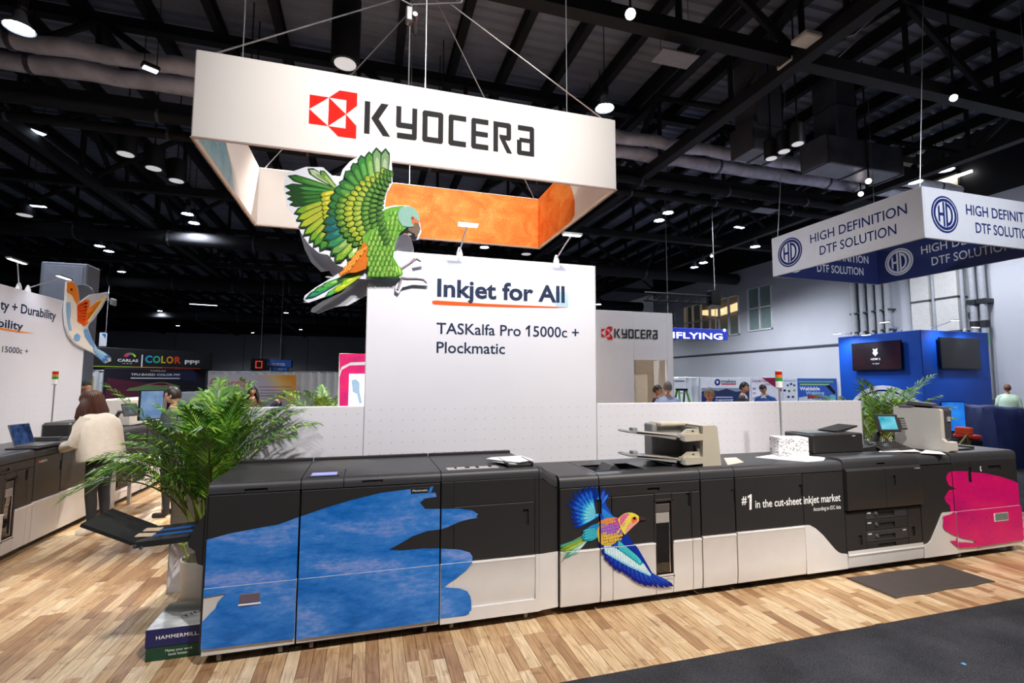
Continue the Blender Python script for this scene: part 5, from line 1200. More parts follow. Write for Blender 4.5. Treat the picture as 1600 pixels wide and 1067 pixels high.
for k, zz in enumerate((ZRr+.05, ht-.10)):
    def X_(f): return xl0+ww*f
    tr = T.part('tray', MB().prism([(X_(.28), zz+.005), (X_(.42), zz-.03), (X_(.97), zz-.022), (X_(.97), zz+.03), (X_(.34), zz+.034)], 'y', SY-.02, SY+.05), beige)
    T.part('tray_floor', MB().prism([(lx+.08, zz+.045), (X_(.3), zz+.006), (X_(.97), zz+.0), (X_(.97), zz+.012), (X_(.3), zz+.02), (lx+.08, zz+.056)], 'y', SY+.05, SY+.28), M('tray_tan', 'a9a096', .5), parent=tr)
    T.part('tray_fence', MB().prism([(X_(.36), zz+.03), (X_(.90), zz+.03), (X_(.88), zz+.072), (X_(.56), zz+.072)], 'y', SY+.005, SY+.04), beige, parent=tr)
    T.part('fence_slot', MB().cbox(X_(.66), X_(.72), SY+.001, SY+.006, zz+.05, zz+.06, .001), dark, parent=tr)
    T.part('tray_extension', MB().prism([(lx, zz+.06), (lx+.02, zz+.048), (X_(.3), zz-.02), (X_(.3), zz+.012), (lx+.02, zz+.068)], 'y', SY+.05, SY+.24), greyp, parent=tr)
    T.part('end_stop', MB().cbox(lx+.08, lx+.13, SY+.12, SY+.18, zz+.045, zz+.085, .004), greyp, parent=tr)
    T.part('front_clip', MB().prism([(X_(.24), zz-.012), (X_(.36), zz-.03), (X_(.36), zz+.02), (X_(.28), zz+.02)], 'y', SY-.03, SY-.015), greyp, parent=tr)
T.part('foot', MB().cbox(xl0+.05, SX0, SY+.06, SY+.4, ZRr, ZRr+.02, .004), dkgrey)
sheet('paper_sheets', ((1131,716),(1137,727),(1162,722.5),(1150,715)), ZRr+.001, 'pale printed sheets tucked behind the beige sorter', M('paper_tan', 'cfc5ba', .7), 2)
sheet('paper_sheets', ((1180,714.8),(1216,709),(1290,715),(1287,719.5),(1262,722)), ZRr+.001, 'large white sheet lying under the marbled paper block', paper, 2)
# marbled ream block
A = AZ(1217.5, 713, ZRr+.006); B = AZ(1283, 715.5, ZRr+.006); top = AY(1283, 685.5, B.y).z
T = Thing('paper_block', 'tall block of white paper with dark marbled edge beside the flat scanner', 'paper block', (A.x, A.y, ZRr+.005))
Fm = Matrix.Translation((A.x, A.y, 0)) @ Matrix.Rotation(math.atan2(B.y-A.y, B.x-A.x)*.35-.12, 4, 'Z'); wx = (B-A).length*.80
marb = water('marbled_edge', [(.40, '2e2a30'), (.455, '9c989c'), (.48, 'e9e7ea'), (.7, 'f4f2f4')], 20, (.8, 1, 2.6), .6, .15, 2.5)
T.part('stack', MB().cbox(0, wx, 0, .18, ZRr+.003, top-.006, .003).xf(Fm), marb); T.part('top_sheet', MB().cbox(0, wx, 0, .18, top-.006, top, .001).xf(Fm), paper)
# ---- flat black scanner with panel, keyboard, white feeder
ZH = 1.046
A = AZ(1303, 708, ZH); B = AZ(1361, 706.5, ZH); tz = AY(1303, 678, A.y).z; bk = AY(1233, 675, A.y+.32)
T = Thing('flat_scanner', 'flat black scanner unit with sloping paper chutes on the engine unit', 'scanner', ((A.x+B.x)/2, A.y+.2, ZH))
T.part('body', MB().cbox(A.x-.25, B.x-.03, A.y, A.y+.36, ZH-.002, tz, .012), blk)
T.part('foot', MB().box(A.x-.22, S[8]-.01, A.y+.03, A.y+.33, ZRr, ZH+.004), blk); T.part('glass_lid', MB().cbox(A.x-.2, A.x+.1, A.y+.1, A.y+.32, tz, tz+.006, .002), M('glass_teal', '4d6c78', .1, spec=.8))
T.part('paper_chute', MB().prism([(B.x-.20, tz-.01), (B.x+.05, tz+.05), (B.x+.05, tz+.065), (B.x-.25, tz+.012)], 'y', A.y+.12, A.y+.34), blk)
T.part('feed_tray', MB().prism([(B.x-.03, ZH), (B.x+.16, ZH), (B.x+.16, ZH+.05), (B.x-.03, ZH+.03)], 'y', A.y+.02, A.y+.3), tb)
T.part('latch', MB().cbox(A.x+.25, A.x+.29, A.y-.002, A.y+.002, tz-.03, tz-.022, .001), M('label_pale'))
pc = AY(1387, 661, A.y+.12)
T = Thing('touch_panel', 'tilted touch panel with teal screen beside the white feeder', 'control panel', (pc.x, pc.y, ZH))
Fp = Matrix.Translation(pc) @ Matrix.Rotation(-.25, 4, 'Z') @ Matrix.Rotation(-.30, 4, 'X')
T.part('bezel', MB().cbox(-.125, .125, -.012, .02, -.095, .095, .008).xf(Fp), blk)
T.part('screen', MB().cbox(-.095, .085, -.0145, -.01, -.07, .07, .001).xf(Fp), screen('teal_glow', '2aa9c4', '7fdcf0', .9, 9))
T.part('keypad', MB().cbox(.13, .20, -.008, .015, -.07, .06, .006).xf(Fp), dkgrey)
for r in range(4):
    for k in range(3): T.part('key', MB().cbox(.140+k*.018, .153+k*.018, -.0115, -.007, -.05+r*.025, -.036+r*.025, .001).xf(Fp), greyp)
T.part('neck', MB().tube([pc+Vector((0, .02, -.05)), pc+Vector((-.05, .08, -.12)), (pc.x-.1, pc.y+.1, ZH)], .03, 8), blk)
T.part('wire_bundle', MB().tube([pc+Vector((-.06, .03, -.10)), pc+Vector((-.04, .02, -.15)), pc+Vector((.02, .03, -.17)), pc+Vector((.08, .02, -.11))], .012, 6).tube([pc+Vector((-.08, .02, -.1)), pc+Vector((0, .0, -.18)), pc+Vector((.09, .01, -.1))], .008, 6), M('wire_yellow', 'a08a2a', .5))
sheet('paper_sheets', ((1373,706),(1380,700),(1425,701),(1440,706)), ZH, 'white sheets under the keyboard on the engine unit', paper, 1)
ka = AZ(1372, 704.5, ZH+.002); kb = AZ(1436, 707.5, ZH+.002)
T = Thing('keyboard', 'black keyboard tilted on the engine unit under the touch panel', 'keyboard', (ka.x, ka.y, ZH))
Fk = Matrix.Translation((ka.x+.03, ka.y-.03, ZH+.003)) @ Matrix.Rotation(.08, 4, 'Z') @ Matrix.Rotation(.34, 4, 'X')
T.part('case', MB().cbox(0, .42, 0, .17, 0, .018, .005).xf(Fk), dkgrey)
km = None
for r in range(4):
    for k in range(12): T.part('key', MB().cbox(.018+k*.032, .045+k*.032, .02+r*.034, .048+r*.034, .018, .026, .003).xf(Fk), blk)
T.part('prop_stand', MB().prism([(.03, .001), (.165, .001), (.165, .058)], 'x', .05, .37).xf(Matrix.Translation((ka.x+.03, ka.y-.03, ZH)) @ Matrix.Rotation(.08, 4, 'Z')), dkgrey); T.part('palm_flap', MB().cbox(.25, .45, -.02, .04, .0, .012, .004).xf(Fk), tb)
# tall white feeder: the cream cover faces the touch panel, the dark end faces the aisle
zf = ZRr+.018; n0 = AZ(1478, 706.5, zf); FX, FY = n0.x, max(n0.y, .03)
FYb = AX(1397, 660, FX).y; ft = AX(1478, 639.5, FX).z; FE = AY(1491, 660, FY).x
T = Thing('tall_feeder', 'tall cream paper feeder with dark grey end standing on the end units', 'feeder', (FX, FY+.2, zf))
T.part('side_cover', MB().prism([(FY, zf), (FY, zf+.10), (FY+.03, zf+.13), (FY+.03, ft-.015), (FY+.045, ft), (FYb-.01, ft+.004), (FYb, ft-.01), (FYb, zf)], 'x', FX, FX+.05), M('feeder_cream', 'cdc9c3', .45, var=.02))
T.part('foot', MB().cbox(FX+.05, FE+.04, FY+.0, FYb, zf, zf+.10, .01), M('feeder_cream'))
T.part('grey_end', MB().prism([(FY+.06, zf+.10), (FY+.035, zf+.13), (FY+.02, ft-.02), (FY+.05, ft+.02), (FYb-.05, ft+.03), (FYb-.05, zf+.10)], 'x', FX+.05, FE), M('feeder_grey', '4a484e', .4))
T.part('grey_top', MB().prism([(FY+.12, ft+.0), (FY+.14, ft+.05), (FYb-.12, ft+.07), (FYb-.1, ft)], 'x', FX+.05, FE-.02), M('feeder_grey'))
T.part('top_grip', MB().cbox(FX-.01, FX+.045, FYb-.2, FYb-.06, ft, ft+.02, .006), dkgrey)
T.part('label', MB().cbox((FX+FE)/2+.01, (FX+FE)/2+.055, FY+.018, FY+.03, ft-.13, ft-.08, .001), M('label_grey', 'a9a9b0', .5))
sheet('paper_sheets', ((1437,708),(1446,703),(1470,706),(1478,710)), ZRr+.018, 'white sheet sticking out under the tall feeder', paper, 1)
A = AZ(1530, 703, ZRr+.017)
T = Thing('output_tray', 'flat dark tray lying on the end feeder', 'tray', (A.x, A.y, ZRr+.017))
T.part('plate', MB().cbox(A.x-.30, A.x+.02, A.y+.05, A.y+.35, ZRr+.017, ZRr+.032, .005), dkgrey); T.part('rim', MB().cbox(A.x-.02, A.x+.02, A.y+.05, A.y+.35, ZRr+.03, ZRr+.05, .005), dkgrey)
# ---- striped signal lamps on poles
def signal(base, top, label):
    b_ = Vector(base); T = Thing('signal_tower', label, 'signal lamp', tuple(b_)); h_ = top-.155
    T.part('pole', MB().tube([b_, (b_.x, b_.y, h_)], .009, 8), steel, smooth=True)
    T.part('foot', MB().lathe([(.03, 0), (.03, .012), (.014, .03)], tuple(b_), 12), lampw)
    T.part('socket', MB().lathe([(.012, -.03), (.034, -.012), (.034, 0)], (b_.x, b_.y, h_), 14), lampw)
    for k, (n, col, hh) in enumerate((('white_band', 'e8e4e0', .05), ('green_band', '1f8a4a', .035), ('amber_band', 'd8761c', .032), ('red_band', 'a81c1c', .036), ('cap', 'e0d6d0', .008))):
        T.part(n, MB().lathe([(.032, 0), (.033, .002), (.033, hh-.002), (.032, hh)], (b_.x, b_.y, h_), 16), M('signal_'+n, col, .25, coat=.4)); h_ += hh
sy = .58; p = AY(1221, 690, sy); signal((p.x, sy, ZRr-.001), AY(1217, 580, sy).z, 'striped signal lamp on a tall pole behind the printer row')
# ================================================================ the other printer row, along the left wall
XF = -3.342
FL = Matrix.Translation((XF, 0, 0)) @ Matrix.Rotation(PI/2, 4, 'Z')
e2 = unit_e(1.98, 2.895, FL, 'black over white feeder unit with tall window in the other printer row', False)
f2 = unit_f(2.895, 3.38, FL, 'black over white relay unit with small red emblem in the other printer row')
g2 = unit_g(3.38, 4.58, FL, 'wide black over white unit behind the woman in the other printer row')
h2 = unit_h(4.58, 5.54, FL, 'tall black engine unit with drawers in the other printer row')
i2 = unit_i(5.54, 6.0, FL, 'black unit with slanting white foot in the other printer row')
d2 = unit_d(1.65, 1.98, FL, 'narrow black over white unit at the start of the other printer row')
j2 = Mod('end_feeder', 'black end feeder closing the other printer row', 6.0, 7.0, ZRr+.012, .72, FL); j2.up(j2.x0, j2.x1, ZWL, ZRr-.065); j2.low(j2.x0, j2.x1)
f2.T.part('brand_print', brand_on(MB(), (2.93, YU-.002, .875), (3.10, YU-.002, .875), .022, text='e8e8e8'), prt)
f2.T.part('lid_dimple', MB().lathe([(.05, ZRr), (.055, ZRr+.002)], (3.14, .05, 0), 14).xf(Matrix.Diagonal((1, 1, 1, 1))), dark)
def LW(x, y, z): return FL @ Vector((x, y, z))
T = Thing('laptop', 'open laptop with dark blue screen on the other printer row', 'laptop', (3.12, .14, ZRr), FL)
T.part('tray_board', MB().cbox(2.90, 3.42, -.02, .26, ZRr, ZRr+.016, .004), tb)
T.part('keyboard_deck', MB().cbox(2.98, 3.32, .0, .22, ZRr+.016, ZRr+.032, .004), M('laptop_grey', '77787d', .35, .5))
Fs = Matrix.Translation((2.98, .22, ZRr+.03)) @ Matrix.Rotation(-.30, 4, 'X')
T.part('lid', MB().cbox(0, .34, 0, .010, 0, .235, .004).xf(Fs), M('laptop_grey')); T.part('screen', MB().cbox(.012, .328, -.002, .001, .012, .225, .001).xf(Fs), screen('laptop_glow', '10204a', '35568c', .7, 12))
T.part('keys', MB().cbox(3.0, 3.30, .08, .20, ZRr+.031, ZRr+.035, .001), dkgrey)
T = Thing('flat_scanner', 'boxy black scanner beside the laptop on the other printer row', 'scanner', (3.95, .3, ZRr), FL)
T.part('body', MB().cbox(3.97, 4.55, .20, .52, ZRr, ZRr+.20, .03), blk); T.part('feed_tray', MB().cbox(3.70, 3.99, .18, .5, ZRr, ZRr+.03, .006).cbox(3.70, 3.77, .18, .5, ZRr+.03, ZRr+.05, .006), dkgrey)
p = AX(79.5, 675, XF-.60); signal((p.x, p.y, ZRr-.001), AX(87, 580, p.x).z, 'striped signal lamp on a pole beside the laptop')
pc = AX(204, 640, XF-.1)
T = Thing('touch_panel', 'tilted grey touch panel on the other printer row', 'control panel', (pc.x, pc.y, ZRr))
Fp = Matrix.Translation(pc) @ Matrix.Rotation(PI/2-.5, 4, 'Z') @ Matrix.Rotation(-.35, 4, 'X')
T.part('bezel', MB().cbox(-.12, .12, -.012, .02, -.10, .10, .008).xf(Fp), blk); T.part('screen', MB().cbox(-.09, .09, -.0145, -.01, -.07, .075, .001).xf(Fp), screen('grey_glow', '5f7284', '9fb2c4', .35, 9))
T.part('neck', MB().tube([pc+Vector((0, 0, -.05)), pc+Vector((-.14, 0, -.03)), (pc.x-.25, pc.y, 1.04)], .03, 8), blk)
T = Thing('tall_feeder', 'long cream paper feeder with brown end on the other printer row', 'feeder', (6.2, .4, ZRr), FL)
T.part('front_cover', MB().cbox(5.55, 6.75, .18, .55, ZRr+.015, ZRr+.44, .02), M('feeder_cream')); T.part('grey_end', MB().cbox(6.75, 6.92, .16, .57, ZRr+.05, ZRr+.43, .02), M('feeder_brown', '6d625c', .45)); T.part('lower_end', MB().cbox(6.75, 6.9, .2, .55, ZRr+.012, ZRr+.06, .01), dkgrey)
# ================================================================ palms
leafm = M('palm_leaf', '4f8429', .45, var=.35, scale=7); leafl = M('palm_leaf_light', '8ab53a', .45, var=.3, scale=7); stemm = M('palm_stem', '6b7a30', .6, var=.2)
def frond(rg, base, az, elev, L, droop, nl, lw, ll):
    mb = MB(); pts = []; p = Vector(base); e = elev; n = 14
    h_ = Vector((math.cos(az), math.sin(az), 0)); side = Vector((-math.sin(az), math.cos(az), 0))
    for k in range(n+1):
        pts.append(p.copy()); d = h_*math.cos(e)+Vector((0, 0, math.sin(e))); p = p+d*(L/n); e -= droop/n*(.25+1.5*k/n)
    mb.mi = 2; mb.tube(pts, [.011*(1-.8*k/n) for k in range(n+1)], 5)
    for i in range(nl):
        t = .40+.59*i/(nl-1); f = t*n; k = min(int(f), n-1); q = pts[k]+(pts[k+1]-pts[k])*(f-k); d = (pts[k+1]-pts[k]).normalized()
        l = ll*(.35+1.0*math.sin(PI*min(1, .18+.80*(t-.40)/.60)))*rg.uniform(.85, 1.1); up = side.cross(d)*-1
        if up.z < 0: up = -up
        for s in (-1, 1):
            a = (d*(.55+.5*t)+side*s*(.95-.35*t)+up*rg.uniform(.12, .42)).normalized(); w = lw*(.55+.6*math.sin(PI*min(1, .15+.75*(1-abs(t-.6)))))
            c = a.cross(up).normalized()*(w*.5); m1 = q+a*l*.45; tip = q+a*l+Vector((0, 0, -l*rg.uniform(.18, .5)))
            mb.mi = 0 if rg.random() < .68 else 1
            mb.add([q, m1-c+up*.004, m1+c+up*.004, tip], [(0, 1, 2), (1, 3, 2)])
    return mb
KEEP = [(S[0]-.015, S[11], -.02, .81, ZL+.03), (PL-.005, WL, YW-.01, YW+.11, PT+.005), (WR, PRx, YW-.01, YW+.11, PT+.005), (WL, WR, YW-.01, YW+.11, WT)]
def palm(name, label, c, z0, specs, pot, seed, cat='plant', lw=.022, ll=.24, nl=30):
    rg = random.Random(seed); T = Thing(name, label, cat, (c[0], c[1], z0 if not pot else 0))
    if pot:
        r, h_ = pot
        T.part('pot', MB().lathe([(r*.86, 0), (r*.9, .01), (r, h_*.96), (r, h_), (r*.93, h_), (r*.92, h_*.93)], (c[0], c[1], 0), 24), M('pot_white', 'd6d2cd', .35), smooth=True)
        T.part('moss', MB().lathe([(r*.93, h_*.90), (r*.9, h_*.97), (r*.5, h_*1.03), (.01, h_*1.05)], (c[0], c[1], 0), 16), M('moss', '77705a', .95, var=.5, scale=60, bump=1, bscale=90), smooth=True)
    for (az, el, L, dr) in specs:
        if math.sin(az) > .35 and pot and c[1] < 1.27: el, dr, L = max(el, 1.46), min(dr, .8), L*.95
        b_ = (c[0]+rg.uniform(-.05, .05), c[1]+rg.uniform(-.05, .05), z0)
        for try_ in range(5):      # a frond leans clear of the cabinets, the partition and the touch panel
            fm = frond(rg, b_, az, el, L, dr, nl, lw, ll)
            if not any(v[0] > x0 and v[0] < x1 and v[1] > y0 and v[1] < y1 and v[2] < z1 for v in fm.v for (x0, x1, y0, y1, z1) in KEEP): break
            el = min(1.555, el+.025); dr *= .96
        for i in range(len(fm.v)):      # leaf tips that reach a panel bend along its face
            for (x0, x1, y0, y1, z1) in KEEP:
                v = fm.v[i]
                if x0 < v[0] < x1 and y0 < v[1] < y1 and v[2] < z1:
                    d_ = [(v[0]-x0, (x0, v[1], v[2])), (v[1]-y0, (v[0], y0, v[2])), (y1-v[1], (v[0], y1, v[2])), (z1-v[2], (v[0], v[1], z1))]
                    fm.v[i] = min(d_)[1]
        T.part('frond', fm, [leafm, leafl, stemm])
    return T
rg = random.Random(5)
pc0 = AZ(284, 934, 0); PC = (pc0.x+.17, max(.86, min(pc0.y+.0, 1.06)))
sp = [(PI*2*k/26*1.0+rg.uniform(-.2, .2), rg.uniform(1.34, 1.55), rg.uniform(1.2, 1.56), rg.uniform(.7, 1.5)) for k in range(24)]
sp += [(PI+rg.uniform(-.6, .6), rg.uniform(1.25, 1.45), rg.uniform(1.05, 1.3), rg.uniform(1.5, 2.2)) for k in range(10)]
sp += [(rg.uniform(-.3, .9), rg.uniform(1.3, 1.48), rg.uniform(1.25, 1.5), rg.uniform(1.2, 1.9)) for k in range(7)]
T = palm('potted_palm', 'tall leafy palm in a white pot at the end of the printer row', PC, .33, sp, (.165, .34), 21)
T.part('sprout', frond(random.Random(3), (PC[0]-.1, PC[1]-.06, .34), 2.6, 1.2, .28, .8, 8, .02, .10), [leafl, leafl, stemm])
tag(MB().tube([(S[0]-.03, .5, .62), (S[0]-.08, .55, .42), (S[0]-.16, .6, .20), (S[0]-.1, .62, .10), (S[0]-.02, .6, .12)], .007, 6).build('power_cable', M('cable_grey', '4a4a4d', .5)), 'dark cable looping from the stacker cabinet past the pot', 'cable')
rg = random.Random(8); q = AY(1378, 690, 1.75)
palm('potted_palm', 'leafy palm rising behind the touch panel and low partition', (q.x, 1.75), .42, [(PI*2*k/18+rg.uniform(-.2, .2), rg.uniform(1.1, 1.5), rg.uniform(1.25, 1.65), rg.uniform(.8, 1.6)) for k in range(20)], (.17, .42), 31)
q = AY(507, 634, 8.0)
palm('potted_palm', 'small palm seen over the partition beside the pink panel', (q.x, 8.0), .5, [(PI*2*k/14+rg.uniform(-.2, .2), rg.uniform(.95, 1.4), rg.uniform(1.0, 1.4), rg.uniform(.8, 1.6)) for k in range(14)], (.2, .5), 41, nl=18, lw=.035)
# ================================================================ people
SKIN = M('skin', 'c99a82', .55, var=.05); SKIN2 = M('skin_tan', 'b98468', .55, var=.05); EYE = M('eye_dark', '1c1412', .3); LIP = M('lip', 'a8605a', .5); SHOE = M('shoe_cream', 'cfc4b4', .6); SHOED = M('shoe_dark', '1f1c1c', .5)
def skin_mesh(J, E, lev=2):
    """continuous surface grown over a joint graph. J: name -> (pos, rx, ry)"""
    names = list(J); idx = {n: i for i, n in enumerate(names)}
    me = bpy.data.meshes.new('sk'); me.from_pydata([J[n][0] for n in names], [(idx[a], idx[b]) for a, b in E], [])
    o = bpy.data.objects.new('sk', me); COL.objects.link(o)
    md = o.modifiers.new('skin', 'SKIN'); md.use_smooth_shade = True; sm = o.modifiers.new('sub', 'SUBSURF'); sm.levels = lev; sm.render_levels = lev
    for n in names:
        sv = me.skin_vertices[0].data[idx[n]]; sv.radius = (J[n][1], J[n][2]); sv.use_root = (n == names[0])
    out = bpy.data.meshes.new_from_object(o.evaluated_get(bpy.context.evaluated_depsgraph_get()))
    vs = [v.co.copy() for v in out.vertices]; fs = [tuple(p.vertices) for p in out.polygons]
    bpy.data.objects.remove(o); bpy.data.meshes.remove(me); bpy.data.meshes.remove(out)
    return vs, fs
def seg_dist(p, a, b):
    ab = b-a; t = max(0, min(1, (p-a).dot(ab)/max(ab.length_squared, 1e-9))); return (p-a-ab*t).length
def person(label, loc, face, H, top, pants, hair, lean=.0, nod=.0, arms='down', skin=None, shoe=None, long_hair=False, glasses=False, jacket=None, collar=None, group=None, bulk=1., cap=None):
    """standing figure facing -y locally, turned by face; lean bends at the hips, nod bows the head"""
    skin = skin or SKIN; shoe = shoe or SHOED; h = H
    R_ = Matrix.Translation((0, 0, .53*h)) @ Matrix.Rotation(lean, 4, 'X') @ Matrix.Translation((0, 0, -.53*h))
    def U(x, y, z): return R_ @ Vector((x*h, y*h, z*h))
    def D(x, y, z): return Vector((x*h, y*h, z*h))
    b = bulk; J = {'pel': (D(0, 0, .53), .085*h*b, .062*h*b), 'waist': (U(0, 0, .61), .078*h*b, .055*h*b), 'chest': (U(0, 0, .72), .092*h*b, .062*h*b), 'collar': (U(0, .005, .805), .055*h, .042*h), 'neck': (U(0, .0, .85), .032*h, .032*h), 'skull': (U(0, -.006, .875), .03*h, .03*h)}
    E = [('pel', 'waist'), ('waist', 'chest'), ('chest', 'collar'), ('collar', 'neck'), ('neck', 'skull')]
    hands = []
    for s, n in ((1, 'l'), (-1, 'r')):
        J['hip'+n] = (D(s*.05, 0, .50), .052*h, .052*h); J['knee'+n] = (D(s*.055, -.008, .28), .036*h, .036*h); J['calf'+n] = (D(s*.056, .004, .2), .034*h, .034*h); J['ank'+n] = (D(s*.057, .012, .05), .022*h, .024*h); J['heel'+n] = (D(s*.058, .015, .022), .024*h, .022*h); J['toe'+n] = (D(s*.066, -.085, .016), .024*h, .015*h)
        E += [('pel', 'hip'+n), ('hip'+n, 'knee'+n), ('knee'+n, 'calf'+n), ('calf'+n, 'ank'+n), ('ank'+n, 'heel'+n), ('heel'+n, 'toe'+n)]
        sh = U(s*.105, .0, .79)
        if arms == 'down': el = U(s*.135, .015, .62); wr = U(s*.14, -.05, .49)
        elif arms == 'fwd': el = U(s*.125, -.07, .635); wr = U(s*.075, -.215, .62)
        else: el = U(s*.13, -.03, .63); wr = U(s*.05, -.15, .66)
        J['sh'+n] = (sh, .036*h, .036*h); J['el'+n] = (el, .026*h, .026*h); J['wr'+n] = (wr, .017*h, .017*h); d = (wr-el).normalized(); J['palm'+n] = (wr+d*.032*h, .021*h, .013*h)
        E += [('collar', 'sh'+n), ('sh'+n, 'el'+n), ('el'+n, 'wr'+n), ('wr'+n, 'palm'+n)]; hands.append((wr, d, s))
    vs, fs = skin_mesh(J, E)
    mb = MB(); bones = {}
    reg = {'pel': 1, 'waist': 1, 'chest': 1, 'collar': 1, 'neck': 0, 'skull': 0}
    for a, c in E:
        n = c[:-1] if c[:-1] in ('hip', 'knee', 'calf', 'ank', 'heel', 'toe', 'sh', 'el', 'wr', 'palm') else c
        bones[(a, c)] = {'hip': 2, 'knee': 2, 'calf': 2, 'ank': 2, 'heel': 3, 'toe': 3, 'sh': 1, 'el': 1, 'wr': 1, 'palm': 0, 'neck': 0, 'skull': 0}.get(n, 1)
    for f in fs:
        p = sum((vs[i] for i in f), Vector())/len(f); k = min(bones, key=lambda e: seg_dist(p, J[e[0]][0], J[e[1]][0])); r = bones[k]
        if p.z < .515*h and r == 1 and abs(p.x) < .12*h and p.y > -.1*h: r = 2
        mb.m.append(r); mb.f.append(f); mb.c.append((1, 1, 1))
    mb.v = [tuple(v) for v in vs]
    # fingers
    mb.mi = 0
    for wr, d, s in hands:
        sd = d.cross(Vector((0, 0, 1)));
        if sd.length < .2: sd = Vector((1, 0, 0))
        sd.normalize(); nn = sd.cross(d); pb = wr+d*.045*h
        for k, (o_, l) in enumerate(((-.015, .038), (-.005, .045), (.005, .043), (.015, .034))):
            b0 = pb+sd*o_*h; mb.tube([b0-d*.012*h, b0+d*l*.45*h-nn*.002*h, b0+d*l*.8*h-nn*.010*h*(1 if nn.z > 0 else -1), b0+d*l*h*.95-nn*.02*h*(1 if nn.z > 0 else -1)], [.0052*h, .005*h, .0046*h, .0036*h], 6)
        b0 = wr+d*.018*h-sd*.012*h*s; mb.tube([b0, b0-sd*.016*h*s+d*.012*h, b0-sd*.02*h*s+d*.03*h], [.006*h, .0058*h, .0044*h], 6)
    # head
    Hm = R_ @ Matrix.Translation((0, -.008*h, .872*h)) @ Matrix.Rotation(nod, 4, 'X')
    def head_v(p):
        x, y, z = p; r = 1-.26*max(0, -z-.15)**1.1; x *= r; y = y*(1-.10*max(0, -z)) if y < 0 else y*(1-.12*max(0, -z))
        return Hm @ Vector((x*.045*h, y*.056*h, .065*h+z*.066*h))
    st = len(mb.v); mb.sphere((0, 0, 0), 1, 20, 14)
    for i in range(st, len(mb.v)):
        x, y, z = mb.v[i]; y2 = y
        if y < -.5 and -.30 < z < .12 and abs(x) < .22: y2 = y-.30*(1-abs(x)/.22)*(1-max(0, z)/.12)*(.4+.6*min(1, (.12-z)/.3))
        if y < -.6 and .02 < z < .2 and .22 < abs(x) < .6: y2 = y+.07
        mb.v[i] = tuple(head_v((x, y2, z)))
    for s in (-1, 1):
        c_ = head_v((s*.98, .12, -.05)); mb.sphere(tuple(c_), (.006*h, .011*h, .016*h), 8, 6)
    mb.mi = 4
    for s in (-1, 1): mb.sphere(tuple(head_v((s*.36, -.90, .06))), (.007*h, .004*h, .0042*h), 8, 6)
    for s in (-1, 1): mb.tube([head_v((s*.18, -.99, .22)), head_v((s*.42, -.92, .25)), head_v((s*.58, -.80, .19))], .0025*h, 5)
    mb.mi = 5; mb.tube([head_v((-.24, -.93, -.46)), head_v((0, -1.0, -.44)), head_v((.24, -.93, -.46))], [.002*h, .004*h, .002*h], 6)
    T = Thing('person', label, 'person', tuple(loc), Matrix.Identity(4), group)
    T.o.matrix_world = Matrix.Translation(loc) @ Matrix.Rotation(face, 4, 'Z'); T.off = Vector((0, 0, 0))
    o = T.part('body', mb, [skin, top, pants, shoe, EYE, LIP]); o.data.polygons.foreach_set('use_smooth', [True]*len(o.data.polygons))
    # hair
    hb = MB().sphere((0, 0, 0), 1, 24, 16); hv = hb.v; keep = []
    for f in hb.f:
        c_ = sum((Vector(hv[i]) for i in f), Vector())/len(f)
        if (c_.z > .42 or (c_.y > -.25+.55*max(0, .2-c_.z) and c_.z > -.45)) and not (c_.y < -.2 and c_.z < .38): keep.append(f)
    if cap: keep = [f for f in hb.f if sum(hv[i][2] for i in f)/len(f) > .18]
    hb.f = keep; hb.c = [(1, 1, 1)]*len(keep); hb.m = [0]*len(keep); rgh = random.Random(len(label))
    hb.v = [tuple(head_v((v[0]*1.10, v[1]*1.10+.02, v[2]*1.10+(.05 if v[2] > .3 else 0)+rgh.uniform(-.02, .02)))) for v in hv]
    if long_hair:
        for k in range(26):
            a_ = PI*(-.12+1.24*k/25); x, y = math.cos(a_), math.sin(a_)
            p2 = head_v((x*1.16, y*1.16, -.15)); p3 = p2+Vector((x*.012*h, y*.016*h-.004*h, -.045*h)); p4 = p3+Vector((x*.012*h, .006*h+y*.022*h, -.06*h)); p5 = p4+Vector((-x*.006*h, .004*h+y*.01*h, -.05*h-.012*h*math.sin(k*3)))
            hb.tube([head_v((x*.86, y*.86+.02, .6)), head_v((x*1.1, y*1.12, .25)), p2, p3, p4, p5], [.012*h, .015*h, .017*h, .018*h, .016*h, .004*h], 6)
    T.part('cap' if cap else 'hair', hb, hair, smooth=True)
    if cap: T.part('cap_visor', MB().add([tuple(head_v(p)) for p in ((-.7, -.95, .32), (.7, -.95, .32), (.45, -1.75, .2), (-.45, -1.75, .2), (-.7, -.95, .25), (.7, -.95, .25), (.45, -1.75, .13), (-.45, -1.75, .13))], SL), hair)
    if glasses:
        g_ = MB()
        for s in (-1, 1):
            g_.tube([head_v((s*.36+.22*math.cos(t), -1.06, .05+.17*math.sin(t))) for t in [k*PI/5 for k in range(11)]], .0013*h, 5)
            g_.tube([head_v((s*.58, -1.04, .08)), head_v((s*1.0, -.4, .08)), head_v((s*1.02, .15, .04))], .0014*h, 5)
        g_.tube([head_v((-.14, -1.08, .06)), head_v((.14, -1.08, .06))], .0013*h, 5); T.part('glasses', g_, M('glasses_black', '141414', .3))
    def loft(rings, n=20):
        m2 = MB(); vs_ = []
        for (c_, rx, ry) in rings:
            for k in range(n):
                t = 2*PI*k/n; w_ = 1+.035*math.sin(5*t+len(vs_)*.013)*(rx > .09*h)+.02*math.sin(9*t+1); vs_.append(c_+(R_.to_3x3() @ Vector((rx*w_*math.cos(t), ry*w_*math.sin(t), 0))))
        return m2.add(vs_, [(i*n+k, i*n+(k+1) % n, (i+1)*n+(k+1) % n, (i+1)*n+k) for i in range(len(rings)-1) for k in range(n)])
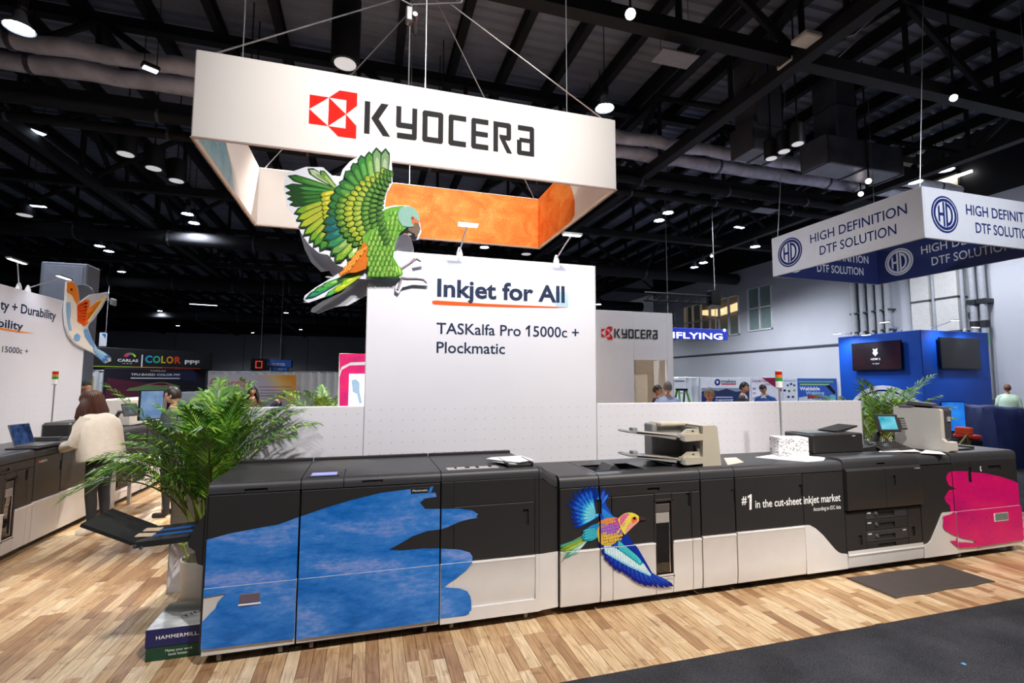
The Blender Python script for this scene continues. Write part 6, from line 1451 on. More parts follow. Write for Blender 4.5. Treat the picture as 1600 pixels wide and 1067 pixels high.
    if jacket:
        lo_, wx, wy = jacket
        jm_ = loft([(U(0, .01, lo_), wx*h*1.0, wy*h), (U(0, .008, lo_+.02), wx*h*1.03, wy*h*1.03), (U(0, .005, .62), wx*h, wy*h), (U(0, .004, .70), wx*h*.98, wy*h*1.0), (U(0, .004, .765), wx*h*.92, wy*h*.86), (U(0, .004, .80), wx*h*.66, wy*h*.62), (U(0, .004, .825), wx*h*.34, wy*h*.44), (U(0, .002, .835), wx*h*.28, wy*h*.38)])
        for wr, d, s in hands:
            n = 'l' if s > 0 else 'r'; a_, b_, c_ = J['sh'+n][0], J['el'+n][0], J['wr'+n][0]
            jm_.tube([a_+Vector((-.02*s*h, 0, .004*h)), a_+(b_-a_)*.35, b_, b_+(c_-b_)*.5, c_+(c_-b_)*.02], [.045*h, .049*h, .042*h, .036*h, .030*h], 12)
        T.part('jacket', jm_, top, smooth=True)
    if collar:
        T.part('shirt_front', MB().add([U(-.03, -.072*b, .70), U(.03, -.072*b, .70), U(.036, -.04, .825), U(-.036, -.04, .825), U(0, -.074*b, .64)], [(0, 1, 2, 3), (0, 4, 1)]), collar)
        T.part('shirt_collar', loft([(U(0, 0, .815), .040*h, .042*h), (U(0, -.002, .845), .036*h, .038*h)], 14), collar)
    return T
cream = M('jacket_cream', 'e6dccd', .8, var=.05, scale=20, bump=.3, bscale=90); blackp = M('trouser_black', '232224', .8, var=.15, scale=8)
hbrown = water('hair_auburn', [(.35, '2c1710'), (.55, '4c2a1c'), (.7, '6a4028')], 5, (8, 8, 1), .45); hblack = M('hair_black', '17120f', .45, var=.3, scale=30); hgrey = M('hair_grey', '6f6a66', .55, var=.35, scale=40); hgrey2 = M('hair_pepper', '857f78', .55, var=.35, scale=40)
wf_ = AZ(146, 832, 0)
person('woman with long auburn hair in cream jacket and black trousers at the laptop', (wf_.x+.02, wf_.y, 0), -PI/2-.28, 1.66, cream, blackp, hbrown, lean=.16, nod=.42, arms='fwd', shoe=SHOE, long_hair=True, jacket=(.505, .150, .125))
p = AY(137, 600, 6.9); person('man in black cap and dark top beyond the woman', (p.x, 6.9, 0), -PI/2-.2, 1.74, M('top_dark', '2a2526', .8), blackp, M('cap_black', '141416', .8), nod=.25, arms='fwd', skin=SKIN2, cap=True)
p = AY(274, 607, 4.0); person('man with black hair and glasses in dark collared jacket', (p.x, 4.0, 0), -PI/2-.15, 1.66, M('jacket_slate', '2f3a3c', .75), blackp, hblack, nod=.12, glasses=True, jacket=(.5, .125, .085), collar=M('shirt_dark', '5a6668', .7))
p = AY(395, 612, 9.5); person('dark-haired woman looking over the partition near the banner', (p.x, 9.5, 0), .2, 1.62, M('top_rust', '6a4a3c', .8), blackp, hblack, nod=.2, long_hair=True)
p = AY(428, 626, 9.8); person('person with black hair bent low behind the partition', (p.x, 9.8, 0), 1.2, 1.52, M('top_navy', '1f2634', .8), blackp, hblack, nod=.5, lean=.2)
p = AY(1043, 595, 5.0); person('grey-haired man in pale blue shirt seen from behind', (p.x, 5.0, 0), PI-.75, 1.745, M('shirt_pale_blue', 'aab4d8', .75, var=.03), M('trouser_grey', '4a4c54', .8), hgrey, bulk=1.15, jacket=(.5, .165, .10), skin=SKIN)
p = AY(1025, 604, 5.9); person('dark-haired person facing the man in pale blue shirt', (p.x, 5.9, 0), .9, 1.67, M('top_black', '1b1a1d', .8), blackp, hblack, nod=.15, skin=SKIN2)
p = AY(1107, 611, 3.4); person('older grey-haired man with head bowed behind the partition', (p.x, 3.4, 0), -.5, 1.66, M('shirt_tan', 'b9a890', .8), M('trouser_grey'), hgrey2, nod=.35, lean=.05, skin=SKIN2)
p = AY(1160, 597, 5.4); person('man in black suit and white shirt by the navy banner', (p.x, 5.4, 0), .55, 1.74, M('suit_black', '1d1c22', .7), blackp, hblack, nod=.2, jacket=(.48, .125, .088), collar=M('shirt_white', 'e8e8ec', .7))
p = AY(1197, 607, 6.4); person('man in bright blue suit bending forward', (p.x, 6.4, 0), -1.15, 1.72, M('suit_blue', '1f4f9a', .7), M('suit_blue'), hblack, nod=.4, lean=.18, jacket=(.48, .125, .088), collar=M('shirt_white'))
p = AY(1574, 606, 6.2); person('man in pale green shirt seen from behind near the covered machine', (p.x, 6.2, 0), PI-1.1, 1.70, M('shirt_green', 'b9cdb4', .8), M('trouser_grey'), M('hair_ginger', '6a4430', .6), jacket=(.5, .14, .10), skin=SKIN2)
# ================================================================ neighbouring stands on the right
# HD hanging sign
HX0, HY0, HY1, HZ1 = AZ(1205, 373, 5.3).x, AZ(1440, 290, 5.3).y, AZ(1205, 373, 5.3).y, 5.3
HX1 = HX0+(HY1-HY0)*1.0; HZ0 = AX(1210, 432, HX0).z
navy = M('sign_navy', '14245e', .6, var=.05); ivory = M('sign_ivory', 'd4d2d8', .65, var=.02)
T = Thing('hanging_sign', 'square hanging sign, white outside and navy inside, with round emblems', 'hanging sign', ((HX0+HX1)/2, (HY0+HY1)/2, HZ0))
for (x0, x1, y0, y1) in ((HX0, HX0+.04, HY0, HY1), (HX1-.04, HX1, HY0, HY1), (HX0+.04, HX1-.04, HY0, HY0+.04), (HX0+.04, HX1-.04, HY1-.04, HY1)):
    T.part('outer_panel', MB().cbox(x0, x1, y0, y1, HZ0, HZ1, .01), ivory)
for (x0, x1, y0, y1) in ((HX0+.04, HX0+.05, HY0+.05, HY1-.05), (HX1-.05, HX1-.04, HY0+.05, HY1-.05), (HX0+.05, HX1-.05, HY0+.04, HY0+.05), (HX0+.05, HX1-.05, HY1-.05, HY1-.04)):
    T.part('inner_panel', MB().box(x0, x1, y0, y1, HZ0+.005, HZ1-.005), navy)
def hd_logo(mb, c, u, r, fg, bg, out):
    c, u, out = Vector(c), Vector(u), Vector(out); z = Vector((0, 0, 1))
    def ring(r0, r1, o_):
        n = 40; vs = [c+out*o_+(u*math.cos(t)+z*math.sin(t))*rr for rr in (r0, r1) for t in [2*PI*k/n for k in range(n)]]
        mb.add(vs, [(k, (k+1) % n, n+(k+1) % n, n+k) for k in range(n)])
    mb.col(fg); ring(.001, r, 1); mb.col(bg); ring(r*.86, r*.90, 1.5); mb.col(bg); ring(.001, r*.70, 1.5)
    def P(pts): mb.flat([c+out*2+u*(a*r)+z*(b_*r) for a, b_ in pts])
    mb.col(fg); w = .13
    P(((-.52,-.36),(-.39,-.50),(-.39,.50),(-.52,.36))); P(((-.16,-.66),(-.03,-.68),(-.03,.68),(-.16,.66))); P(((-.39,-.09),(-.16,-.09),(-.16,.07),(-.39,.07)))
    P(((.05,-.68),(.18,-.66),(.18,.66),(.05,.68)))
    n = 12; o_ = [(.18+.40*math.cos(t), .60*math.sin(t)) for t in [-PI/2+PI*k/n for k in range(n+1)]]; i_n = [(.18+.26*math.cos(t), .44*math.sin(t)) for t in [PI/2-PI*k/n for k in range(n+1)]]
    for k in range(n): P((o_[k], o_[k+1], i_n[n-k-1], i_n[n-k]))
nv = '1b2a66'
def hd_face(o, u, L, out, fg, bg, nm):
    o, u, out = Vector(o), Vector(u), Vector(out); mb = MB(); hz = HZ1-HZ0; r = hz*.36
    hd_logo(mb, o+u*(L*.155)+Vector((0, 0, hz*.5)), u, r, fg, bg, out*.004)
    T.part('logo_print', mb, prt); mb = MB().col(fg); A = o+u*(L*.32)+Vector((0, 0, hz*.56))+out*.004; text_on(mb, 'HIGH DEFINITION', A, A+u*(L*.60), hz*.205, .006); T.part(nm, mb, prt); mb = MB().col(fg)
    A = o+u*(L*.385)+Vector((0, 0, hz*.22))+out*.004; text_on(mb, 'DTF SOLUTION', A, A+u*(L*.475), hz*.205, .006); T.part(nm, mb, prt)
L_ = HY1-HY0
hd_face((HX0, HY1, HZ0), (0, -1, 0), L_, (-1, 0, 0), nv, 'd6d4da', 'face_print'); hd_face((HX0, HY0, HZ0), (1, 0, 0), L_, (0, -1, 0), nv, 'd6d4da', 'face_print')
hd_face((HX0+.1, HY1-.05, HZ0), (1, 0, 0), L_-.2, (0, -1, 0), 'd6d6de', '1b2a66', 'inner_print'); hd_face((HX1-.05, HY1-.1, HZ0), (0, -1, 0), L_-.2, (-1, 0, 0), 'd6d6de', '1b2a66', 'inner_print')
for (x, y) in ((HX0+.1, HY0+.1), (HX1-.1, HY0+.1), (HX0+.1, HY1-.1), (HX1-.1, HY1-.1)):
    tag(MB().tube([(x, y, HZ1), (x+(0 if x > HX0+1 else .5), y, 9.7)], .007, 5).build('drop_wire', wire), 'thin wire holding up the square white and navy sign', 'cable', 'wires of the white and navy sign')
# blue stand below it
cb = AZ(1438, 515, 3.2); BX, BY = cb.x, cb.y; BY2 = AX(1313, 600, BX).y; BX2 = AY(1549, 600, BY).x; BT = 3.2
bluew = M('stand_blue', '0b55c8', .5, var=.04, scale=2)
T = Thing('stand_wall', 'bright blue corner stand wall carrying two televisions and a white emblem', 'display wall', ((BX+BX2)/2, (BY+BY2)/2, 0))
T.part('side_panel', MB().cbox(BX, BX+.12, BY, BY2, 0, BT, .01), bluew); T.part('front_panel', MB().cbox(BX+.001, BX2, BY-.001, BY+.12, 0, BT-.002, .01), bluew)
cc_ = AX(1384, 668, BX); r_ = AX(1384, 602, BX).z-cc_.z; r2 = abs(AX(1330, 650, BX).y-cc_.y)
mb = MB(); hd_logo(mb, (BX-.004, cc_.y, cc_.z), (0, -1, 0), r_, 'e4e6ee', '1b2a66', (-.003, 0, 0)); T.part('emblem_print', mb, prt)
tvb = M('tv_black', '0c0c0e', .25)
def tv(pxl, axis, val, label, glow):
    if axis == 'x': P = [AX(*q, val-.10) for q in pxl]; u0, u1 = min(q.y for q in P), max(q.y for q in P)
    else: P = [AY(*q, val-.10) for q in pxl]; u0, u1 = min(q.x for q in P), max(q.x for q in P)
    z0, z1 = (P[2].z+P[3].z)/2, (P[0].z+P[1].z)/2
    T = Thing('television', label, 'television', (val-.1, (u0+u1)/2, z0) if axis == 'x' else ((u0+u1)/2, val-.1, z0))
    def bx_(a, b_, c_, d_, e_, f_): return MB().cbox(a, b_, c_, d_, e_, f_, .006) if axis == 'x' else MB().cbox(c_, d_, a, b_, e_, f_, .006)
    T.part('case', bx_(val-.10, val-.05, u0, u1, z0, z1), tvb); T.part('bracket', bx_(val-.06, val, (u0+u1)/2-.2, (u0+u1)/2+.2, z0+.2, z1-.2), tvb)
    T.part('screen', bx_(val-.103, val-.098, u0+.02, u1-.02, z0+.03, z1-.02), glow); return T, u0, u1, z0, z1
T, u0, u1, z0, z1 = tv([(1330,537),(1405,531),(1410,577),(1334,580)], 'x', BX, 'television with dark red screen and white mark on the blue stand', screen('tv_plum', '1a1024', '361626', .7, 1.5))
mb = MB().col('e8e8f0'); um = (u0+u1)/2; X_ = BX-.106
mb.flat([(X_, um+a, (z0+z1)/2+b_+.1) for a, b_ in ((-.07,.13),(0,.09),(.07,.13),(.05,.04),(.08,-.02),(.03,-.06),(0,-.11),(-.03,-.06),(-.08,-.02),(-.05,.04))])
text_on(mb, 'HDMI 2', (X_, um+.14, (z0+z1)/2-.12), (X_, um-.14, (z0+z1)/2-.12), .06, .01); text_on(mb, 'No Signal', (X_, um+.1, (z0+z1)/2-.24), (X_, um-.1, (z0+z1)/2-.24), .04); T.part('screen_print', mb, prt)
tv([(1468,527),(1530,529),(1532,576),(1472,577)], 'y', BY, 'black television switched off on the blue stand', M('tv_glass', '131316', .08, spec=.8))
for k, (bx, by, hx, hy, ax) in enumerate(((1333, 528, 1308, 521, 'x'), (1345, 526, 1353, 523, 'x'), (1408, 518, 1382, 503, 'x'))):
    b_ = AX(bx, by, BX+.05); b_.z = BT+.01; arm_lamp(b_, AX(hx, hy, BX-.5), (0, 1, 0), 'glowing arm lamp on the blue stand wall', 'arm lamps of the blue stand', .14, (BX, b_.y, 1.8) if k < 2 else None, 60)
for k, (bx, by, hx, hy) in enumerate(((1457, 516, 1492, 500), (1508, 519, 1524, 511))):
    b_ = AY(bx, by, BY+.05); b_.z = BT+.01; arm_lamp(b_, AY(hx, hy, BY-.5), (1, 0, 0), 'glowing arm lamp on the blue stand wall', 'arm lamps of the blue stand', .14, (b_.x, BY, 1.8), 60)
# monitor, red seat, covered machine in front of the blue stand
p0 = AY(1470, 632, 3.25); p1 = AY(1500, 672, 3.25)
T = Thing('monitor', 'monitor with bright blue screen behind the tall cream feeder', 'monitor', ((p0.x+p1.x)/2, 3.25, 0))
Fm = Matrix.Translation((p0.x, 3.25, 0)) @ Matrix.Rotation(-.35, 4, 'Z')
T.part('case', MB().cbox(0, .44, 0, .03, p1.z-.02, p0.z+.06, .006).xf(Fm), tvb); T.part('screen', MB().cbox(.015, .425, -.003, .001, p1.z, p0.z+.045, .001).xf(Fm), screen('monitor_blue', '0a5fd0', '2a8cf0', 1.0, 3)); T.part('stand', MB().cbox(.17, .27, .01, .05, .75, p1.z, .004).cbox(.1, .34, -.08, .12, .74, .76, .004).cbox(.0, .44, -.1, .3, .70, .74, .004).cbox(.19, .25, .05, .11, 0, .70, .004).cbox(.05, .39, -.06, .24, 0, .03, .004).xf(Fm), dkgrey)
redm = M('seat_red', 'c8281e', .5); orm = M('device_orange', 'e0461c', .5)
p = AY(1510, 676, 2.6); T = Thing('heat_press', 'small orange red press machine on a stand beside the covered machine', 'press', (p.x, 2.6, 0))
T.part('arm', MB().cbox(p.x-.07, p.x+.03, 2.5, 2.75, p.z-.04, p.z+.10, .02), orm); T.part('plate', MB().cbox(p.x+.04, p.x+.24, 2.5, 2.85, p.z-.12, p.z-.04, .02), redm); T.part('base', MB().cbox(p.x-.1, p.x+.25, 2.5, 2.9, p.z-.25, p.z-.13, .02), tvb); T.part('stand', MB().cbox(p.x-.05, p.x+.2, 2.55, 2.85, 0, p.z-.25, .01), dkgrey)
T.part('hose', MB().tube([(p.x-.1, 2.5, p.z-.2), (p.x-.25, 2.45, p.z-.02), (p.x-.38, 2.5, p.z-.2), (p.x-.42, 2.55, p.z-.4)], .015, 6), M('hose_yellow', '7a7a3a', .5))
# draped machine
A_ = AY(1540, 634, 3.6); x0, x1, y0, y1, zt = A_.x, A_.x+2.2, 3.4, 4.7, A_.z
rg = random.Random(2); n = 60; rings = []
for zz, gx in ((0, .10), (.3, .07), (.8, .02), (zt*.8, -.05), (zt-.05, -.12), (zt, -.2)):
    ring = []
    for k in range(n):
        t = 2*PI*k/n; cx, cy = (x0+x1)/2, (y0+y1)/2; c_, s_ = math.cos(t), math.sin(t); m_ = max(abs(c_), abs(s_)); q = (abs(c_)**5+abs(s_)**5)**(-.2)
        fold = .035*math.sin(k*2.1)*max(0, 1-zz/zt)+.02*math.sin(k*3.7+zz*3)
        ring.append((cx+c_*q*((x1-x0)/2+gx+fold), cy+s_*q*((y1-y0)/2+gx+fold), zz-(.12*(c_*q*.5+.5) if zz > zt*.7 else 0)+.02*math.sin(k*.9)*(1 if zz > .5 else 0)))
    rings.append(ring)
vs = sum(rings, []); fs = [(l*n+k, l*n+(k+1) % n, (l+1)*n+(k+1) % n, (l+1)*n+k) for l in range(5) for k in range(n)]+[tuple(5*n+k for k in range(n))]
T = Thing('covered_machine', 'large machine under a draped dark navy cloth', 'covered machine', ((x0+x1)/2, (y0+y1)/2, 0)); T.part('cloth', MB().add(vs, fs), M('cloth_navy', '12225a', .7, var=.1), smooth=True)
# ---- banners and drapes along the far aisle on the right
drape = M('drape_white', 'c6c8cc', .85, var=.04)
def curtain(label, a, b, z1, group, n=None, mat=None):
    a, b = Vector(a), Vector(b); L = (b-a).length; n = n or int(L/.06); u = (b-a)/L; w = Vector((-u.y, u.x, 0)); vs = []
    T = Thing('drape', label, 'drape', tuple((a+b)/2), group=group)
    for zz in (0, z1):
        for k in range(n+1): vs.append(a+u*(L*k/n)+w*(.035*math.sin(k*1.25)+.01*math.sin(k*.37))+Vector((0, 0, zz)))
    back = [v+w*.012 for v in vs]; m_ = n+1
    T.part('cloth', MB().add(vs+back, [(k, k+1, m_+k+1, m_+k) for k in range(n)]+[(2*m_+k, 3*m_+k, 3*m_+k+1, 2*m_+k+1) for k in range(n)]), mat or drape, smooth=True)
    T.part('rail', MB().tube([a+Vector((0, 0, z1)), b+Vector((0, 0, z1))], .025, 8), steel)
    for p in (a, b): T.part('post', MB().tube([p, p+Vector((0, 0, z1))], .025, 8), steel)
YBn = 13.0
def banner(pl, pr, ptop, label, cat='banner', Y=YBn, base='e6e4ea', col=None, y_off=0.):
    A = AY(pl, ptop, Y); B = AY(pr, ptop, Y); T = Thing('banner', label, cat, ((A.x+B.x)/2, Y, 0))
    T.part('sheet', MB().cbox(A.x, B.x, Y, Y+.04, .05, A.z, .005), col or M('banner_'+base, base, .6))
    T.part('stand', MB().box(A.x, B.x, Y-.1, Y+.15, 0, .05), steel)
    return T, A, B
def bt(mb, s, a, b, hpx, bold, Y):
    A = AY(a[0], a[1], Y); B = AY(b[0], b[1], Y); B.z = A.z; C = AY(a[0], a[1]-hpx, Y); return text_on(mb, s, A, B, C.z-A.z, bold)
def bq(mb, pts, Y): return mb.flat([AY(*p, Y) for p in pts])
T, A, B = banner(1095, 1172, 589.6, 'white and navy banner with round emblem behind the man in black suit'); y = YBn-.004
mb = MB().col('8a92a4'); bq(mb, ((1096,606),(1171,606),(1171,619),(1096,619)), y); mb.col('2a3658'); bq(mb, ((1096,612),(1110,608),(1122,611),(1135,607),(1150,612),(1171,609),(1171,619),(1096,619)), y-.002)
mb.col('1f2f66'); bq(mb, ((1096,619),(1171,619),(1171,640),(1096,640)), y-.004); mb.col('1f2f78'); bq(mb, [(1121+4.6*math.cos(k*PI/6), 597.2+5.4*math.sin(k*PI/6)) for k in range(12)], y); mb.col('e8e8ee'); bq(mb, [(1121+2*math.cos(k*PI/3), 597+2.6*math.sin(k*PI/3)) for k in range(6)], y-.004)
mb.col('1f2a5a'); bt(mb, 'mekes', (1127, 598), (1150, 598), 5, .02, y-.002); mb.col('c0304a'); bq(mb, ((1127,599),(1150,599),(1150,601),(1127,601)), y-.002)
mb.col('e8e8ee'); bq(mb, ((1118,620),(1145,620),(1145,621),(1118,621)), y-.006); bt(mb, 'CT AND ECONOMY', (1118, 627), (1146, 627), 3.4, .01, y-.006); T.part('print', mb, prt)
T, A, B = banner(1173.5, 1222, 589.2, 'white banner with dark red corner beside the signal lamp', base='e3dfe8')
mb = MB().col('8a2440'); bq(mb, ((1190,590),(1221,590),(1221,612)), y); mb.col('7a2a4a'); bt(mb, 'SUBLIMATION PAPER', (1175, 597), (1213, 597), 3.2, .015, y-.004); bt(mb, 'DTF FILM', (1195, 602.5), (1213, 602.5), 3.2, .015, y-.004)
for (cx, cy, c_) in ((1178,607,'8a8aa8'),(1178,614,'a9a9c0'),(1178,622,'b0a0c0'),(1190,616,'c4c4d4'),(1200,622,'9a9ab8')): mb.col(c_); bq(mb, ((cx-2,cy-1.5),(cx+3,cy-1.5),(cx+3,cy+2),(cx-2,cy+2)), y)
T.part('print', mb, prt)
T, A, B = banner(1222.5, 1245, 590, 'narrow pale banner with small product pictures', base='dfe3ea')
mb = MB()
for (cx, cy, c_) in ((1231,602,'4a7a5a'),(1236,600,'3a5a9a'),(1241,602,'6a6a7a'),(1226,610,'1f2a5a'),(1233,611,'5a6a4a'),(1241,610,'b0b040'),(1232,620,'3a3a4a'),(1239,620,'4a4a5a')): mb.col(c_); bq(mb, [(cx+2.2*math.cos(k*PI/4), cy+2*math.sin(k*PI/4)) for k in range(8)], y)
mb.col('4a6ab0'); bq(mb, ((1224,594.6),(1244,594.9),(1244,595.5),(1224,595.3)), y); T.part('print', mb, prt)
T, A, B = banner(1246.5, 1307, 591, 'bright blue banner with white lettering beside the blue stand', base='1f56b4')
mb = MB().col('7ab84a'); bq(mb, ((1248,595.2),(1302,595.4),(1302,597.2),(1248,597.2)), y-.002); mb.col('a9d070'); bq(mb, ((1250,600),(1296,600),(1296,601.6),(1250,601.6)), y-.002)
mb.col('f0f2f8'); bt(mb, 'Weldable', (1249.5, 610), (1281, 610), 6, .03, y-.002); mb.col('a8cdf0'); bt(mb, 'Webbing', (1259, 616.5), (1288, 616.5), 5.4, .03, y-.002)
mb.col('1c1c22'); bq(mb, ((1290,603),(1296,601),(1306,613),(1303,616)), y-.002); mb.col('6fb6c4'); bq(mb, ((1290,622),(1300,616),(1306,618),(1306,629),(1294,629)), y-.001); mb.col('b03a34'); bq(mb, ((1262,618),(1280,617),(1282,621),(1262,623)), y-.001); mb.col('d4dce8'); bq(mb, ((1248,621),(1262,619),(1270,624),(1294,626),(1294,629),(1248,629)), y-.001); T.part('print', mb, prt)
pa, pb = AY(1050, 590, 13.35), AY(1095, 590, 13.35); curtain('pleated white drape beside the banner with round emblem', (pa.x, 13.35, 0), (pb.x, 13.35, 0), pa.z, None)
pa, pb = AY(1307, 594, 13.35), AY(1345, 594, 13.35); curtain('pleated white drape between the blue banner and blue stand', (pa.x, 13.35, 0), (min(pb.x, 19.9), 13.35, 0), pa.z, None)
T, A, B = banner(1052, 1072, 591, 'narrow white banner with a line of small print', Y=12.9); mb = MB().col('4a4a58'); bq(mb, ((1054,594.5),(1070,594.5),(1070,596.3),(1054,596.3)), 12.896); T.part('print', mb, prt)
# step ladder
lg = M('ladder_green', '3f8a2a', .5); p = AY(1065, 607, 9.0); T = Thing('step_ladder', 'green step ladder with black top cap behind the partition', 'ladder', (p.x, 9.0, 0))
T.part('top_cap', MB().cbox(p.x-.15, p.x+.15, 8.9, 9.1, p.z-.06, p.z, .01), tvb)
for s in (-1, 1):
    for yy in (8.55, 9.45): T.part('rail', MB().tube([(p.x+s*.13, 9.0+(yy-9)*.1, p.z-.05), (p.x+s*.27, yy, 0)], .03, 6), lg)
for k in range(5): zz = .3+k*.28; f_ = 1-zz/p.z; T.part('step', MB().cbox(p.x-.13-.13*f_, p.x+.13+.13*f_, 8.55+.4*(1-f_)-.03, 8.55+.4*(1-f_)+.05, zz, zz+.025, .004), M('ladder_step', '9a9a9c', .4, .5))
# ---- second white tower of the booth with doorway
YT = 6.4; tl, tr_ = AY(932, 484, YT), AY(1050, 489, YT); dl, dr = AY(990.5, 562, YT), AY(1043, 562, YT)
greyw = M('tower_grey', 'd3d2d8', .55, var=.012); xl_ = tl.x-1.4
T = Thing('storage_tower', 'pale grey white storage tower with red emblem and open doorway', 'display wall', ((xl_+tr_.x)/2, YT, 0))
T.part('front_panel', MB().cbox(xl_, dl.x, YT, YT+.1, 0, tl.z, .006), greyw); T.part('front_panel', MB().cbox(dr.x, tr_.x, YT, YT+.1, 0, tl.z, .006), greyw); T.part('lintel', MB().box(dl.x, dr.x, YT, YT+.1, dl.z, tl.z), greyw)
T.part('side_panel', MB().cbox(tr_.x-.1, tr_.x, YT+.1, YT+2.4, 0, tl.z, .006), greyw); T.part('back_panel', MB().cbox(xl_, tr_.x, YT+2.3, YT+2.4, 0, tl.z, .006), greyw)
T.part('edge_profile', MB().box(tr_.x-.006, tr_.x+.006, YT-.006, YT+.0, 0, tl.z), edge)
tanp = M('door_tan', 'c4b39c', .6)
T.part('door_leaf', MB().cbox(dl.x+.02, (dl.x+dr.x)/2-.13, YT+.5, YT+.54, 0, dl.z+.3, .004), tanp); T.part('door_leaf', MB().cbox((dl.x+dr.x)/2-.12, dr.x+.1, YT+.52, YT+.56, 0, dl.z+.3, .004), tanp); T.part('door_edge', MB().cbox(dr.x-.06, dr.x, YT+.02, YT+.5, 0, dl.z, .004), M('door_white', 'ece9e4', .5))
T.part('switch_panel', MB().cbox(dl.x+.04, dl.x+.30, YT+.485, YT+.5, 1.55, 1.75, .004), M('switch_grey', '9a8f86', .5))
A = AY(939, 530, YT-.01); B = AY(1027, 529, YT-.01); B.z = A.z = AY(958, 528, YT-.01).z; hk = AY(958, 513.5, YT).z-A.z
T.part('brand_letters', brand_on(MB(), A, B, hk, text='26262a', red='c81e28', out=(0, -.02, 0)), prt)
# ---- lit letter sign on a truss
YI = 11.0; a_, b_ = AY(1040, 512, YI), AY(1137, 515, YI); z0, z1 = AY(1090, 530, YI).z, AY(1090, 513, YI).z
T = Thing('lit_sign', 'glowing blue letter sign hanging from a short black truss', 'sign', ((a_.x+b_.x)/2, YI, z0))
T.part('backing', MB().cbox(a_.x-1.0, b_.x, YI, YI+.12, z0, z1, .01), M('led_blue', '1c2f9c', .5, emit=.9))
mb = MB(); bt(mb, 'INFLYING', (1033, 527.5), (1129, 524.5), 9.5, .012, YI-.01)
T.part('letters', mb, M('led_white', 'ffffff', .4, emit=3.2, ecol='dfe6ff')); q = AY(1132, 516, YI-.01); T.part('dot', MB().lathe([(.05, YI-.02), (.05, YI)], (q.x, 0, q.z), 10, 'y'), M('led_white'))
zt1, zt2 = AY(1060, 472, YI).z, AY(1060, 460, YI).z
T.part('truss_bar', MB().tube([(a_.x-.8, YI, zt1), (b_.x-.3, YI, zt1)], .04, 6).tube([(a_.x-.8, YI, zt2), (b_.x-.3, YI, zt2)], .04, 6), blackm)
for k in range(8): xx = a_.x-.8+k*.4; T.part('truss_web', MB().tube([(xx, YI, zt1), (xx+.4, YI, zt2)], .02, 5), blackm)
T.part('motor', MB().cbox(b_.x-.75, b_.x-.35, YI-.15, YI+.15, zt1-.05, zt2+.2, .03), tvb)
for xx in (a_.x+.1, b_.x-.5): T.part('hanger', MB().tube([(xx, YI, z1), (xx, YI, ZR+.06)], .012, 5), wire)
# ================================================================ neighbouring stands on the left
A, B = AZ(110, 540, 3.3), AZ(333, 551, 3.3); u = (B-A); u.z = 0; LL = u.length; u.normalize(); ang = math.atan2(u.y, u.x)
FC = Matrix.Translation((A.x, A.y, 0)) @ Matrix.Rotation(ang, 4, 'Z'); zf0 = AZ(333, 577, 2.35).z; zf0 = 2.37
blk3 = M('stand_black', '141418', .5)
T = Thing('stand_canopy', 'black stand canopy with rainbow lettering and a thin coloured line', 'display wall', (LL/2, 0, 0), FC)
T.part('fascia', MB().cbox(-1, LL, 0, .25, zf0, 3.3, .02), blk3); T.part('fascia_side', MB().cbox(LL-.25, LL, .25, 3.0, zf0, 3.3, .02), blk3)
for k, (a0, a1, c_) in enumerate(((.1, .4, 'a9c83a'), (.4, .6, 'e0a02a'), (.6, .9, 'd04a2a'))): T.part('line_print', MB().col(c_).add([(LL*a0, -.004, zf0+.03), (LL*a1, -.004, zf0+.03), (LL*a1, -.004, zf0+.06), (LL*a0, -.004, zf0+.06)], [(0, 1, 2, 3)]), prt)
T.part('post', MB().cbox(LL-.25, LL-.05, .02, .2, 0, zf0, .01), blk3); T.part('post', MB().cbox(-.9, -.7, .02, .2, 0, zf0, .01), blk3)
def fx(px): # position along the fascia of a sight line
    d = ray(px, 560); n_ = Vector((-u.y, u.x, 0)); t = (A-CAMO).dot(n_)/d.dot(n_); return (CAMO+d*t-A).dot(u)
def ft_(mb, s, p0, p1, z, h_, bold): return text_on(mb, s, (fx(p0), -.004, z), (fx(p1), -.004, z), h_, bold)
mb = MB().col('e8e8ec'); ft_(mb, 'CARLAS', 184, 216, 2.66, .13, .02); ft_(mb, '| ', 221, 223, 2.58, .45, 0); ft_(mb, 'U S A', 192, 207, 2.56, .04, .01)
for k, (s, p0, p1, c_) in enumerate((('C', 227, 238, '2aa0c8'), ('O', 239, 250.5, '3fb08a'), ('L', 252, 259, 'c8b83a'), ('O', 260, 271, 'e0902a'), ('R', 273, 283, 'd84a2a'))): mb.col(c_); ft_(mb, s, p0, p1, 2.64, .36, .03)
mb.col('f0f0f2'); ft_(mb, 'PPF', 289, 312, 2.62, .22, .03)
for k in range(8):
    t0, t1 = PI*(.12+.1*k), PI*(.12+.1*(k+1)); c_ = ('d8d02a', 'a9c83a', '6fb04a', '5a8a4a', '8a5a8a', 'b04a7a', 'c04a5a', 'a03a4a')[k]; cx = (fx(192)+fx(213))/2; rr = (fx(213)-fx(192))/2
    mb.col(c_).add([(cx+rr*math.cos(t0), -.004, 2.83+.28*math.sin(t0)), (cx+rr*math.cos(t1), -.004, 2.83+.28*math.sin(t1)), (cx+rr*.55*math.cos(t1)+.05, -.004, 2.83+.17*math.sin(t1)), (cx+rr*.55*math.cos(t0)+.05, -.004, 2.83+.17*math.sin(t0))], [(0, 1, 2, 3)])
T.part('name_print', mb, prt)
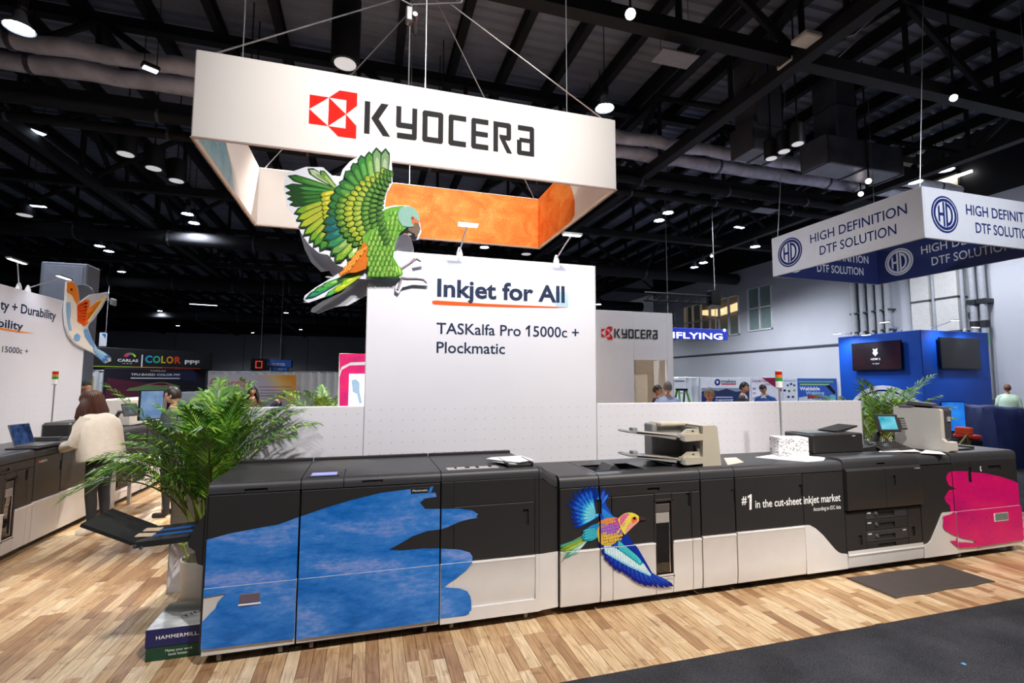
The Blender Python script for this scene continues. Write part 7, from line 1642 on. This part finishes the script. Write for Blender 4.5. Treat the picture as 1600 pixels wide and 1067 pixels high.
# back wall of that stand, with the printed car
bx0, bx1 = fx(187), fx(332); YBk = 1.6
T = Thing('stand_backwall', 'dark stand back wall printed with a low sports car', 'display wall', ((bx0+bx1)/2, YBk, 0), FC)
T.part('panel', MB().cbox(bx0, bx1+.6, YBk, YBk+.1, 0, zf0+.004, .01), M('backwall_plum', '1a1626', .5))
w_ = bx1-bx0; mb = MB().col('5a2a3a').flat([(bx0+.1, YBk-.003, .6), (bx0+w_*.5, YBk-.003, .9), (bx0+w_*.5, YBk-.003, 1.6), (bx0+.1, YBk-.003, 1.9)])
mb.col('2a2f4a').flat([(bx0+w_*.5, YBk-.003, 2.0), (bx1, YBk-.003, 1.7), (bx1, YBk-.003, 2.3), (bx0+w_*.6, YBk-.003, 2.2)])
mb.col('e0e0e6'); text_on(mb, 'TPU-BASED COLOR PPF', (bx0+w_*.26, YBk-.006, 2.02), (bx0+w_*.80, YBk-.006, 2.02), .11, .02); text_on(mb, 'CARLAS', (bx0+w_*.46, YBk-.006, 2.25), (bx0+w_*.63, YBk-.006, 2.25), .06, .01)
mb.add([(bx0+w_*.26, YBk-.006, 1.86), (bx0+w_*.80, YBk-.006, 1.86), (bx0+w_*.80, YBk-.006, 1.91), (bx0+w_*.26, YBk-.006, 1.91)], [(0, 1, 2, 3)])
car = ((.22,.0),(.25,.12),(.34,.20),(.44,.33),(.55,.42),(.64,.42),(.74,.30),(.80,.22),(.80,.0))
mb.col('6a8a5a').flat([(bx0+w_*a, YBk-.005, 1.25+b*1.0) for a, b in car]); mb.col('b04a5a').flat([(bx0+w_*a, YBk-.007, 1.25+b*1.0) for a, b in ((.44,.30),(.55,.39),(.64,.39),(.72,.30),(.60,.22))]); mb.col('16161c').flat([(bx0+w_*a, YBk-.009, 1.25+b*1.0) for a, b in ((.47,.30),(.55,.36),(.63,.36),(.68,.29))])
T.part('print', mb, prt)
p0, p1 = AZ(126, 577, 2.3), AZ(187, 577, 2.3); curtain('pleated drape under the black canopy beside the yellow poster', tuple((FC @ Vector((fx(128), 1.8, 0)))), tuple((FC @ Vector((fx(188), 1.8, 0)))), 2.25, None)
q = FC @ Vector((fx(143), 1.2, 0)); T = Thing('poster', 'yellow and white poster behind the man in black cap', 'poster', tuple(q)); T.part('board', MB().cbox(q.x-.55, q.x+.55, q.y, q.y+.03, .6, 1.98, .004), M('poster_white', 'd8d6d2', .6)); T.part('print', MB().col('d8c42a').flat([(q.x-.1, q.y-.004, 1.96), (q.x+.53, q.y-.004, 1.96), (q.x+.53, q.y-.004, .7)]), prt); T.part('leg', MB().box(q.x-.5, q.x-.45, q.y, q.y+.03, 0, .6).box(q.x+.45, q.x+.5, q.y, q.y+.03, 0, .6), steel)
q = AY(159, 520, 30); T = Thing('banner', 'small white and blue banner hanging above the black canopy', 'banner', tuple(q)); p1 = AY(154, 541, 30); p2 = AY(167, 520, 30); T.part('sheet', MB().cbox(p1.x, p2.x, 30, 30.04, p1.z, p2.z, .01), M('banner_white', 'd2d4da', .6)); T.part('print', MB().col('1f6ab8').flat([(p1.x+.1, 29.995, p2.z-.05), (p2.x-.03, 29.995, p2.z-.05), (p2.x-.03, 29.995, p2.z-.55), (p1.x+.3, 29.995, p2.z-.3)]), prt); T.part('wire', MB().tube([(p1.x+.3, 30, p2.z), (p1.x+.3, 30, ZR+.06)], .012, 4), wire)
# wide-format printer seen over the partition, blue screen
YP = 10.5; a_, b_ = AY(287, 612, YP), AY(362, 612, YP)
T = Thing('wide_printer', 'grey wide-format printer seen over the partition behind the palm', 'printer', ((a_.x+b_.x)/2, YP, 0))
za, zb_ = AY(320, 634, YP).z, AY(330, 612, YP).z
T.part('hood', MB().prism([(YP-.35, za+.05), (YP-.2, zb_), (YP+.3, zb_), (YP+.4, za+.05)], 'x', a_.x, b_.x-.25), M('printer_grey', '6d7078', .4)); T.part('end_cap', MB().prism([(YP-.4, za+.03), (YP-.22, zb_+.03), (YP+.3, zb_+.03), (YP+.42, za+.03)], 'x', b_.x-.25, b_.x), M('printer_light', 'b4b6bc', .4)); T.part('body', MB().cbox(a_.x, b_.x, YP-.35, YP+.4, .7, za+.05, .02), M('printer_dark', '4a4c54', .4))
for xx in (a_.x+.15, b_.x-.25): T.part('leg', MB().box(xx, xx+.1, YP-.3, YP+.35, 0, .7), dkgrey)
p0 = AX(237, 638, XF+.42); T = Thing('monitor', 'thin monitor with pale blue screen at the end of the other printer row', 'monitor', (p0.x, p0.y, 1.0)); Fm = Matrix.Translation((p0.x, p0.y, 0)) @ Matrix.Rotation(1.15, 4, 'Z'); T.part('case', MB().cbox(-.2, .2, 0, .03, 1.20, 1.62, .006).xf(Fm), tvb); T.part('screen', MB().cbox(-.185, .185, -.003, 0, 1.215, 1.605, .001).xf(Fm), screen('pale_blue_glow', '6f9cd0', '9fc0e8', .6, 5)); T.part('stand', MB().cbox(-.03, .03, .0, .04, .72, 1.22, .004).cbox(-.15, .15, -.1, .14, .70, .72, .004).xf(Fm), dkgrey)
T = Thing('side_table', 'small white table under the pale blue monitor', 'table', (p0.x, p0.y, 0)); T.part('top', MB().cbox(p0.x-.35, p0.x+.35, p0.y-.3, p0.y+.3, .66, .70, .006), lampw)
for sx in (-1, 1):
    for sy_ in (-1, 1): T.part('leg', MB().box(p0.x+sx*.3-.02, p0.x+sx*.3+.02, p0.y+sy_*.25-.02, p0.y+sy_*.25+.02, 0, .66), steel)
# banner with sunset print
YG_ = 16.5; A, B = AY(327, 584, YG_), AY(463, 586, YG_)
T = Thing('banner', 'wide pale banner with salmon lettering and golden sunset corner', 'banner', ((A.x+B.x)/2, YG_, 0))
n = 8; rr = .12; P = [(A.x, .05), (B.x, .05)]+[(B.x-rr+rr*math.cos(t), B.z-rr+rr*math.sin(t)) for t in [PI/2*k/n for k in range(n+1)]]+[(A.x+rr-rr*math.sin(t), B.z-rr+rr*math.cos(t)) for t in [PI/2*k/n for k in range(n+1)]]
def grad_banner():
    m = bpy.data.materials.new('sunset_print'); m.use_nodes = True; nt = m.node_tree; b = nt.nodes['Principled BSDF']; tc = nd(nt, 'ShaderNodeTexCoord'); mp = nd(nt, 'ShaderNodeMapping'); mp.inputs['Rotation'].default_value = (0, math.radians(32), 0)
    nt.links.new(tc.outputs['Generated'], mp.inputs['Vector']); sx = nd(nt, 'ShaderNodeSeparateXYZ'); nt.links.new(mp.outputs[0], sx.inputs[0]); nz = nd(nt, 'ShaderNodeTexNoise'); nz.inputs['Scale'].default_value = 5; nt.links.new(tc.outputs['Generated'], nz.inputs['Vector'])
    md = nd(nt, 'ShaderNodeMath', operation='MULTIPLY_ADD'); md.inputs[1].default_value = .16; nt.links.new(nz.outputs[0], md.inputs[0]); nt.links.new(sx.outputs[0], md.inputs[2])
    rp = nd(nt, 'ShaderNodeValToRGB'); e_ = rp.color_ramp.elements; st = [(.0, 'e6e2e8'), (.75, 'dfd8e0'), (1.05, 'c9c0d0'), (1.2, 'e8c27a'), (1.35, 'e0931c')]
    while len(e_) < 5: e_.new(.5)
    for k, (p, c_) in enumerate(st): e_[k].position = p/1.5; e_[k].color = lin(c_)+(1,)
    m2 = nd(nt, 'ShaderNodeMath', operation='MULTIPLY'); m2.inputs[1].default_value = 1/1.5; nt.links.new(md.outputs[0], m2.inputs[0]); nt.links.new(m2.outputs[0], rp.inputs[0]); nt.links.new(rp.outputs[0], b.inputs['Base Color']); b.inputs['Roughness'].default_value = .6
    return m
T.part('sheet', MB().prism(P, 'y', YG_, YG_+.05), grad_banner()); T.part('stand', MB().box(A.x, B.x, YG_-.15, YG_+.2, 0, .05), steel)
mb = MB().col('d2836a'); bt(mb, 'Georgia', (327.5, 605.5), (386, 605.5), 14.5, .01, YG_-.005); mb.col('b4b0bc'); bq(mb, ((328,609.5),(384,609.5),(384,612.5),(328,612.5)), YG_-.005)
mb.col('6a9a3a'); bq(mb, ((375,596),(374,591),(378,588.5),(379,593)), YG_-.006); bq(mb, ((377,596),(380,592),(384,592),(382,596)), YG_-.006)
mb.col('8a7a80')
for (x0_, x1_, yy) in ((404, 456, 604), (406, 458, 609), (405, 440, 613.5), (405, 445, 617.5), (363, 385, 618)): bq(mb, ((x0_, yy), (x1_, yy), (x1_, yy+1.2), (x0_, yy+1.2)), YG_-.005)
T.part('print', mb, prt)
pa, pb = AY(462, 581, 17.2), AY(570, 582, 17.2); curtain('long pleated white drape beside the golden sunset banner', (pa.x, 17.2, 0), (pb.x+1.2, 17.2, 0), pa.z, None)
pa, pb = AY(326, 581, 17.3), AY(462, 581, 17.3); curtain('long pleated white drape behind the golden sunset banner', (pa.x, 17.3, 0), (pb.x, 17.3, 0), pa.z, None)
# far hanging signs
p0, p1 = AY(392, 560, 26), AY(417, 579, 26); T = Thing('hanging_sign', 'black hanging cube sign with red square outline', 'hanging sign', ((p0.x+p1.x)/2, 26, p1.z)); T.part('cube', MB().cbox(p0.x, p1.x, 26, 26.8, p1.z, p0.z, .02), tvb)
cx, cz, s_ = (p0.x+p1.x)/2, (p0.z+p1.z)/2, .17
T.part('outline', MB().box(cx-s_, cx+s_, 25.98, 26, cz-s_-.03, cz-s_+.02).box(cx-s_, cx+s_, 25.98, 26, cz+s_-.02, cz+s_+.03).box(cx-s_, cx-s_+.05, 25.98, 26, cz-s_, cz+s_).box(cx+s_-.05, cx+s_, 25.98, 26, cz-s_, cz+s_), M('led_red', 'd0342a', .5, emit=.6)); T.part('wire', MB().tube([(cx, 26.4, p0.z), (cx, 26.4, ZR+.06)], .012, 4), wire)
p0, p1 = AY(417, 562, 27), AY(455, 574, 27); T = Thing('hanging_sign', 'blue hanging sign beside the black cube sign', 'hanging sign', ((p0.x+p1.x)/2, 27, p1.z)); T.part('fascia', MB().cbox(p0.x, p1.x, 27, 27.6, p1.z, p0.z, .02), M('sign_blue', '1c56b0', .5)); T.part('lower_fascia', MB().cbox(p0.x+.2, p1.x-.2, 27.05, 27.5, AY(430, 580, 27).z, p1.z, .02), M('sign_blue2', '2a6ab8', .5)); T.part('print', bt(bt(MB().col('e8ecf4'), 'QUARECOIL', (417, 571), (446, 571), 4, .02, 26.99), 'TROY', (434, 578.5), (443, 578.5), 3.2, .01, 27.03), prt); T.part('wire', MB().tube([((p0.x+p1.x)/2, 27.3, p0.z), ((p0.x+p1.x)/2, 27.3, ZR+.06)], .012, 4), wire)
# pink panel with screen next to the display wall
YK = 4.2; p0, p1 = AY(530, 552, YK), AY(585, 640, YK)
T = Thing('display_panel', 'white panel with magenta brush frame around a bright screen', 'display panel', ((p0.x+p1.x)/2, YK, 0)); T.part('panel', MB().cbox(p0.x, p1.x+.6, YK, YK+.08, 0, p0.z, .006), boothw)
P = [AY(*q, YK-.004) for q in ((530.5,552.5),(600,552.5),(600,564),(548,566),(534,573),(531,580))]; T.part('brush_print', MB().flat(P), pink)
P = [AY(*q, YK-.004) for q in ((530.5,640),(530.5,590),(534,578),(546,571),(600,569),(600,584),(546,584),(545,640))]; T.part('brush_print', MB().flat(P), pink)
s0, s1 = AY(545.5, 584, YK-.03), AY(600, 640, YK-.03); sc_ = T.part('screen', MB().cbox(s0.x, s1.x, YK-.03, YK, s1.z-.2, s0.z, .004), M('screen_white', 'eef0ff', .3, emit=.75)); P = [AY(*q, YK-.032) for q in ((549,594),(556,592),(562,598),(562,612),(566,630),(561,630),(558,616),(551,612))]; T.part('screen_print', MB().col('9fc4e4').flat(P), prt, parent=sc_)
